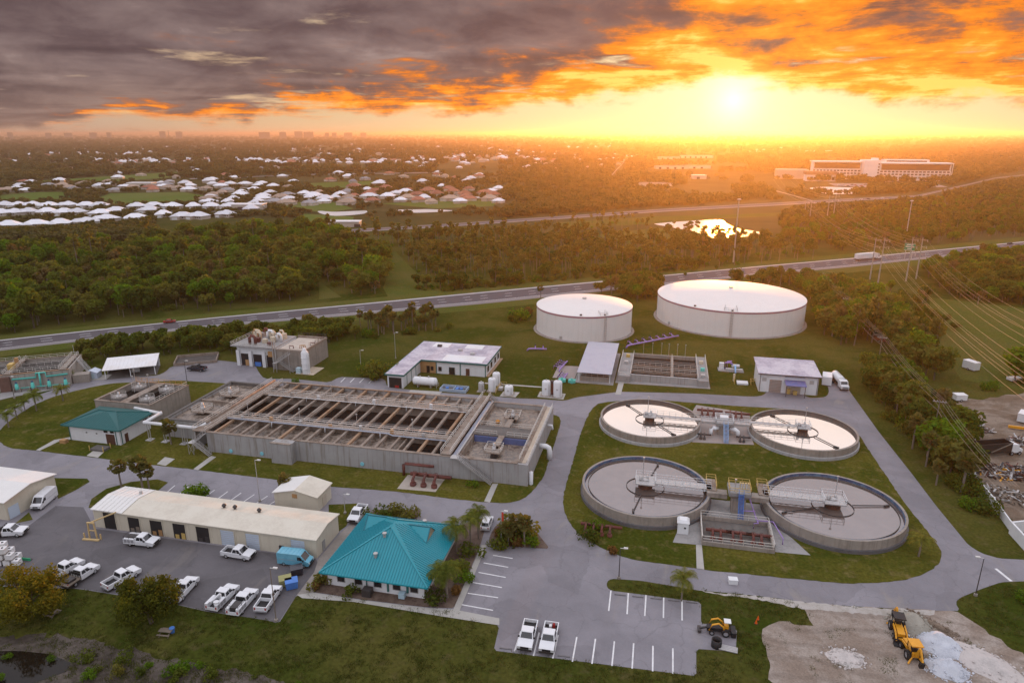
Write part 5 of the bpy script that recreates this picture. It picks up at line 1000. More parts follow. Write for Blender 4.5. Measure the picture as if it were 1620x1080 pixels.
# open filter basin
t = thing('filter_basin', 'open rectangular filter basin ringed by railings before the large tank', 'basin')
def fp(name, mat, *b): return box_part(name, mat, t, *b)
fp('deck', SLAB, -11.6, 197.0, 0, -7.8, 220.4, 2.0); fp('deck', SLAB, 11.9, 197.6, 0, 15.0, 221.0, 2.0)
fp('wall', CONCW, -7.8, 198.4, 0, 11.9, 199.0, 2.2); fp('wall', CONC, -7.8, 219.4, 0, 11.9, 220.0, 2.2); fp('wall', CONCT, 4.0, 199.0, 0, 4.9, 219.4, 2.0)
for y in (203.6, 208.6, 213.8): fp('wall', CONCD if y > 210 else CONCT, -7.8, y, 0, 11.9, y + .5, 1.9)
fp('water', W_DRK, -7.8, 199, .2, 11.9, 219.4, 1.0)
MB().rail([(-11.5, 197.2, 2), (-7.9, 197.2, 2), (-7.9, 220, 2)], 1.1).rail([(-11.5, 197.2, 2), (-11.5, 220.3, 2)], 1.1).rail([(14.9, 197.8, 2), (14.9, 220.9, 2)], 1.1).rail([(12, 197.8, 2), (12, 220.9, 2)], 1.1).rail([(-7.7, 203.8, 1.9), (11.8, 203.8, 1.9)]).rail([(-7.7, 208.8, 1.9), (11.8, 208.8, 1.9)]).rail([(4.4, 199, 2), (4.4, 219, 2)]).build('railing', RAILM, t)
for x in (-5, -2, 1, 3.4, 6.2, 8.8): MB().bar((x, 226, 0), (x, 226, 4.2), .12).box(x - .2, 225.9, 4.2, x + .2, 226.1, 4.4).build('float_post', GALV, t)
for i, (x, y) in enumerate(((13.5, 201), (13.6, 207), (13.4, 214), (-9.6, 216), (-9.8, 209))): MB().box(x - .6, y - .6, 2, x + .6, y + .6, 2.9).build('gate_box', (GALV, TURQ, hcol, YELP, GALV)[i], t)
structure('footpath', MB().sheet([(-11.4, 186.0), (-9.8, 186.2), (-9.6, 197), (-11.2, 197)], .09), WALK); structure('concrete_pad', MB().sheet([(-12.2, 195.8), (15.6, 196.6), (15.4, 221.8), (-12.2, 221.2)], .08), SLAB)
# white garage right
t = thing('chemical_garage', 'white block garage with a stained flat roof and small blue porch', 'building')
wallbox(t, 29.2, 198.0, 45.2, 209.8, 5.6, WHITE); m = MB(); hexa(m, [(28.6, 197.2, 5.6), (45.8, 197.2, 5.6), (45.8, 210.4, 6.4), (28.6, 210.4, 6.4)], [(28.6, 197.2, 5.85), (45.8, 197.2, 5.85), (45.8, 210.4, 6.65), (28.6, 210.4, 6.65)]); m.build('roof', FLATR, t); box_part('fascia', STEEL, t, 28.55, 197.1, 5.55, 45.85, 197.2, 5.8)
o = MB().box(32.0, 197.9, .05, 35.3, 198.0, 3.9).build('roller_door', M('tan_door', (.36, .31, .28), .6, .06, .6), t); rb = MB()
for z in np.arange(.5, 3.9, .45): rb.box(32.0, 197.86, z, 35.3, 197.9, z + .04)
rb.build('door_rib', STEEL, o); MB().box(36.6, 197.88, .05, 40.6, 198.0, 3.2).build('recess', M('recess_cream', (.48, .42, .34), .8, .1, 1), t)
m = MB(); hexa(m, [(36.0, 194.8, 3.4), (41.6, 194.8, 3.4), (41.6, 198, 4.0), (36.0, 198, 4.0)], [(36.0, 194.8, 3.55), (41.6, 194.8, 3.55), (41.6, 198, 4.15), (36.0, 198, 4.15)]); m.build('porch_roof', M('blue_porch', (.16, .17, .36), .5, .1, .5), t)
for x in (36.3, 41.3): MB().bar((x, 195, 0), (x, 195, 3.4), .16).build('porch_post', STEEL, t)
MB().box(37, 197.2, .1, 37.8, 197.8, 1.6).box(38.6, 196.8, .1, 39.6, 197.6, 1.2).build('drum', YELP, t)
for x in (30.5, 43.4): MB().box(x - .6, 197.92, 3.3, x + .6, 198.0, 4.4).build('louvre', GALV, t)
MB().box(36.0, 197.94, 4.95, 41.5, 198.0, 5.15).build('sign_strip', M('grey_letters', (.32, .32, .34), .6, .3, 2), t)
for x in (29.4, 45.0): MB().bar((x, 197.9, 0), (x, 197.9, 5.6), .12).build('downpipe', STEEL, t)
# ---------------------------------------------------------------- vehicles
def wheels(t, xs_, yw, r=.40, w=.26, dual=False):
    for x in xs_:
        for s in (-1, 1):
            m = MB(); n = 14; b0 = len(m.v)
            prof = [(r * .55, -w / 2), (r * .95, -w / 2), (r, -w / 4), (r, w / 4), (r * .95, w / 2), (r * .55, w / 2)]
            m.lathe(prof, n); m.v = [(x + a, s * yw + c_, r + b) for a, b, c_ in m.v]; ty = m.build('wheel', RUBBER, t)
            m = MB(); m.lathe([(.02, w * .35), (r * .55, w * .42), (r * .58, -w * .42), (.02, -w * .35)], 10); m.v = [(x + a, s * yw + c_, r + b) for a, b, c_ in m.v]; m.build('rim', CARS, ty)
def glass_cab(t, x0, x1, X0, X1, z0, z1, w0, w1, paint, name='cab', pillars=True):
    """greenhouse: x0..x1 at the sill, X0..X1 at the roof; dark panes set proud of the painted shell"""
    m = MB(); hexa(m, [(x0, -w0, z0), (x1, -w0, z0), (x1, w0, z0), (x0, w0, z0)], [(X0, -w1, z1), (X1, -w1, z1), (X1, w1, z1), (X0, w1, z1)]); c = m.build(name, paint, t)
    A_ = lambda f, g_, s: Vector((x0 + (x1 - x0) * f + ((X0 + (X1 - X0) * f) - (x0 + (x1 - x0) * f)) * g_, s * (w0 + (w1 - w0) * g_ + .012), z0 + (z1 - z0) * g_))
    for s in (-1, 1):
        for f0, f1 in ((.10, .48), (.53, .88)): MB().face([A_(f0, .10, s), A_(f1, .10, s), A_(f1, .86, s), A_(f0, .86, s)]).build('side_window', GLASSD, c)
    def B_(xa, xb, g_, yk): return Vector((xa + (xb - xa) * g_, yk * (w0 + (w1 - w0) * g_), z0 + (z1 - z0) * g_))
    for xa, xb, d, nm in ((x1, X1, .015, 'windscreen'), (x0, X0, -.015, 'rear_window')):
        off = Vector((d, 0, .012)); MB().face([B_(xa, xb, .1, -.86) + off, B_(xa, xb, .1, .86) + off, B_(xa, xb, .88, .86) + off, B_(xa, xb, .88, -.86) + off]).build(nm, GLASSD, c)
    return c
def lights(t, xf, xr, y, z, zr=None):
    for s in (-1, 1):
        MB().box(xf - .06, s * y - .16, z - .1, xf + .02, s * y + .16, z + .1).build('headlight', LAMPW, t); MB().box(xr - .02, s * y - .1, (zr or z) - .18, xr + .04, s * y + .1, (zr or z) + .18).build('tail_light', LAMPR, t)
def pickup(paint=CARW, kind='bed'):
    t = thing('pickup_truck', '-', 'pickup truck')
    ext(MB(), [(-.75, .48), (2.82, .48), (2.92, .7), (2.9, 1.02), (2.6, 1.12), (1.3, 1.22), (-.75, 1.22)], -.97, .97).build('body', paint, t)
    glass_cab(t, -.72, 1.5, -.45, .75, 1.2, 1.88, .92, .76, paint); MB().box(2.88, -.95, .45, 3.0, .95, .68).build('front_bumper', STEEL, t); MB().box(2.9, -.55, .72, 2.95, .55, 1.0).build('grille', BLACK, t)
    for s in (-1, 1): MB().box(1.15, s * 1.02 - .12, 1.25, 1.35, s * 1.02 + .12, 1.42).build('mirror', BLACK, t)
    if kind == 'bed':
        for b in ((-2.85, -.97, .5, -.76, -.85, 1.22), (-2.85, .85, .5, -.76, .97, 1.22), (-2.9, -.97, .5, -2.78, .97, 1.2)): box_part('bed_side', paint, t, *b)
        box_part('bed_floor', BLACK, t, -2.78, -.85, .6, -.76, .85, .72); MB().box(-3.02, -.95, .42, -2.9, .95, .6).build('rear_bumper', CARS, t)
    elif kind in ('utility', 'crane'):
        for s in (-1, 1):
            ya, yb = sorted((s * .55, s * 1.0)); o = box_part('tool_cabinet', paint, t, -3.0, ya, .55, -.8, yb, 1.45)
            for x in (-2.6, -1.9, -1.2): box_part('cabinet_door', CARS, o, x - .28, s * 1.0 - .012, .75, x + .28, s * 1.0 + .012, 1.35)
        box_part('bed_floor', BLACK, t, -3.0, -.55, .6, -.8, .55, .75); box_part('bed_side', paint, t, -3.05, -1.0, .5, -2.98, 1.0, 1.0)
        if kind == 'utility': MB().rail([(-2.9, -.9, 1.45), (-.8, -.9, 1.45)], .45, .9, .05).rail([(-2.9, .9, 1.45), (-.8, .9, 1.45)], .45, .9, .05).bar((-2.9, -.9, 1.9), (-2.9, .9, 1.9), .05).build('ladder_rack', STEEL, t); box_part('load', STEEL, t, -2.7, -.5, .75, -1.0, .5, 1.5)
        else: MB().bar((-1.2, -.4, 1.4), (-1.2, -.4, 2.1), .3).bar((-1.2, -.4, 2.1), (-2.9, .1, 1.75), .2).build('crane_boom', WHITE, t); MB().cyl(-2.5, -.6, 1.4, 1.75, .4, 12).build('hose_reel', WHITE, t)
    elif kind == 'flatbed':
        box_part('flatbed', WOOD, t, -3.4, -1.1, .85, -.85, 1.1, 1.0); MB().rail([(-.9, -1.05, 1.0), (-.9, 1.05, 1.0)], .8, .5, .07).build('headboard', BLACK, t); box_part('load', STEEL, t, -2.8, -.7, 1.0, -1.4, .6, 1.35); box_part('chassis', BLACK, t, -3.2, -.5, .5, -.75, .5, .84)
    wheels(t, (-1.85, 1.85), .84); lights(t, 2.92, -2.92 if kind == 'bed' else -3.05, .78, .92); return t
def car(paint, suv=False):
    t = thing('car', '-', 'car'); h = 1.02 if suv else .86
    ext(MB(), [(-2.2, .35), (2.2, .35), (2.28, .55), (2.2, .78), (1.2, h), (-2.15, h + .04), (-2.3, .8)], -.9, .9).build('body', paint, t)
    glass_cab(t, -2.05 if suv else -1.6, 1.15, -1.7 if suv else -.9, .45, h - .02, 1.72 if suv else 1.42, .86, .68, paint); wheels(t, (-1.4, 1.4), .80, .34, .22); lights(t, 2.25, -2.28, .65, .68, .85)
    MB().box(2.22, -.6, .38, 2.32, .6, .52).build('grille', BLACK, t); return t
def van(paint, long_=False, label='-'):
    t = thing('van', label, 'van')
    ext(MB(), [(-2.95, .4), (2.85, .4), (2.98, .75), (2.9, 1.15), (2.25, 1.4), (1.45, 2.35), (1.1, 2.52), (-2.9, 2.52), (-3.0, 2.2)], -.99, .99).build('body', paint, t)
    MB().face([(2.27, -.85, 1.42), (2.27, .85, 1.42), (1.50, .78, 2.32), (1.50, -.78, 2.32)]).build('windscreen', GLASSD, t)
    for s in (-1, 1): MB().face([(1.95, s * 1.003, 1.42), (.85, s * 1.003, 1.42), (.85, s * 1.003, 2.1), (1.45, s * 1.003, 2.1)]).build('side_window', GLASSD, t); MB().box(1.9, s * 1.1 - .12, 1.35, 2.05, s * 1.1 + .12, 1.65).build('mirror', BLACK, t); MB().box(-2.9, s * .99 - .015, 1.3, .6, s * .99 + .015, 1.36).build('side_moulding', CARS, t)
    for k in range(5): MB().box(-2.4 + k * .75, -.8, 2.52, -2.3 + k * .75, .8, 2.57).build('roof_rib', paint, t)
    MB().box(2.9, -.9, .35, 3.02, .9, .6).build('front_bumper', BLACK, t); MB().box(2.86, -.5, .75, 2.98, .5, 1.0).build('grille', BLACK, t); wheels(t, (-1.8, 1.95), .86, .37); lights(t, 2.95, -2.98, .8, .98, 1.3); return t
_used = {}
def place(proto, rear, front, label, group=None, z=.04):
    if proto.name.startswith('pickup') and proto.scale.y == 1.0: proto.scale = (1.0, 1.12, 1.10)
    a, b = G(*rear), G(*front); c = (a + b) / 2; rz = math.atan2(b.y - a.y, b.x - a.x)
    if proto.name not in _used: _used[proto.name] = 1; proto.location = (c.x, c.y, z); proto.rotation_euler = (0, 0, rz); tag(proto, label, None, group); return proto
    return dup(proto, (c.x, c.y, z), rz, label, group)
PK, PU, PC, PF = pickup(), pickup(kind='utility'), pickup(kind='crane'), pickup(kind='flatbed')
GP = 'white service trucks parked at the plant'
place(PU, (199, 858), (254, 864), 'white utility truck with ladder rack before the open workshop bays', GP)
place(PK, (356, 877), (400, 884), 'white pickup parked before the pale blue workshop shutters', GP)
place(PF, (-12, 848), (44, 845), 'white flatbed pickup at the left edge of the yard', GP)
place(PF, (106, 931), (151, 901), 'white dump flatbed truck beside the big olive green tree', GP); place(PK, (80, 921), (128, 893), 'white pickup mostly hidden behind the flatbed truck', GP)
place(PK, (172, 932), (214, 908), 'white pickup half hidden left of the middle tree', GP); place(PK, (277, 954), (306, 922), 'white pickup parked just right of the middle tree', GP)
place(PC, (333, 972), (374, 930), 'white utility truck with a white boom in the row by the lawn', GP); place(PU, (368, 978), (402, 938), 'white open utility truck in the middle of the row by the lawn', GP); place(PK, (412, 972), (438, 934), 'white pickup at the end of the row beside the bins', GP)
place(PK, (840, 992), (830, 1031), 'white pickup with empty black bed in the striped lot', GP); place(PK, (873, 995), (864, 1036), 'white pickup with a red can in its bed in the striped lot', GP)
c = G(875, 995); t = thing('fuel_can', 'tall red can standing in the bed of a white pickup', 'can', (c.x + .2, c.y - .6, .75)); MB().cyl(0, 0, 0, .8, .2, 10).cyl(0, 0, .8, .95, .08, 8).build('body', LAMPR, t); MB().box(-.7, -.3, 0, -.3, .2, .5).build('white_jug', WHITE, t)
place(PK, (575, 806), (558, 830), 'white pickup parked between the cream shed and the teal office', GP)
PD = pickup(CARD); place(PD, (327, 587), (298, 585), 'black pickup parked near the walled drying bed')
S1 = car(CARW, True); place(S1, (767, 841), (774, 822), 'white car parked on the lane right of the teal office')
C1 = car(CARR); place(C1, (258, 511.5), (279, 509.5), 'red car driving on the near highway')
C2 = car(CARS); place(C2, (109, 396.5), (123, 395.5), 'silver car on the far highway, beside another car'); C3 = car(CARD); place(C3, (140, 394), (154, 393), 'dark car on the far highway ahead of the silver car'); place(C3, (1590, 387.5), (1606, 386), 'dark car on the near highway at the right edge'); place(C3, (1003, 338.5), (1009, 338), 'dark car alone on the far highway left of the tall mast')
for i, (x, y) in enumerate([(1350, 317), (1362, 316.5), (1374, 315.5), (1396, 314.5)]): place((C2, S1, C3, S1)[i], (x - 4, y + .3), (x + 4, y - .3), ('silver', 'white', 'dark', 'small white')[i] + ' car in the far traffic below the hospital pond')
V1 = van(CARW); place(V1, (84, 786), (58, 808), 'white van parked beside the left warehouse'); V2 = van(VANB); place(V2, (447, 889), (490, 894), 'blue and white wrapped van before the end of the workshop')
def semi(label, rear, front):
    a, b = G(*rear), G(*front); t = thing('semi_truck', label, 'truck', (*((a + b) / 2)[:2], .06), math.atan2(b.y - a.y, b.x - a.x))
    tr = MB().box(-9.5, -1.28, 1.2, 5.0, 1.28, 4.1).build('trailer', WHITE, t); MB().box(-9.5, -1.0, .8, 4.8, 1.0, 1.2).build('trailer_frame', STEEL, tr)
    ext(MB(), [(5.4, .6), (9.4, .6), (9.5, 1.6), (8.2, 1.8), (7.8, 2.9), (7.2, 3.7), (5.4, 3.9)], -1.2, 1.2).build('cab', WHITE, t); MB().face([(8.22, -1.0, 1.85), (8.22, 1.0, 1.85), (7.82, .95, 2.88), (7.82, -.95, 2.88)]).build('windscreen', GLASSD, t)
    for s in (-1, 1): MB().face([(7.9, s * 1.21, 1.9), (6.7, s * 1.21, 1.9), (6.7, s * 1.21, 2.7), (7.6, s * 1.21, 2.7)]).build('side_window', GLASSD, t)
    wheels(t, (-8.2, -7.0, 5.0, 6.2, 8.8), 1.1, .5, .35); lights(t, 9.5, -9.5, 1.0, 1.1); return t
semi('white semi truck with a long box trailer on the near highway', (1349, 413), (1396, 409))
a, b = G(1319, 601), G(1336, 619)
t = thing('tanker_truck', 'tanker truck with a white cylindrical tank beside the white garage', 'truck', (*((a + b) / 2)[:2], .04), math.atan2(b.y - a.y, b.x - a.x))
MB().tube([(-4.6, 0, 2.1), (-4.3, 0, 2.1), (1.2, 0, 2.1), (1.5, 0, 2.1)], 1.1, 16).build('tank', WHITE, t, True); MB().box(-4.5, -.8, .8, 4.2, .8, 1.15).build('chassis', STEEL, t); ext(MB(), [(1.9, .7), (5.0, .7), (5.1, 1.5), (4.0, 1.75), (3.6, 2.6), (1.9, 2.7)], -1.1, 1.1).build('cab', WHITE, t)
MB().face([(4.02, -.95, 1.8), (4.02, .95, 1.8), (3.62, .9, 2.58), (3.62, -.9, 2.58)]).build('windscreen', GLASSD, t); MB().box(5.05, -.7, .8, 5.15, .7, 1.4).build('grille', CARS, t); wheels(t, (-3.4, -2.2, 4.1), .95, .5, .34); lights(t, 5.12, -4.6, .9, 1.05); MB().rail([(-3.5, 0, 3.2), (.5, 0, 3.2)], .3, 1, .06).build('top_rail', GALV, t)
c = G(1309, 609); t = thing('shipping_container', 'white box container parked between the white garage and the tanker', 'container', (c.x, c.y + 1.5, .04), -.2); MB().box(-1.3, -2.6, .25, 1.3, 2.6, 2.8).build('body', WHITE, t); MB().box(-1.2, -2.63, .4, -.03, -2.6, 2.7).box(.03, -2.63, .4, 1.2, -2.6, 2.7).build('door', WHITER, t); MB().box(-1.2, -2.4, 0, 1.2, 2.4, .25).build('skid', STEEL, t)
# black tipper trailer in the scrap yard
a, b = G(1534, 722), G(1613, 716)
t = thing('dump_trailer_truck', 'white cab truck with a long black open dump trailer in the scrap yard', 'truck', (*((a + b) / 2)[:2], .03), math.atan2(b.y - a.y, b.x - a.x))
for bb in ((-6.4, -1.3, 1.1, 2.9, -1.15, 3.4), (-6.4, 1.15, 1.1, 2.9, 1.3, 3.4), (-6.4, -1.15, 1.1, -6.25, 1.15, 3.4), (2.75, -1.15, 1.1, 2.9, 1.15, 3.4)): box_part('tipper_side', M('black_steel', (.025, .02, .018), .6, .2, .6), t, *bb)
box_part('tipper_floor', BLACK, t, -6.25, -1.15, 1.1, 2.75, 1.15, 1.3); MB().bar((2.8, -1.4, 3.4), (-2.5, -1.4, 1.4), .2).build('strut', WOOD, t); ext(MB(), [(3.2, .7), (6.0, .7), (6.1, 1.5), (5.2, 1.7), (4.8, 2.7), (3.2, 2.8)], -1.1, 1.1).build('cab', WHITE, t); MB().face([(5.22, -.95, 1.75), (5.22, .95, 1.75), (4.82, .9, 2.68), (4.82, -.9, 2.68)]).build('windscreen', GLASSD, t); wheels(t, (-5.2, -4.0, 3.4, 5.4), 1.0, .5, .34)
# yellow machines
def backhoe(label, rear, front, canopy):
    a, b = G(*rear), G(*front); t = thing('backhoe_loader', label, 'backhoe', (*((a + b) / 2)[:2], .05), math.atan2(b.y - a.y, b.x - a.x), 'yellow backhoe loaders')
    ext(MB(), [(-1.0, .7), (2.2, .7), (2.25, 1.4), (.9, 1.55), (-1.0, 1.3)], -.5, .5).build('hood', CATY, t)
    for s in (-1, 1): MB().bar((.2, s * .75, 1.5), (1.9, s * .75, 1.3), .18, .28).bar((1.9, s * .75, 1.3), (2.9, s * .75, .6), .18, .26).build('loader_arm', CATY, t)
    ext(MB(), [(2.8, .1), (3.6, .1), (3.5, .3), (3.0, .4), (2.9, .9), (2.8, .9)], -1.1, 1.1).build('bucket', BLACK, t)
    for x in (-1.0, .35):
        for s in (-1, 1): MB().bar((x, s * .65, 1.2), (x, s * .65, 2.6), .1).build('cab_post', BLACK, t)
    MB().box(-1.2, -.8, 2.6, .55, .8, 2.75).build('cab_roof', CATY if canopy else BLACK, t); MB().box(-.6, -.35, 1.2, 0, .35, 1.9).build('seat', BLACK, t)
    MB().bar((-1.1, 0, 1.0), (-1.9, 0, 2.9), .25, .4).build('boom', CATY, t); MB().bar((-1.9, 0, 2.9), (-3.0, 0, 1.6), .22, .32).build('stick', CATY, t); MB().bar((-3.0, 0, 1.6), (-2.8, 0, .7), .6, .5).build('digging_bucket', BLACK, t)
    for s in (-1, 1): MB().bar((-1.1, s * .5, .8), (-1.6, s * 1.1, .1), .2).build('stabiliser', CATY, t)
    wheels(t, (-.5,), .85, .72, .45); wheels(t, (1.7,), .8, .48, .35); return t
backhoe('yellow loader with open cab facing the other loader, beside the gravel piles', (1413, 982), (1425, 1018), False); backhoe('yellow backhoe with an orange cab roof and folded arm beside the gravel piles', (1452, 1056), (1432, 1022), True)
a, b = G(1113, 998), G(1163, 1004); t = thing('tractor', 'compact tractor with a yellow loader hoop and white canopy beside the parking lot', 'tractor', (*((a + b) / 2)[:2], .05), math.atan2(b.y - a.y, b.x - a.x))
ext(MB(), [(-1.9, .5), (1.4, .5), (1.5, 1.0), (-.2, 1.15), (-1.9, 1.1)], -.45, .45).build('hood', BLACK, t); MB().tube([(-1.6, .6, .8), (-1.2, .6, 1.8), (-.3, .6, 2.1), (.4, .6, 1.6), (.6, .6, .8)], .13, 8).build('loader_hoop', CATY, t, True); MB().tube([(-1.6, -.6, .8), (-1.2, -.6, 1.8), (-.3, -.6, 2.1), (.4, -.6, 1.6), (.6, -.6, .8)], .13, 8).build('loader_hoop', CATY, t, True)
MB().box(.5, -.5, 2.2, 1.5, .5, 2.32).build('canopy', WHITE, t); MB().bar((1.4, -.45, 1), (1.4, -.45, 2.2), .08).bar((1.4, .45, 1), (1.4, .45, 2.2), .08).build('canopy_post', BLACK, t); MB().box(.6, -.35, 1.1, 1.2, .35, 1.6).build('seat', CATY, t); MB().box(1.6, -.9, .1, 2.3, .9, .9).build('box_blade', BLACK, t); MB().bar((-1.9, 0, .8), (-2.9, 0, .5), .25).box(-3.2, -.6, .1, -2.7, .6, .5).build('rake', STEEL, t); wheels(t, (.8,), .75, .62, .4); wheels(t, (-1.2,), .65, .4, .28)
# ---------------------------------------------------------------- yard objects
c = G(148, 851); t = thing('hoist_frame', 'yellow steel hoist frame with jib standing before the workshop end', 'hoist', (c.x, c.y, .04), .1)
MB().bar((-.75, 0, 0), (-.6, 0, 3.2), .22).bar((.75, 0, 0), (.6, 0, 3.2), .22).bar((-.75, 0, 3.2), (.75, 0, 3.2), .25).bar((-.7, 0, 1.6), (.7, 0, 1.6), .14).build('frame', M('hoist_yellow', (.58, .42, .20), .6, .1, 1), t); MB().bar((0, 0, 3.3), (3.6, 2.4, 4.3), .2).build('jib', MATS['hoist_yellow'], t)
for x in (-1.6, 1.7): MB().bar((x, -.2, 0), (x, -.2, 1.1), .2).build('bollard', MATS['hoist_yellow'], t)
MB().box(-1.6, -.9, 0, 1.7, -.5, .25).build('base_beam', MATS['hoist_yellow'], t)
hr_ = random.Random(11)
n = 0
for k, (z, cnt) in enumerate(((0, 4), (1.15, 3), (2.3, 2))):
    for i in range(cnt):
        for j in range(2):
            c = G(-14 + i * 14 + k * 5, 893 - j * 9); o = thing('tote_bag', ('white bulk tote on the ground tier of the stack at the left edge', 'white bulk tote on the middle tier of the stack at the left edge', 'white bulk tote on the top tier of the stack at the left edge')[k], 'tote', (c.x, c.y, .05 + z), .25 + hr_.random() * .1, 'stacked white totes')
            MB().box(-.55, -.55, .12, .55, .55, 1.05).build('body', WHITER, o); MB().box(-.58, -.58, 0, .58, .58, .12).build('pallet', WOOD, o); MB().cyl(0, 0, 1.05, 1.12, .18, 10).build('cap', BLACK, o)
c = G(38, 886); t = thing('green_board', 'green board leaning at the foot of the white totes', 'board', (c.x, c.y, .05), .1); MB().box(-1.3, -.06, 0, 1.3, .06, .5).build('board', M('green_paint', (.03, .35, .16), .5, .1, 1), t); MB().box(-1.3, .06, 0, 1.3, .5, .08).build('foot', STEEL, t)
def dumpster(x, y, mat, label, rz):
    c = G(x, y); t = thing('dumpster', label, 'dumpster', (c.x, c.y, .05), rz); hexa(MB(), [(-.9, -.7, .1), (.9, -.7, .1), (.9, .7, .1), (-.9, .7, .1)], [(-1.0, -.85, 1.35), (1.0, -.85, 1.35), (1.0, .85, 1.35), (-1.0, .85, 1.35)]).build('body', mat, t); MB().box(-1.02, -.87, 1.36, 1.02, .87, 1.44).build('lid', BLACK if mat is YELP else mat, t)
dumpster(452, 925, M('olive_bin', (.30, .29, .12), .6, .1, 1), 'olive yellow dumpster beside the blue bin', .6); dumpster(462, 929, BLUEP, 'bright blue bin beside the olive dumpster', .6); dumpster(470, 908, CARD, 'dark blue dumpster behind the wrapped van', .6)
for i, (x, y, z) in enumerate(((83, 972, 0), (263, 1003, 0))):
    c = G(x, y); t = thing('picnic_table', ('wooden picnic table under the big olive green tree', 'wooden picnic table with a blue bin beside the middle tree')[i], 'table', (c.x, c.y, 0), -.1 + i * .2, 'picnic tables on the lawn')
    MB().box(-1.0, -.4, .72, 1.0, .4, .78).build('table_top', WOOD, t)
    for s in (-1, 1): MB().box(-1.0, s * .75 - .13, .42, 1.0, s * .75 + .13, .47).build('bench', WOOD, t)
    for x_ in (-.7, .7): MB().bar((x_, -.75, 0), (x_, .25, .72), .09).bar((x_, .75, 0), (x_, -.25, .72), .09).bar((x_, -.8, .4), (x_, .8, .4), .09).build('leg', WOOD, t)
c = G(273, 1000); t = thing('bin', 'small blue bin at the end of the picnic table', 'bin', (c.x, c.y, 0)); MB().cyl(0, 0, 0, .8, .32, 12, .38).build('body', BLUEP, t); MB().cyl(0, 0, .8, .87, .4, 12).build('lid', BLUEP, t)
def lamp(px_, py_, h, label, arm=(1, 0), r=.09, mat=STEEL, double=False):
    c = G(px_, py_); t = thing('lamp_post', label, 'lamp post', (c.x, c.y, .05), 0, 'lamp posts'); MB().cyl(0, 0, 0, .35, .28, 10).build('base', CONC, t); MB().tube([(0, 0, .3), (0, 0, h)], r, 8, r * .6).build('pole', mat, t)
    for s in ((1, -1) if double else (1,)): MB().bar((0, 0, h), (arm[0] * .9 * s, arm[1] * .9 * s, h + .1), .08).box(arm[0] * .9 * s - .35, arm[1] * .9 * s - .18, h + .05, arm[0] * .9 * s + .35, arm[1] * .9 * s + .18, h + .22).build('lamp_head', LAMPW if not double else GALV, t)
    return t
lamp(979, 915, 5.9, 'black lamp post on the grass island of the striped lot'); lamp(1543, 942, 7.0, 'leaning dark lamp post at the corner of the road junction', (-1, 0)); lamp(411, 793, 9.3, 'tall pale pole in the stall row behind the workshop', mat=GALV); lamp(437, 982, 9.5, 'tall thin pole at the corner of the yard by the trucks', mat=WOOD); lamp(546, 812, 4.2, 'short lamp post on the grass by the cream shed', mat=GALV); lamp(626, 567, 9.0, 'thin pole on the lawn behind the L-shaped building', mat=GALV); lamp(296, 603, 6.5, 'lamp post beside the black pickup', mat=STEEL)
lamp(23, 630, 6.5, 'dark pole before the left aeration tank'); lamp(793, 862, 7.0, 'flag pole with lamp in the shrub bed by the lot', mat=GALV); lamp(571, 580, 5.5, 'thin pole beside the round bush', mat=GALV)
c = G(793, 862); t = thing('flag', 'limp red flag at the top of the pole in the shrub bed', 'flag', (c.x, c.y, .05)); MB().box(.1, -.03, 5.0, .45, .03, 6.8).build('cloth', M('flag_red', (.55, .06, .03), .8, .2, 2), t)
for i, (x, y, lab) in enumerate(((1196, 986, 'orange traffic cone nearest to the dirt lot'), (1199, 980, 'orange traffic cone on the grass beside the dirt lot'))):
    c = G(x, y); t = thing('traffic_cone', lab, 'cone', (c.x, c.y, .03), 0, 'orange cones'); MB().lathe([(.2, .06), (.04, .75), (.02, .76)], 12).build('body', M('cone_orange', (.75, .12, .01), .5, .05, 1), t); MB().box(-.25, -.25, 0, .25, .25, .06).build('base', BLACK, t)
c = G(1133, 1022); t = thing('culvert_pipe', 'short black plastic pipe standing on end beside the tractor', 'pipe', (c.x, c.y, .04)); MB().lathe([(.75, 0), (.75, 1.2), (.62, 1.2), (.62, .1)], 20).build('pipe_wall', BLACK, t, True)
c = G(1152, 1027); t = thing('pipe_bundle', 'flat bundle of grey pipes on the ground beside the tractor', 'pipes', (c.x, c.y, .05), -.12)
for k in range(4): MB().tube([(-1.3, -.45 + k * .3, .14), (1.3, -.45 + k * .3, .14)], .13, 8).build('pipe', GALV, t)
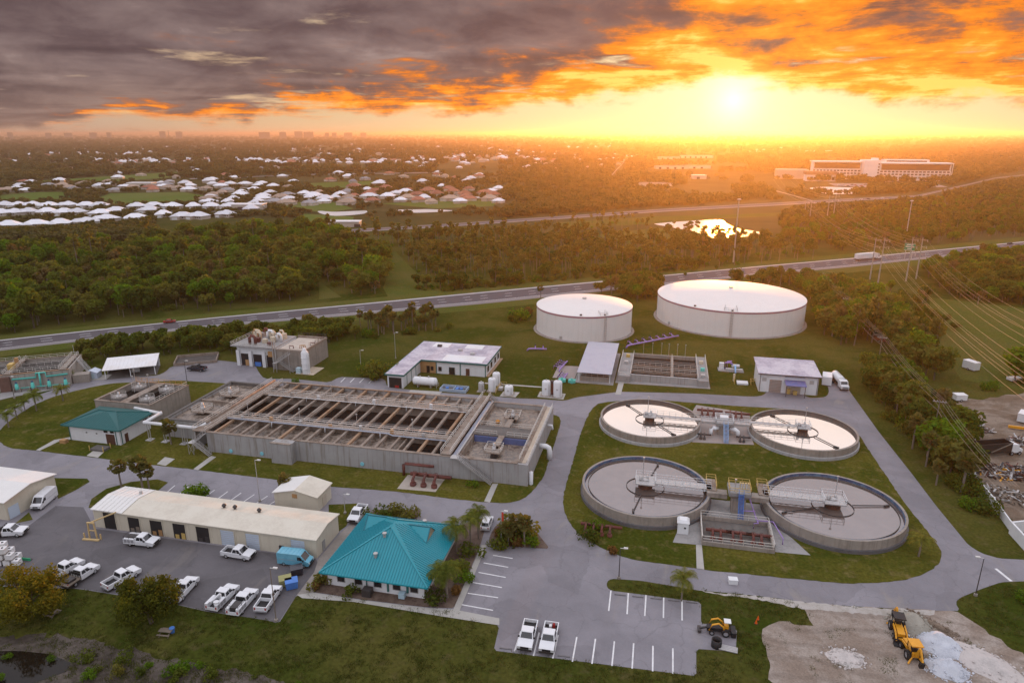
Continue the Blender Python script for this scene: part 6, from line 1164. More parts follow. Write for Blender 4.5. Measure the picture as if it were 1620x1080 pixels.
# gravel and sand heaps on the dirt lot
def heap(px_, py_, rx, ry, h, mat, label, seed, rz=0.0):
    c = G(px_, py_); r_ = random.Random(seed); m = MB(); n, q = 40, 10; base = 0
    for j in range(q + 1):
        f = j / q
        for k in range(n):
            a = 2 * PI * k / n; nz = mnoise.noise(Vector((math.cos(a) * 1.6 + seed, math.sin(a) * 1.6, f * 2))) * .22 + 1
            m.v.append((rx * f * nz * math.cos(a), ry * f * nz * math.sin(a), h * max(0, (1 - f ** 1.25)) * (1 + .25 * mnoise.noise(Vector((math.cos(a) * f * 3, math.sin(a) * f * 3, seed)))) + .02))
    for j in range(q):
        for k in range(n): k2 = (k + 1) % n; m.f.append((j * n + k, j * n + k2, (j + 1) * n + k2, (j + 1) * n + k))
    o = m.build('gravel_heap', mat, None, True); st_ = MB()
    for _ in range(150):
        a = r_.random() * 2 * PI; f = .55 + .75 * r_.random(); x, y, q_ = rx * f * math.cos(a), ry * f * math.sin(a), .05 + .13 * r_.random() ** 2; z = h * max(0, 1 - f ** 1.25); d_ = Vector((r_.gauss(0, 1), r_.gauss(0, 1), r_.gauss(0, 1))).normalized() * q_; p_ = Vector((x, y, z + q_ * .5)); st_.bar(p_ - d_, p_ + d_, q_ * 1.7, q_ * 1.3)
    tag(st_.build('loose_stones', mat, o), kind='stuff'); o.location = (c.x, c.y, .04); o.rotation_euler[2] = rz; return tag(o, label, 'heap', 'heaps on the dirt lot')
GRAV = M('grey_sand', (.34, .32, .27), .95, .12, .6, bump=.3); GRAVB = M('blue_white_gravel', (.55, .58, .64), .95, .1, .9, bump=.4, col2=(.62, .65, .70)); GRAVW = M('white_rubble', (.60, .55, .52), .95, .15, .6, col2=(.45, .42, .40), bump=.4)
heap(1442, 987, 2.9, 2.6, 1.9, GRAV, 'low grey sand heap beside the yellow loader', 1); heap(1486, 1022, 3.1, 2.4, 2.3, GRAVB, 'bluish white gravel heap in the middle of the dirt lot', 2, -.4); heap(1498, 1060, 2.7, 2.0, 1.9, GRAVB, 'pale blue gravel heap nearest to the picture bottom', 3, -.3); heap(1560, 1050, 5.0, 3.0, 1.2, GRAVW, 'spread of white rubble at the right of the dirt lot', 4, -.7); heap(1338, 1040, 2.6, 1.9, .15, GRAVW, 'thin white spill of sand on the dirt lot', 5)
heap(1478, 988, 3.4, .8, .35, DIRTB, 'low brown soil ridge along the edge of the dirt lot', 6, -.75)
# ---------------------------------------------------------------- scrap yard on the right
wl = [G(1517, 735), G(1540, 762), (G(1570, 800)), G(1600, 842)]
t = thing('yard_wall', 'white panel wall running between the scrap heap and the trees', 'wall')
for p, q in zip(wl[:-1], wl[1:]): MB().bar(p + Vector((0, 0, .9)), q + Vector((0, 0, .9)), .25, 1.8).build('panel', WHITE, t); MB().bar(q, q + Vector((0, 0, 2.0)), .4).build('pillar', WHITE, t)
t = thing('concrete_bay', 'white concrete bay wall at the right edge above the junction', 'wall'); p, q, r3 = G(1597, 843), G(1640, 838), G(1632, 882)
for a, b in ((p, q), (p, r3)): MB().bar(a + Vector((0, 0, 1.2)), b + Vector((0, 0, 1.2)), .35, 2.4).build('panel', WHITE, t)
def debris(px_, py_, rx, ry, n, label, seed, h=1.2, rz=0.0, cols=None):
    c = G(px_, py_); r_ = random.Random(seed); t = thing('scrap_heap', label, 'scrap heap', (c.x, c.y, 0), rz, 'scrap heaps')
    cols = cols or [STEEL, WOOD, GALV, REDP, WHITE, WOOD, GALV, BROWND]
    for ci, mt in enumerate(cols):
        m = MB()
        for _ in range(n // len(cols)):
            a, f = r_.random() * 2 * PI, math.sqrt(r_.random()); x, y = rx * f * math.cos(a), ry * f * math.sin(a); z = h * (1 - f * f) * r_.random() + .15
            d = Vector((r_.gauss(0, 1), r_.gauss(0, 1), r_.gauss(0, .5))).normalized() * (.4 + r_.random() * .9); p = Vector((x, y, z)); m.bar(p - d, p + d, .12 + r_.random() * .35, .06 + r_.random() * .25)
        tag(m.build('scrap', mt, t), kind='stuff')
    return t
debris(1490, 648, 6.5, 3.2, 150, 'mixed scrap heap below the power line at the yard edge', 1, 1.2, -.7); debris(1525, 672, 6.5, 3.0, 130, 'scrap heap with pale sheets beside the dump trailer', 2, 1.0, -.6)
debris(1568, 746, 6.5, 3.6, 200, 'scrap metal heap behind the white panel wall', 3, 1.6, -.2, [STEEL, STEEL, GALV, WOOD, BROWND, CATY, GALV, STEEL]); debris(1606, 750, 5.0, 3.6, 160, 'dark scrap heap at the right edge behind the dump trailer', 4, 1.6, -.1, [STEEL, BROWND, STEEL, GALV, REDP]); debris(1555, 705, 5.0, 1.6, 90, 'low scrap line in front of the black dump trailer', 6, .8, -.1); debris(1622, 700, 4, 3, 90, 'scrap heap cut by the right edge of the dirt yard', 7, 1.2); debris(1590, 785, 7.0, 4.0, 160, 'brushwood heap at the right edge above the bay wall', 5, .9, -.3, [WOOD, WOOD, TRUNKP, GALV])
def box_hut(px_, py_, w, d_, h, label, rz, name='cargo_trailer', cat='trailer', mat=WHITE):
    c = G(px_, py_); t = thing(name, label, cat, (c.x, c.y, .03), rz); MB().box(-w / 2, -d_ / 2, .5, w / 2, d_ / 2, h).build('body', mat, t); MB().box(-w / 2 - .05, -d_ / 2 - .05, h, w / 2 + .05, d_ / 2 + .05, h + .08).build('roof', WHITER, t); wheels(t, (0,), d_ / 2 - .1, .4, .25); MB().bar((w / 2, 0, .55), (w / 2 + 1, 0, .45), .12).build('drawbar', STEEL, t)
box_hut(1535, 585, 4.2, 2.4, 2.9, 'white box trailer standing alone on the meadow', 2.1); box_hut(1517, 634, 3.0, 2.2, 2.0, 'small white box trailer at the yard entrance', .2); box_hut(1604, 603, 3.8, 2.0, 1.2, 'low pale trailer beside the bushes at the right edge', .4); box_hut(1618, 667, 4.0, 2.2, 2.6, 'white trailer cut by the right edge of the yard', 1.0)
box_hut(1376, 525, 4.0, 2.0, 1.6, 'pale boat trailer in the trees left of the power pole', 2.4); box_hut(1392, 540, 4.5, 2.2, 2.2, 'red brown trailer under the power pole in the trees', -.5, mat=M('rust_red', (.24, .06, .04), .7, .2, .8))
c = G(1525, 690); t = thing('green_tank', 'small green plastic tank beside the dump trailer', 'tank', (c.x, c.y + 1, 0)); MB().cyl(0, 0, 0, 1.5, .8, 14).build('body', M('green_plastic', (.02, .28, .14), .5, .05, 1), t); MB().cyl(0, 0, 1.5, 1.6, .3, 10).build('lid', BLACK, t)
c = G(1608, 680); t = thing('yellow_digger_arm', 'yellow machine arm lying at the right edge of the dirt yard', 'machine', (c.x, c.y, .05), -.3); MB().bar((-1.8, 0, .6), (1.6, 0, .8), .5, .6).build('arm', CATY, t); MB().bar((1.6, 0, .8), (2.6, .2, .3), .7, .5).build('bucket', CATY, t)
# ---------------------------------------------------------------- poles, wires, sign
WIRE = M('wire', (.34, .28, .22), .6, .05, 1.0, metal=.25); POLEM = M('pole_grey', (.36, .33, .30), .8, .1, .5)
def span(t, p, q, sag, r=.042, n=14):
    p, q = Vector(p), Vector(q); MB().tube([p.lerp(q, i / n) - Vector((0, 0, 4 * sag * (i / n) * (1 - i / n))) for i in range(n + 1)], r, 4, cap=False).build('wire', WIRE, t)
def tpole(px_, py_, h, label, r=.34):
    c = G(px_, py_); t = thing('transmission_pole', label, 'power pole', (c.x, c.y, 0), 0, 'tall grey power poles'); MB().tube([(0, 0, 0), (0, 0, h)], r, 10, r * .5).build('pole', POLEM, t)
    for z, L_ in ((h - 1.2, 2.4), (h - 4.6, 2.4), (h - 8, 2.4)): MB().bar((-.2, 0, z), (L_, 0, z + .25), .14).build('arm', POLEM, t); MB().cyl(L_, 0, z - .9, z + .2, .12, 8).build('insulator', GALV, t)
    return c, h
near = [tpole(1376, 442, 21.5, 'grey power pole before the highway, nearest to the white semi truck'), tpole(1389, 447, 22.5, 'grey power pole just right of the one by the semi truck'), tpole(1433, 445, 22.2, 'grey power pole just left of the outermost pole by the green sign'), tpole(1449, 441, 21.3, 'outermost grey power pole, right of the green sign')]
far = [tpole(1271, 353, 18.5, 'leftmost distant power pole in the glare below the sun', .4), tpole(1280, 353, 18.5, 'second distant power pole in the glare below the sun', .4), tpole(1307, 355, 24, 'third distant power pole, left of the hospital pond reflections', .4), tpole(1317, 352, 23.4, 'rightmost distant power pole below the hospital pond', .4)]
out = [G(1690, 655, 18), G(1690, 625, 19), G(1690, 560, 18), G(1690, 530, 18)]
t = thing('power_line', 'bundle of high voltage wires sweeping over the highway to the lower right', 'power line')
for i in range(4):
    (a, ha), (b, hb) = near[i], far[i]
    for dz in (1.6, 5.2, 8.8):
        p = (a.x + 2.3, a.y, ha - dz); span(t, p, (b.x + 2.0, b.y, hb - dz * .8), 5.5); q = out[i] + Vector((0, 0, 1.8 - dz * .6)); span(t, p, q, 4.5, .036)
    span(t, (b.x + 2, b.y, hb - 2), (b.x + (b.x - a.x), b.y + 260, 20), 5, .06)
dist = [G(1300, 432, 10.5), G(1340, 472, 10.8), G(1396, 533, 10.8), G(1487, 634, 10.8), G(1600, 770, 10.8)]
for i, p in enumerate(dist[1:4]):
    t2 = thing('utility_pole', ('wooden utility pole with crossarm in the trees behind the large tank', 'wooden utility pole with crossarm above the red brown trailer', 'wooden utility pole with crossarm above the scrap heap')[i], 'power pole', (p.x, p.y, 0), 0, 'wooden utility poles')
    MB().tube([(0, 0, 0), (0, 0, 11.0)], .16, 8, .11).build('pole', WOOD, t2); MB().bar((-1.4, .3, 10.6), (1.4, -.3, 10.6), .14, .18).build('crossarm', POLEM, t2)
    for s in (-1.2, -.5, .6, 1.2): MB().cyl(s, -s * .21, 10.7, 11.0, .06, 6).build('insulator', GALV, t2)
t = thing('power_line', 'low three wire line through the trees beside the scrap yard', 'power line')
for p, q in zip(dist[:-1], dist[1:]):
    for s in (-1.2, .0, .6, 1.2): span(t, p + Vector((s, -s * .21, .2)), q + Vector((s, -s * .21, .2)), .9, .03)
    span(t, p - Vector((0, 0, 2.5)), q - Vector((0, 0, 2.5)), 1.1, .05)
for px_, py_, h, lab in ((1160, 415, 36.3, 'tall highway light mast between the pond and the large tank'), (1432, 382, 28, 'tall highway light mast behind the green sign')):
    c = G(px_, py_); t = thing('light_mast', lab, 'lamp post', (c.x, c.y, 0), 0, 'highway light masts'); MB().tube([(0, 0, 0), (0, 0, h)], .42, 10, .22).build('mast', GALV, t); MB().lathe([(.2, h - .5), (1.2, h - .3), (1.2, h), (.2, h + .4)], 12).build('lamp_ring', GALV, t)
c = G(1436, 410); t = thing('road_sign', 'green highway sign panel beside the power poles', 'sign', (c.x, c.y, 0), -.5)
MB().box(-2.9, -.06, 5.2, 2.9, .06, 9.4).build('panel', M('sign_green', (.01, .22, .09), .5, .05, 1), t)
for x in (-1.8, 1.8): MB().bar((x, .15, 0), (x, .15, 9.2), .25).build('post', GALV, t)
for z, w in ((8.3, 3.6), (7.2, 4.4), (6.1, 2.4)): MB().box(-w / 2, -.09, z, w / 2, -.061, z + .45).build('lettering', M('sign_white', (.65, .68, .66), .5, .1, 3), t)
MB().box(-2.85, -.085, 5.25, 2.85, -.061, 5.4).box(-2.85, -.085, 9.2, 2.85, -.061, 9.35).build('border', MATS['sign_white'], t)
# ---------------------------------------------------------------- vegetation
LEAF = leafmat('leaf_oak', [(.048, .070, .016), (.082, .108, .021), (.125, .150, .026), (.165, .148, .040), (.105, .160, .022)])
LEAFB = leafmat('leaf_bright', [(.075, .135, .014), (.11, .19, .018), (.15, .20, .024)])
LEAFP = leafmat('leaf_pine', [(.100, .112, .030), (.150, .142, .040), (.195, .165, .050), (.120, .132, .036)])
LEAFH = leafmat('leaf_hero', [(.062, .076, .016), (.115, .120, .018), (.17, .15, .022), (.090, .112, .018)], .5)  # dark green to olive crown tones, varied by plant and clump
LEAFF = leafmat('leaf_far', [(.060, .070, .026), (.095, .092, .036), (.135, .115, .050), (.085, .095, .030)], .35)
PALML = leafmat('palm_leaf', [(.085, .088, .030), (.13, .12, .040), (.19, .14, .050)], .35)
PALMG = leafmat('palm_leaf_green', [(.095, .12, .024), (.145, .17, .032), (.21, .19, .045)], .4)
DRY = leafmat('dry_leaf', [(.15, .075, .03), (.20, .11, .04), (.12, .07, .03)], .4)
DRYT = leafmat('thin_brown_leaf', [(.13, .10, .045), (.17, .12, .05), (.11, .10, .04)], .4)
def leaves(lobes, n, size, seed, up=.35, shell=.55, squash=1.0):
    """n leaf cards spread through the lobes (x, y, z, r): arrays of vertices and faces"""
    R_ = np.random.RandomState(seed); lob = np.array(lobes, float); w = lob[:, 3] ** 2; k = R_.choice(len(lob), n, p=w / w.sum())
    d = R_.normal(size=(n, 3)); d /= np.linalg.norm(d, axis=1)[:, None]; rad = shell + (1 - shell) * R_.rand(n) ** .6; rad *= 1 + .18 * R_.normal(size=n) * .6
    c = lob[k, :3] + d * (lob[k, 3] * rad)[:, None] * np.array([1, 1, squash])
    nn = d * .7 + R_.normal(size=(n, 3)) * .55 + np.array([0, 0, up]); nn /= np.linalg.norm(nn, axis=1)[:, None]
    a = np.cross(nn, R_.normal(size=(n, 3))); a /= np.linalg.norm(a, axis=1)[:, None]; b = np.cross(nn, a)
    s = size * (.6 + .8 * R_.rand(n))[:, None]
    V = np.stack([c - a * s, c - b * s * .6, c + a * s, c + b * s * .6], 1).reshape(-1, 3); F = np.arange(n * 4).reshape(-1, 4)
    return V, F
def leafmesh(name, parts, mats):
    """mesh from [(V, F, material index)] and material list"""
    me = bpy.data.meshes.new(name); vs_, fs, mi = [], [], []; off = 0
    for V, F, m in parts:
        vs_ += [tuple(v) for v in V]; fs += [tuple(int(i) + off for i in f) for f in F]; mi += [m] * len(F); off += len(V)
    me.from_pydata(vs_, [], fs)
    for m in mats: me.materials.append(m)
    me.polygons.foreach_set('material_index', mi); me.update(); return me
def crown_lobes(r_, n, rx, rz, zc, lr):
    out = []
    for _ in range(n):
        a = r_.random() * 2 * PI; f = math.sqrt(r_.random()) * .75; z = zc + (r_.random() * 2 - 1) * rz * .6 * (1 - f * .5); out.append((rx * f * math.cos(a), rx * f * math.sin(a), z, lr * (.7 + .6 * r_.random())))
    return out
def limbs(r_, h, r0, lobes, k=5):
    m = MB(); m.tube([(0, 0, 0), (r_.gauss(0, .1), r_.gauss(0, .1), h * .3), (r_.gauss(0, .25), r_.gauss(0, .25), h * .55)], r0, 7, r0 * .6)
    for l in lobes[:k]: m.tube([(0, 0, h * .28), (l[0] * .5, l[1] * .5, h * .42), (l[0], l[1], l[2])], r0 * .45, 5, r0 * .12)
    return m
PROTO = {}
def make_tree(key, name, crown_me, trunk_me): PROTO[key] = (name, crown_me, trunk_me)
for i in range(5):   # broadleaf trees of the woods, about 8 m
    r_ = random.Random(20 + i); lb = crown_lobes(r_, 11, 3.5, 3.0, 5.2, 1.45); V, F = leaves(lb, 760, .60, 40 + i, .35, .72); tm = limbs(r_, 7, .2, lb)
    make_tree('b%d' % i, 'broadleaf_tree', leafmesh('crown', [(V, F, 0)], [LEAFB if i == 4 else LEAF]), tm.mesh('trunk', TRUNK))
for i in range(3):   # narrow, sparse and spreading woodland trees
    r_ = random.Random(210 + i); rx, rz, zc, lr, n = ((2.0, 4.2, 6.4, 1.2, 620), (3.2, 3.2, 5.6, .95, 260), (4.6, 1.9, 5.0, 1.5, 900))[i]; lb = crown_lobes(r_, 12, rx, rz, zc, lr); V, F = leaves(lb, n, .5, 220 + i, .35, .6); tm = limbs(r_, 9 if i == 1 else 7, .2, lb, 9)
    make_tree('b%d' % (5 + i), 'broadleaf_tree', leafmesh('crown', [(V, F, 0)], [(LEAFB, DRYT, LEAF)[i]]), tm.mesh('trunk', TRUNKP if i == 1 else TRUNK))
for i in range(4):   # pines: tall bare stem, high tufted crown
    r_ = random.Random(60 + i); H_ = 10 + i; lb = [(r_.gauss(0, .9), r_.gauss(0, .9), H_ - 3.2 + 3.4 * r_.random(), .75 + .5 * r_.random()) for _ in range(8)]; V, F = leaves(lb, 380, .45, 70 + i, .5, .4, .7)
    m = MB(); m.tube([(0, 0, 0), (r_.gauss(0, .15), 0, H_ * .5), (r_.gauss(0, .2), 0, H_ - .6)], .17, 6, .06)
    for l in lb: m.tube([(0, 0, l[2] - .5), l[:3]], .05, 4, .02)
    make_tree('p%d' % i, 'pine_tree', leafmesh('crown', [(V, F, 0)], [LEAFP]), m.mesh('trunk', TRUNKP))
def fan_palm(seed, H_, nf=46, R_=1.0):
    r_ = random.Random(seed); V, F = [], []
    for k in range(nf):
        a = r_.random() * 2 * PI; e = math.asin(max(-.85, min(.98, 1 - 1.75 * (k + .5) / nf))); L_ = (1.0 + .5 * r_.random()) * R_; c = Vector((math.cos(a) * math.cos(e), math.sin(a) * math.cos(e), math.sin(e))) * L_ + Vector((0, 0, H_)); out = (c - Vector((0, 0, H_))).normalized()
        sd = out.cross(Vector((0, 0, 1))); sd = sd.normalized() if sd.length > .1 else Vector((1, 0, 0)); dn = Vector((0, 0, -1)); s = (.62 + .25 * r_.random()) * R_; b = len(V); V.append(c - out * .5 * R_)
        for j in range(7):
            q = -1.25 + 2.5 * j / 6; V.append(c - out * .2 + sd * (s * math.sin(q)) + out * (s * math.cos(q)) + dn * (.22 * abs(q) * s + .15 * (j % 2)))
        F += [(b, b + 1 + j, b + 2 + j) for j in range(6)]
    return V, F
for i in range(4):
    H_ = 4.6 + i * .7; V, F = fan_palm(80 + i, H_, 52); m = MB().tube([(0, 0, 0), (.06 * i, .05, H_ * .5), (.05, 0, H_ - .3)], .2, 8, .16)
    r_ = random.Random(i); Vd, Fd = leaves([(0, 0, H_ - .75, .65)], 36, .4, 90 + i, -.6)
    make_tree('s%d' % i, 'fan_palm', leafmesh('crown', [(V, F, 0), (Vd, Fd, 1)], [PALML, DRY]), m.mesh('trunk', TRUNKP))
def feather_palm(seed, H_, nf=17, L_=2.9):
    r_ = random.Random(seed); V, F = [], []
    for k in range(nf):
        a = 2 * PI * k / nf * 1.0 + r_.random() * .6; e0 = .15 + 1.15 * r_.random(); n = 9; p = Vector((0, 0, H_)); ang = e0; pts = [p.copy()]
        for j in range(n):
            p = p + Vector((math.cos(a) * math.cos(ang), math.sin(a) * math.cos(ang), math.sin(ang))) * (L_ / n); ang -= .20 + .05 * r_.random(); pts.append(p.copy())
        sd = Vector((-math.sin(a), math.cos(a), 0))
        for j in range(1, n + 1):
            w = .75 * math.sin(PI * (j + 1.2) / (n + 2.4)) + .12; d = pts[j] - pts[j - 1]
            for s in (-1, 1):
                for h in (0, .5):
                    q = pts[j - 1] + d * h; b = len(V); V += [q, q + d * .42, q + sd * (s * w) + d * .7 + Vector((0, 0, -.32 * w - .12))]; F.append((b, b + 1, b + 2))
    return V, F
for i in range(3):
    H_ = 3.6 + i * .9; V, F = feather_palm(100 + i, H_, 17 + i * 2); m = MB().tube([(0, 0, 0), (.1, .05, H_ * .5), (0, 0, H_)], .17, 8, .13)
    make_tree('q%d' % i, 'feather_palm', leafmesh('crown', [(V, F, 0)], [PALMG]), m.mesh('trunk', TRUNKP))
for i in range(4):
    r_ = random.Random(120 + i); lb = [(r_.gauss(0, .7), r_.gauss(0, .7), .75 + .5 * r_.random(), .65 + .35 * r_.random()) for _ in range(6)]; V, F = leaves(lb, 420, .2, 130 + i)
    m = MB()
    for l in lb[:3]: m.tube([(0, 0, 0), (l[0], l[1], l[2])], .05, 5, .02)
    make_tree('h%d' % i, 'shrub', leafmesh('crown', [(V, F, 0)], [(LEAF, LEAFB, LEAF, DRY)[i]]), m.mesh('trunk', TRUNK))
def hero(seed, Rx, H_, n=5200):
    r_ = random.Random(seed); lb = crown_lobes(r_, 30, Rx, H_ * .46, H_ * .52, 1.35); V, F = leaves(lb, n, .19, seed + 1, .3, .35); tm = limbs(r_, H_ * .8, .34, lb, 10)
    return leafmesh('crown', [(V, F, 0)], [LEAFH]), tm.mesh('trunk', TRUNK)
make_tree('o0', 'oak_tree', *hero(5, 6.4, 9.4, 9000)); make_tree('o1', 'oak_tree', *hero(9, 5.4, 9.8, 8000))
for i in range(3):   # coarse woodland crowns for the distance
    r_ = random.Random(160 + i); lb = crown_lobes(r_, 9, 5.2, 2.6, 4.6, 2.0); V, F = leaves(lb, 150, 1.35, 170 + i, .5); PROTO['f%d' % i] = ('forest', leafmesh('crown', [(V, F, 0)], [LEAFF]), None)
CATS = {'broadleaf_tree': 'tree', 'pine_tree': 'tree', 'fan_palm': 'palm tree', 'feather_palm': 'palm tree', 'shrub': 'shrub', 'oak_tree': 'tree'}
def plant(key, p, k=1.0, rz=None, label='-', group=None, kz=None):
    name, cm, tm = PROTO[key]; t = thing(name, label, CATS[name], (p[0], p[1], 0), rnd.random() * 6.28 if rz is None else rz, group); t.scale = (k, k, kz or k)
    obj('trunk', tm, t); obj('crown', cm, t); return t
# named plants round the buildings
for key, x, y, k, lab in [('o0', 48, 975, 1.0, 'big olive green oak at the left edge of the lawn'), ('o1', 240, 985, 1.0, 'full oak with olive green crown in the middle of the lawn edge'),
        ('s1', 193, 773, 1.0, 'lone fan palm left of the pair behind the workshop end'), ('s2', 226, 775, 1.05, 'taller fan palm of the pair behind the workshop end'), ('s0', 236, 773, .95, 'leaning fan palm of the pair behind the workshop end'), ('s0', 271, 703, 1.05, 'fan palm in front of the white pipe by the small teal building'), ('s0', 452, 783, .8, 'fan palm peeping out behind the cream shed'),
        ('q2', 745, 862, 1.0, 'feather palm nearest to the office roof corner'), ('q1', 722, 872, 1.1, 'feather palm touching the office roof edge'), ('q2', 757, 852, 1.0, 'feather palm right of the office roof beside the lane'), ('q1', 708, 945, 1.15, 'feather palm at the front right corner of the office'), ('q0', 697, 935, 1.0, 'low feather palm against the office side wall'),
        ('q1', 1078, 950, .95, 'feather palm on the grass island of the striped lot'), ('q0', 1453, 880, 1.0, 'bright green feather palm at the corner of the round tanks lawn'), ('q1', 58, 650, 1.05, 'feather palm on the bend of the left road, tallest there'), ('q0', 100, 634, 1.0, 'feather palm right of the tallest on the left bend'), ('q0', 14, 676, 1.0, 'feather palm cut by the left edge at the road bend'), ('q0', 27, 662, .85, 'small feather palm just inside the left road bend'), ('q0', 40, 650, .7, 'smallest feather palm on the left road bend'), ('q0', 110, 604, .8, 'feather palm before the turquoise blowers')]:
    plant(key, G(x, y), k, None, lab, 'palms and oaks round the buildings')
for i, (x, y, k, key) in enumerate([(800, 858, 1.5, 'h0'), (812, 848, 1.9, 'h2'), (825, 856, 1.6, 'h0'), (838, 862, 1.1, 'h1'), (790, 850, 1.2, 'h3'), (602, 818, 1.3, 'h2'), (628, 816, 1.4, 'h0'), (651, 818, 1.2, 'h2'), (615, 820, .8, 'h1'), (556, 940, .9, 'h0'), (508, 925, 1.1, 'h0'), (500, 932, .8, 'h3'), (690, 950, 1.1, 'h2'), (730, 905, 1.2, 'h0'), (742, 880, 1.2, 'h2'), (735, 920, 1.0, 'h1'), (720, 940, .9, 'h3'), (306, 788, 1.5, 'h1'), (318, 788, 1.2, 'h1'), (943, 838, 1.0, 'h1'), (935, 858, 1.3, 'h0'), (968, 875, .9, 'h3'), (597, 598, 3.0, 'h0'), (583, 596, 2.4, 'h2'), (748, 770, .8, 'h1'), (823, 506, 2.4, 'h1'), (835, 500, 2.2, 'h3'), (812, 508, 1.8, 'h0'), (468, 606, .8, 'h1'), (790, 866, .9, 'h2'), (816, 862, 1.2, 'h3')]):
    plant(key, G(x, y), k, None, 'leafy shrub in a planting bed beside the plant buildings' if i not in (22, 23) else ('large round bush left of the L-shaped building', 'smaller round bush beside the large one left of the L-shaped building')[i - 22], 'shrubs round the buildings')
p = G(855, 476); plant('s3', p, .9, None, 'lone fan palm beside the smaller storage tank', None)
for i, (x, y) in enumerate([(804, 850), (816, 843), (830, 850)]): plant('s%d' % (i % 3), G(x, y + 14), .85, None, 'short fan palm in the shrub bed by the lot', 'palms in the shrub bed')
# woods: positions sampled on the ground inside surveyed outlines
def inside(p, poly):
    x, y = p; c = False; n = len(poly); j = n - 1
    for i in range(n):
        xi, yi = poly[i]; xj, yj = poly[j]
        if (yi > y) != (yj > y) and x < (xj - xi) * (y - yi) / (yj - yi) + xi: c = not c
        j = i
    return c
TREES = []   # (name key, x, y, scale, depth)
def wood(poly, spacing, kinds, kmin=.8, kmax=1.2, seed=0, fill=1.0, area=None):
    w = [tuple(G(*p)[:2]) for p in poly]; r_ = random.Random(seed); x0, x1 = min(p[0] for p in w), max(p[0] for p in w); y0, y1 = min(p[1] for p in w), max(p[1] for p in w)
    nx, ny = int((x1 - x0) / spacing) + 1, int((y1 - y0) / spacing) + 1
    for i in range(nx):
        for j in range(ny):
            if r_.random() > fill: continue
            p = (x0 + (i + .5 + (j % 2) * .5 + r_.uniform(-.42, .42)) * spacing, y0 + (j + .5 + r_.uniform(-.42, .42)) * spacing)
            if inside(p, w):
                q = proj((p[0], p[1], 4))
                if -60 < q[0] < 1680: TREES.append((r_.choice(kinds), p[0], p[1], r_.uniform(kmin, kmax), q[2], AREA[seed]))
AREA = {1: 'in the dense woods left of the mown clearing beyond the highway', 2: 'in the open woods right of the mown clearing beyond the highway', 33: 'in the scrub along the far side of the highway', 3: 'in the clearing left of the bright pond', 4: 'in the hedge row behind the carport and headworks', 5: 'in the grove between the headworks and the highway', 55: 'at the foot of the grove by the highway',
        6: 'between the two white storage tanks', 7: 'along the highway behind the large storage tank', 8: 'in the woods right of the large storage tank', 9: 'in the belt between the right road and scrap yard', 10: 'beside the right road along the round tanks', 11: 'in the woods at the right edge before the highway', 12: 'under the power lines near the poles', 13: 'at the right edge of the meadow',
        14: 'at the near shoulder of the highway behind the tanks', 15: 'at the right edge beside the dirt lot', 16: 'in the woods beyond the highway on the right', 19: 'in the undergrowth between the right road and scrap yard', 17: 'on the muddy bank at the bottom edge', 18: 'in the ditch at the bottom left corner'}
BL = ['b0', 'b1', 'b2', 'b3', 'b0', 'b2', 'b4', 'b5', 'b6', 'b7', 'b7']; PN = ['p0', 'p1', 'p2', 'p3']
wood([(-60, 424), (0, 412), (240, 394), (330, 381), (430, 372), (520, 372), (560, 390), (600, 400), (612, 420), (608, 466), (560, 468), (505, 440), (500, 474), (300, 496), (0, 530), (-60, 538)], 7.0, BL + BL + ['p1', 'p2', 's1', 'h2'], .7, 1.65, 1)
wood([(570, 386), (720, 377), (880, 372), (935, 380), (1000, 388), (1120, 382), (1210, 388), (1290, 398), (1290, 410), (1000, 434), (700, 458), (650, 422), (628, 396)], 6.6, PN + PN + ['b1', 'b3', 'h1'], .75, 1.1, 2, .9)
wood([(630, 455), (700, 462), (1000, 437), (1130, 424), (1130, 419), (1000, 430), (700, 452)], 3.6, ['h0', 'h1', 'h2', 'b3'], .6, 1.2, 33, .8)
wood([(850, 354), (960, 349), (1030, 356), (1090, 368), (940, 370)], 9, PN + ['h1'], .6, .9, 3, .5)
wood([(128, 560), (250, 545), (370, 532), (420, 528), (480, 524), (560, 524), (566, 535), (500, 552), (360, 561), (330, 556), (260, 562), (245, 558), (170, 570), (135, 585)], 4.2, ['b0', 'b1', 'b2', 'b3', 's0', 'h0'], .62, .85, 4)
wood([(562, 522), (600, 512), (650, 506), (692, 508), (690, 522), (640, 528), (585, 532)], 4.2, ['s1', 's2', 's3', 's2', 's3', 's0'], .85, 1.1, 5)
wood([(560, 530), (690, 520), (720, 512), (720, 522), (600, 536)], 4.2, ['h0', 'h2', 'h1'], .8, 1.5, 55, .6)
wood([(945, 462), (1000, 452), (1042, 450), (1038, 478), (1005, 484), (1000, 474)], 5.0, BL, .8, 1.05, 6)
wood([(1130, 446), (1180, 443), (1260, 446), (1330, 448), (1330, 474), (1290, 484), (1275, 474), (1262, 462), (1190, 450)], 5.4, BL + PN[:1], .6, .95, 7)
wood([(1290, 480), (1330, 460), (1400, 500), (1460, 555), (1500, 598), (1490, 618), (1450, 605), (1400, 560), (1380, 545), (1360, 560), (1320, 545), (1292, 520)], 5.4, BL + ['s2', 'p0'], 1.0, 1.5, 8)
wood([(1365, 600), (1400, 585), (1430, 608), (1480, 650), (1510, 690), (1525, 735), (1560, 790), (1590, 845), (1560, 820), (1520, 780), (1500, 770), (1470, 740), (1440, 690), (1400, 650)], 4.6, BL + ['s1', 's2', 's3'], .8, 1.3, 9, .95)
wood([(1380, 640), (1420, 645), (1500, 740), (1550, 815), (1500, 790), (1435, 715)], 4.6, ['s1', 's2', 's0', 's3', 'h0', 'b1'], .85, 1.15, 10, .85)
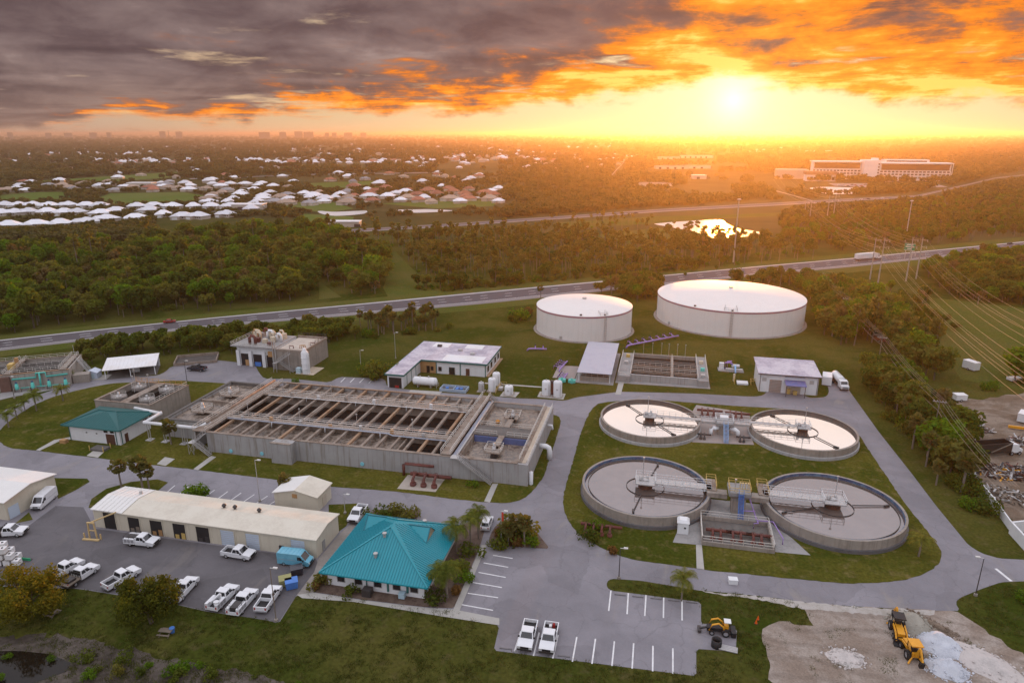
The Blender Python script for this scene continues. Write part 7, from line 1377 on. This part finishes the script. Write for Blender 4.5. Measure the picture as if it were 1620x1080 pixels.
wood([(1372, 600), (1405, 590), (1440, 625), (1490, 670), (1520, 740), (1575, 815), (1540, 812), (1500, 780), (1450, 715), (1400, 655)], 3.2, ['h0', 'h1', 'h2', 'h0'], .9, 1.7, 19, .75)
wood([(1460, 432), (1520, 420), (1580, 408), (1650, 400), (1660, 500), (1610, 480), (1560, 486), (1500, 470)], 6.0, BL, .8, 1.3, 11)
wood([(1400, 460), (1470, 470), (1500, 500), (1520, 530), (1470, 540), (1420, 500)], 6.5, BL + ['h1', 'h2'], .5, .9, 12, .6)
wood([(1540, 610), (1660, 595), (1660, 612), (1550, 622)], 5, ['h0', 'h1', 'h2', 'b4'], .8, 1.6, 13, .7)
wood([(1000, 434), (1130, 426), (1180, 431), (1100, 437), (1010, 446)], 6.5, BL, .25, .42, 14, .3)
wood([(1600, 950), (1660, 945), (1660, 1030), (1630, 1020)], 3, ['h1', 'h0', 'h3'], .8, 1.6, 15, .7)
wood([(1240, 358), (1330, 346), (1450, 330), (1660, 300), (1660, 372), (1480, 386), (1330, 399), (1300, 394), (1230, 384)], 8.0, BL + PN, .75, 1.15, 16, .9)
wood([(120, 1030), (230, 1045), (420, 1062), (520, 1085), (120, 1085)], 1.9, ['h0', 'h1', 'h2'], .3, .8, 17, .45); wood([(-20, 1040), (100, 1040), (105, 1080), (-20, 1080)], 3.0, ['h1'], .3, .6, 18, .25)
WSP = {'broadleaf_tree': 'broadleaf tree ', 'pine_tree': 'tall thin pine ', 'fan_palm': 'fan palm ', 'shrub': 'wild shrub '}
TREES.sort(key=lambda q: q[4]); cnt = {}; REST = []
for key, x, y, k, dep, area in TREES:
    nm = PROTO[key][0]; cnt[nm] = cnt.get(nm, 0)
    u = proj((x, y, 3))
    if cnt[nm] < 270 and -20 < u[0] < 1640 and u[1] < 1090 and dep < 560:
        cnt[nm] += 1; plant(key, (x, y), k, None, WSP[nm] + area, nm.replace('_', ' ') + 's ' + area, k * rnd.uniform(.9, 1.15))
    else: REST.append((key, x, y, k))
SRC = bpy.data.collections.new('plant_sources')
def source(name, keys):
    c = bpy.data.collections.new(name)
    for i, key in enumerate(keys):
        nm, cm, tm = PROTO[key]; parts = []; mats = list(cm.materials); me = bpy.data.meshes.new('source_%s_%02d' % (name, i)); bm = bmesh.new(); bm.from_mesh(cm)
        if tm is not None:
            n0 = len(bm.faces); bm.from_mesh(tm); bm.faces.ensure_lookup_table()
            for f in bm.faces[n0:]: f.material_index = len(mats)
            mats.append(tm.materials[0])
        bm.to_mesh(me); bm.free()
        for m in mats: me.materials.append(m)
        o = bpy.data.objects.new('source_%s_%02d' % (name, i), me); c.objects.link(o)
    return c
def scatter(name, keys, pts, label, cat, z=0.0):
    """pts: (index into keys, x, y, scale): one object that instances plants on its points"""
    me = bpy.data.meshes.new(name); me.from_pydata([(p[1], p[2], z) for p in pts], [], [])
    a = me.attributes.new('pick', 'INT', 'POINT'); a.data.foreach_set('value', [p[0] for p in pts])
    a = me.attributes.new('size', 'FLOAT_VECTOR', 'POINT'); r_ = random.Random(len(pts)); a.data.foreach_set('vector', [v for p in pts for v in (p[3], p[3], p[3] * r_.uniform(.85, 1.2))])
    a = me.attributes.new('turn', 'FLOAT_VECTOR', 'POINT'); a.data.foreach_set('vector', [v for p in pts for v in (0, 0, r_.random() * 6.28)])
    o = obj(name, me); tag(o, label, cat, None, 'stuff')
    ng = bpy.data.node_groups.new(name, 'GeometryNodeTree'); ng.interface.new_socket('Geometry', in_out='INPUT', socket_type='NodeSocketGeometry'); ng.interface.new_socket('Geometry', in_out='OUTPUT', socket_type='NodeSocketGeometry')
    N = ng.nodes; gi, go = N.new('NodeGroupInput'), N.new('NodeGroupOutput'); ip = N.new('GeometryNodeInstanceOnPoints'); ci = N.new('GeometryNodeCollectionInfo'); ci.inputs['Collection'].default_value = source(name, keys); ci.inputs['Separate Children'].default_value = True; ci.inputs['Reset Children'].default_value = True
    def at(nm, typ):
        n = N.new('GeometryNodeInputNamedAttribute'); n.data_type = typ; n.inputs['Name'].default_value = nm; return n.outputs[0]
    ip.inputs['Pick Instance'].default_value = True; Lk = ng.links
    Lk.new(gi.outputs[0], ip.inputs['Points']); Lk.new(ci.outputs[0], ip.inputs['Instance']); Lk.new(at('pick', 'INT'), ip.inputs['Instance Index']); Lk.new(at('turn', 'FLOAT_VECTOR'), ip.inputs['Rotation']); Lk.new(at('size', 'FLOAT_VECTOR'), ip.inputs['Scale']); Lk.new(ip.outputs[0], go.inputs[0])
    md = o.modifiers.new('scatter', 'NODES'); md.node_group = ng; return o
KEYS = sorted({q[0] for q in REST}); scatter('forest_trees', KEYS, [(KEYS.index(k), x, y, s) for k, x, y, s in REST], 'mass of woodland trees beyond the highway and around the plant', 'forest')
# grass tufts on the near lawns
tf = np.random.RandomState(4)
def tuft(seed, mat):
    r_ = np.random.RandomState(seed); V, F = [], []
    for k in range(16):
        x, y = r_.normal(size=2) * .16; a = r_.rand() * 6.28; w = .025; h = .10 + .14 * r_.rand(); dx, dy = math.cos(a) * w, math.sin(a) * w; b = len(V); V += [(x - dx, y - dy, 0), (x + dx, y + dy, 0), (x + r_.normal() * .06, y + r_.normal() * .06, h)]; F.append((b, b + 1, b + 2))
    return leafmesh('tuft', [(V, F, 0)], [mat])
GB = leafmat('grass_blade', [(.06, .085, .018), (.09, .10, .026), (.13, .115, .05)], .3)
for i in range(2): PROTO['g%d' % i] = ('grass', tuft(i, GB), None)
pts = []
BLK = [L(smoothpoly(OB)), L(DIRTLOT), L([(-40, 1030), (30, 1029), (80, 1034), (112, 1048), (105, 1062), (60, 1078), (0, 1120), (-60, 1120)])]
for _ in range(16000):
    px_, py_ = tf.uniform(0, 1620), tf.uniform(925, 1085); p = G(px_, py_)
    if mnoise.noise(Vector((p.x * .25, p.y * .25, 0))) + tf.uniform(-.4, .4) < -.05: continue
    if any(inside((p.x, p.y), b) for b in (BLK[0], BLK[2])): continue
    if inside((p.x, p.y), BLK[1]) and mnoise.noise(Vector((p.x * .3, p.y * .3, 4))) + tf.uniform(-.2, .2) < .28: continue
    pts.append((int(tf.randint(2)), p.x, p.y, float(tf.uniform(.6, 1.8))))
scatter('grass_tufts', ['g0', 'g1'], pts, 'short uneven grass on the lawns nearest to the camera', 'grass')
# ---------------------------------------------------------------- the far town
HOUSES = []; HPOS = []
def house_proto(kind, w, d_, near, seed):
    r_ = random.Random(seed); hw, hz, rise = 2.7, 3.0, 3.0 + .7 * r_.random(); o = .6; wall = MB().box(-w / 2, -d_ / 2, 0, w / 2, d_ / 2, hz); X, Y = w / 2 + o, d_ / 2 + o
    rl = max(.5, (w - d_) / 2); rf = MB(); a, b = (-rl, 0, hz + rise), (rl, 0, hz + rise); c1, c2, c3, c4 = (-X, -Y, hz - .05), (X, -Y, hz - .05), (X, Y, hz - .05), (-X, Y, hz - .05)
    rf.face([c1, c2, b, a]).face([c2, c3, b]).face([c3, c4, a, b]).face([c4, c1, a])
    wx = w * .22; gx = -w * .25; ww = MB().box(gx - wx, -d_ / 2 - 4, 0, gx + wx, -d_ / 2, hz); wall.v += ww.v[:0]
    g1, g2, g3, g4 = (gx - wx - o, -d_ / 2 - 4.5, hz - .04), (gx + wx + o, -d_ / 2 - 4.5, hz - .04), (gx + wx + o, 0, hz - .04), (gx - wx - o, 0, hz - .04); p, q = (gx, -d_ / 2 - 2.2, hz + rise * .72), (gx, -.5, hz + rise * .72)
    rf.face([g1, g2, p]).face([g2, g3, q, p]).face([g4, g1, p, q])
    return dict(wall=wall.mesh('wall', HWALL), wing=ww.mesh('wing', HWALL), roof=rf.mesh('roof', ROOFS[kind]), w=w, d=d_, gx=gx, hz=hz, win=MB().box(-.7, -.04, 0, .7, .04, 1.1).mesh('window', GLASSD), door=MB().box(-2.2, -.05, 0, 2.2, .05, 2.1).mesh('garage_door', WHITE))
HP = {k: [house_proto(k, 13 + 2 * i, 9.5 + i, True, i + 5) for i in range(3)] for k in ROOFS}
NTH = ['first', 'second', 'third', 'fourth', 'fifth', 'sixth', 'seventh', 'eighth', 'ninth', 'tenth', 'eleventh', 'twelfth', 'thirteenth', 'fourteenth']
def house(px_, py_, kind, label, group, near, rz=None, k=1.0):
    c = G(px_, py_); pr = HP[kind][rnd.randrange(3)]; t = thing('house', label, 'house', (c.x, c.y, 0), YAW + rnd.uniform(-.5, .5) if rz is None else rz, group, k)
    obj('wall', pr['wall'], t); obj('wing', pr['wing'], t); obj('roof', pr['roof'], t)
    if near:
        for x in (pr['w'] * .08, pr['w'] * .22, pr['w'] * .38): o = obj('window', pr['win'], t); o.location = (x, -pr['d'] / 2 - .02, 1.0)
        o = obj('garage_door', pr['door'], t); o.location = (pr['gx'], -pr['d'] / 2 - 4.03, 0)
    HPOS.append((c.x, c.y, 13.0))
rows = [([16, 58, 96, 140, 171, 215, 259, 290, 316, 360], [361, 359, 358, 355, 350, 348.5, 343, 346, 346, 343], 'row nearest to the far highway'), ([4, 26, 47, 76, 103, 125, 161, 185, 238, 398], [341, 340, 339, 339, 340, 339.5, 341, 337, 336, 334], 'second row from the far highway'),
        ([10, 31, 54, 80, 110, 137, 158, 218, 244, 275, 306, 334, 366, 408], [328, 328.5, 328, 329, 328, 328.5, 329, 330, 329, 330, 330, 330, 330, 331], 'third row before the golf lawns')]
for xs_, ys_, nm in rows:
    for i, (x, y) in enumerate(zip(xs_, ys_)): house(x, y, 'white', 'white roofed house, %s from the left edge in the %s' % (NTH[i], nm), 'white roofed houses in rows', True)
def estate(n, xr, yr, kinds, label, group, seed, k=(.8, 1.1)):
    r_ = random.Random(seed); made = 0; tries = 0
    while made < n and tries < n * 40:
        tries += 1; x, y = r_.uniform(*xr), r_.uniform(*yr); c = G(x, y)
        if any(abs(c.x - q[0]) < 19 and abs(c.y - q[1]) < 19 for q in HPOS): continue
        kd = r_.choice(kinds); nm = {'white': 'white', 'red': 'red', 'tan': 'tan', 'grey': 'grey'}[kd]
        house(x, y, kd, label % nm, group, False, None, r_.uniform(*k)); made += 1
estate(32, (330, 560), (307, 325), ['white', 'white', 'white', 'tan', 'grey'], '%s roofed house around the far lake', 'houses by the lake', 1)
estate(34, (560, 800), (300, 322), ['white', 'red', 'red', 'white', 'tan'], '%s roofed house in the estate right of the far lake', 'houses right of the lake', 2)
estate(40, (0, 420), (287, 304), ['white', 'red', 'tan', 'white', 'white', 'grey'], '%s roofed house behind the golf lawns', 'houses behind the golf lawns', 3)
estate(62, (300, 760), (258, 298), ['white', 'tan', 'white', 'red', 'grey', 'white'], '%s roofed house in the middle of the far town', 'houses in the far town', 4)
estate(26, (0, 300), (255, 284), ['white', 'grey', 'tan', 'white'], '%s roofed house among the far trees on the left', 'far houses on the left', 5)
estate(34, (820, 985), (245, 270), ['red', 'red', 'white', 'tan'], '%s roofed house in the distant estate below the horizon glow', 'houses below the glow', 6, (.8, 1.0))
def shed_row(name, px_, py_, w, d_, h, label, rz=0.0, mat=HWALL):
    c = G(px_, py_); t = thing(name, label, 'building', (c.x, c.y, 0), YAW + rz); wallbox(t, -w / 2, -d_ / 2, w / 2, d_ / 2, h, mat); MB().box(-w / 2 - .4, -d_ / 2 - .4, h, w / 2 + .4, d_ / 2 + .4, h + .5).build('roof', ROOFS['tan'] if 'warehouse' in name else WHITER, t)
    for i in range(max(2, int(w / 16))): MB().box(-w / 2 + 6 + i * 16, -d_ / 2 - .1, 0, -w / 2 + 11 + i * 16, -d_ / 2, h * .6).build('door', STEEL, t)
    HPOS.append((c.x, c.y, w * .5))
for a in (('distant_warehouse', 1062, 267, 70, 25, 6, 'long pale warehouse nearest below the sun'), ('distant_warehouse', 1100, 266.5, 60, 25, 6, 'pale warehouse right of the longest one below the sun'), ('distant_warehouse', 1058, 252, 60, 30, 7, 'pale warehouse in the second line below the sun'), ('distant_warehouse', 1098, 250, 110, 30, 8, 'widest pale warehouse far below the sun'), ('distant_shop', 1105, 283, 22, 16, 6, 'small bright building below the warehouses'), ('distant_warehouse', 1030, 294, 60, 14, 4, 'long low pale roof left of the small bright building'),
          ('distant_shop', 1204, 240, 90, 40, 9, 'hazy block at the left of the hospital skyline'), ('distant_shop', 1248, 236, 90, 40, 8, 'hazy block behind the hospital'), ('distant_shop', 1300, 242, 120, 40, 8, 'long hazy block above the hospital'), ('distant_shop', 1600, 252, 60, 25, 6, 'white roof at the right edge below the horizon'), ('distant_shop', 1540, 235, 60, 25, 6, 'small white roof far right near the horizon'), ('distant_shop', 225, 296, 34, 16, 6, 'white club house by the golf lawn'), ('distant_shop', 545, 358, 26, 10, 4, 'low pale roof in the trees below the lake'), ('distant_shop', 395, 331, 30, 15, 5, 'wide white roof at the right end of the house rows')): shed_row(*a)
PROTO['hw'] = ('house', HP['white'][0]['roof'], HP['white'][0]['wall']); PROTO['hr'] = ('house', HP['red'][1]['roof'], HP['red'][1]['wall']); PROTO['ht'] = ('house', HP['tan'][2]['roof'], HP['tan'][2]['wall'])
fh = random.Random(31); hp_ = []
while len(hp_) < 520:
    x = fh.uniform(0, 1000); y = 226 + 34 * fh.random() ** .8; c = G(x, y)
    if mnoise.noise(Vector((c.x * .0022, c.y * .0022, 3))) < -.02: continue
    hp_.append((fh.choice((0, 1, 2, 1, 1)), c.x, c.y, fh.uniform(.9, 1.5))); HPOS.append((c.x, c.y, 15.0))
scatter('far_houses', ['hr', 'hw', 'ht'], hp_, 'scattered roofs of the distant town towards the horizon', 'houses')
# hospital
t = thing('hospital', 'large white hospital with long dark window bands on the right', 'building', (*G(1383, 285)[:2], 0), YAW + math.radians(-14)); hc = M('hospital_white', (.82, .79, .77), .6, .05, .05); gl = M('hospital_glass', (.10, .06, .05), .25, .15, .05)
def hb(name, mat, par, *b): return box_part(name, mat, par, *b)
def wing(x0, x1, y0, y1, h, nbay):
    w = hb('wing', hc, t, x0, y0, 0, x1, y1, h - 1)
    hb('roof_slab', hc, w, x0 - 2, y0 - 4, h - 1, x1 + 2, y1 + 1, h + .6)
    for z0, z1 in ((h - 11, h - 2.2),): hb('window_band', gl, w, x0 + 2, y0 - .5, z0, x1 - 2, y0 - .02, z1)
    for k in range(nbay + 1): x = x0 + (x1 - x0) * k / nbay; hb('fin', hc, w, x - .35, y0 - 1.0, 0, x + .35, y0 - .52, h - 11.5)
    for zz in (3.5, 8.2, 12.4):
        if zz < h - 12:
            for k in range(nbay): x = x0 + (x1 - x0) * (k + .5) / nbay; hb('window', gl, w, x - (x1 - x0) / nbay * .33, y0 - .4, zz, x + (x1 - x0) / nbay * .33, y0 - .02, zz + 2.2)
    for xe in (x0 - 1.6, x1 + .8): hb('frame_post', hc, w, xe, y0 - 4, 0 if xe > x0 else h - 12, xe + .8, y0 - 3, h - 1)
wing(6, 108, 0, 26, 27, 18); wing(-92, -18, 18, 42, 28, 14); tw = hb('tower', hc, t, -18, -3, 0, 5.5, 34, 31)
for z in (6, 10.5, 15, 19.5, 24): hb('window', gl, tw, 2.2, -3.3, z, 4.6, -3.02, z + 2.4)
hb('plant_room', hc, t, -4, 8, 31, 4, 24, 34); hb('rear_wing', hc, t, 20, 40, 0, 88, 60, 31); hb('rear_glass', gl, t, 24, 39.5, 27.5, 84, 39.98, 29.5)
hb('low_block', M('hospital_tan', (.52, .42, .34), .7, .06, .1), t, -150, 2, 0, -100, 30, 15); lw = hb('front_block', hc, t, -112, -52, 0, -68, -30, 10); hb('front_roof', M('hospital_brown', (.28, .16, .11), .8, .1, .1), t, -113, -53, 10, -67, -29, 15)
for k in range(8): hb('window', gl, lw, -110 + k * 5.2, -52.3, 2, -106.6 + k * 5.2, -52.02, 6.5)
for q in (0, 60, -60, -110): c = t.location; HPOS.append((c.x + q, c.y + 15, 48.0))
structure('car_park', MB().sheet([G(*p)[:2] for p in ((1310, 290), (1480, 291), (1500, 296), (1400, 298), (1320, 294))], .04), SHOULDER)
cpk = random.Random(5)
for i in range(22): x = 1325 + i * 7 + cpk.random() * 3; place((C2, C3, S1, C1)[cpk.randrange(4)], (x - 1.6, 292.8 + (i % 3)), (x + 1.6, 292.7 + (i % 3)), 'car parked in the far hospital car park', 'cars at the hospital')
# skyline
sk = random.Random(8)
for i, x in enumerate((50, 108, 138, 176, 200, 281, 306, 435, 463, 487, 502, 530, 541, 562, 585)):
    d = 8000 + sk.random() * 900; X, Y = (x - 810) / FPX * d * 1.0, d; p = (X * _cy - Y * _sy, X * _sy + Y * _cy); h = 80 + {281: 16, 306: 14, 487: 16, 502: 12, 435: 8, 463: 10}.get(x, sk.random() * 6); w = 40 + sk.random() * 80
    t = thing('tower_block', 'hazy tower block on the horizon, %s from the left' % (NTH + ['fifteenth'])[i], 'building', (p[0], p[1], 0), YAW, 'tower blocks on the horizon'); MB().box(-w / 2, -12, 0, w / 2, 12, h).build('wall', M('tower_wall', (.25, .21, .19), .8, .1, .05), t); MB().box(-w * .2, -6, h, w * .15, 6, h + 2).build('roof_room', HWALL, t)
d = 8200; X, Y = (290 - 810) / FPX * d, d; t = thing('radio_mast', 'thin mast on the horizon among the left tower blocks', 'mast', (X * _cy - Y * _sy, X * _sy + Y * _cy, 0)); MB().tube([(0, 0, 0), (0, 0, 101)], 4, 6, 2.5).build('mast', STEEL, t); MB().box(-5, -5, 100, 5, 5, 103).build('head', STEEL, t)
# woodland to the horizon
fr = np.random.RandomState(12); pts = []
KEEP = [[G(*q)[:2] for q in p] for p in ([(0, 309), (60, 304), (100, 304), (112, 311), (80, 318), (0, 322)], [(175, 306), (290, 304), (330, 311), (280, 325), (190, 324), (150, 315)], [(30, 288), (170, 279), (280, 272), (285, 280), (180, 287)], [(440, 322), (520, 318), (560, 330), (580, 338), (527, 343), (470, 332)], [(480, 338), (560, 343), (555, 356), (480, 350)], [(485, 290), (590, 286), (610, 296), (500, 301)], [(600, 322), (790, 316), (780, 326), (690, 336), (622, 337)],
        [(1279, 296), (1350, 295.5), (1384, 300.5), (1345, 309), (1285, 304)], [(880, 352), (1040, 342), (1140, 340), (1240, 336), (1240, 345), (1213, 372), (1120, 378), (1000, 356), (890, 362)], [(1200, 296), (1220, 296), (1290, 322), (1260, 330)], [(960, 283), (975, 262), (990, 250), (1000, 250), (985, 270), (970, 285)], [(1300, 289), (1500, 290), (1500, 298), (1310, 296)], [(1030, 252), (1135, 250), (1135, 259), (1030, 259)], [(1025, 268), (1140, 267), (1140, 278), (1025, 278)], [(1090, 284), (1120, 284), (1120, 290), (1090, 290)], [(1000, 295), (1060, 295), (1060, 300), (1000, 300)])]
HGRID = {}
for x, y, r in HPOS: HGRID.setdefault((int(x // 60), int(y // 60)), []).append((x, y, r))
def blocked(x, y, q):
    cx, cy_ = int(x // 60), int(y // 60)
    for i in (-1, 0, 1):
        for j in (-1, 0, 1):
            for hx, hy, r in HGRID.get((cx + i, cy_ + j), ()):
                if (x - hx) ** 2 + (y - hy) ** 2 < (r * .85) ** 2 or (abs(x - hx) < r * .7 and -24 < y - hy < 0): return True
    fy = np.interp(q[0], [p[0] for p in FN], [p[1] for p in FN]); sy_ = np.interp(q[0], [p[0] for p in FS], [p[1] for p in FS])
    if fy - 3 < q[1] < sy_ + 11: return True
    return any(inside((x, y), k) for k in KEEP)
for _ in range(36000):
    px_ = fr.uniform(-15, 1635); py_ = 214.2 + 172 * fr.rand() ** 1.7
    if py_ > 345 and not (px_ < 245 and py_ < np.interp(px_, [p[0] for p in FN], [p[1] for p in FN]) - 2): 
        if not (1230 < px_ and py_ < 352): continue
    p = G(px_, py_); dist = math.hypot(p.x, p.y)
    dens = mnoise.noise(Vector((p.x * .0035, p.y * .0035, 1.0))) + .75 * mnoise.noise(Vector((p.x * .012, p.y * .012, 5.0)))
    town = px_ < 800 and 250 < py_ < 372
    if dens + fr.uniform(-.3, .3) < (.0 if town else -.10): continue
    if blocked(p.x, p.y, (px_, py_)): continue
    s = (.62 + .4 * fr.rand()) * (1.0 if dist < 700 else (dist / 700) ** .55); pts.append((int(fr.randint(3)), p.x, p.y, s * (.62 if town and dist < 1300 else 1.0)))
scatter('far_woods', ['f0', 'f1', 'f2'], pts, 'unbroken far woods reaching to the horizon', 'forest')
# ---------------------------------------------------------------- haze
hz = MB().box(-42500, -3400, -1.0, 42500, 42400, 104.0).build('haze', None)
hz.data.materials.clear(); hm = bpy.data.materials.new('haze_air'); hm.use_nodes = True; tt = NT(hm.node_tree); tt.n.clear()
pv = tt.node('ShaderNodeVolumePrincipled', {'Color': (1.0, .82, .64), 'Density': 1.1e-4, 'Anisotropy': .74})
tt.l.new(pv.outputs[0], tt.node('ShaderNodeOutputMaterial').inputs['Volume']); hz.data.materials.append(hm); tag(hz, 'thin evening haze over the whole land', 'haze', None, 'stuff')
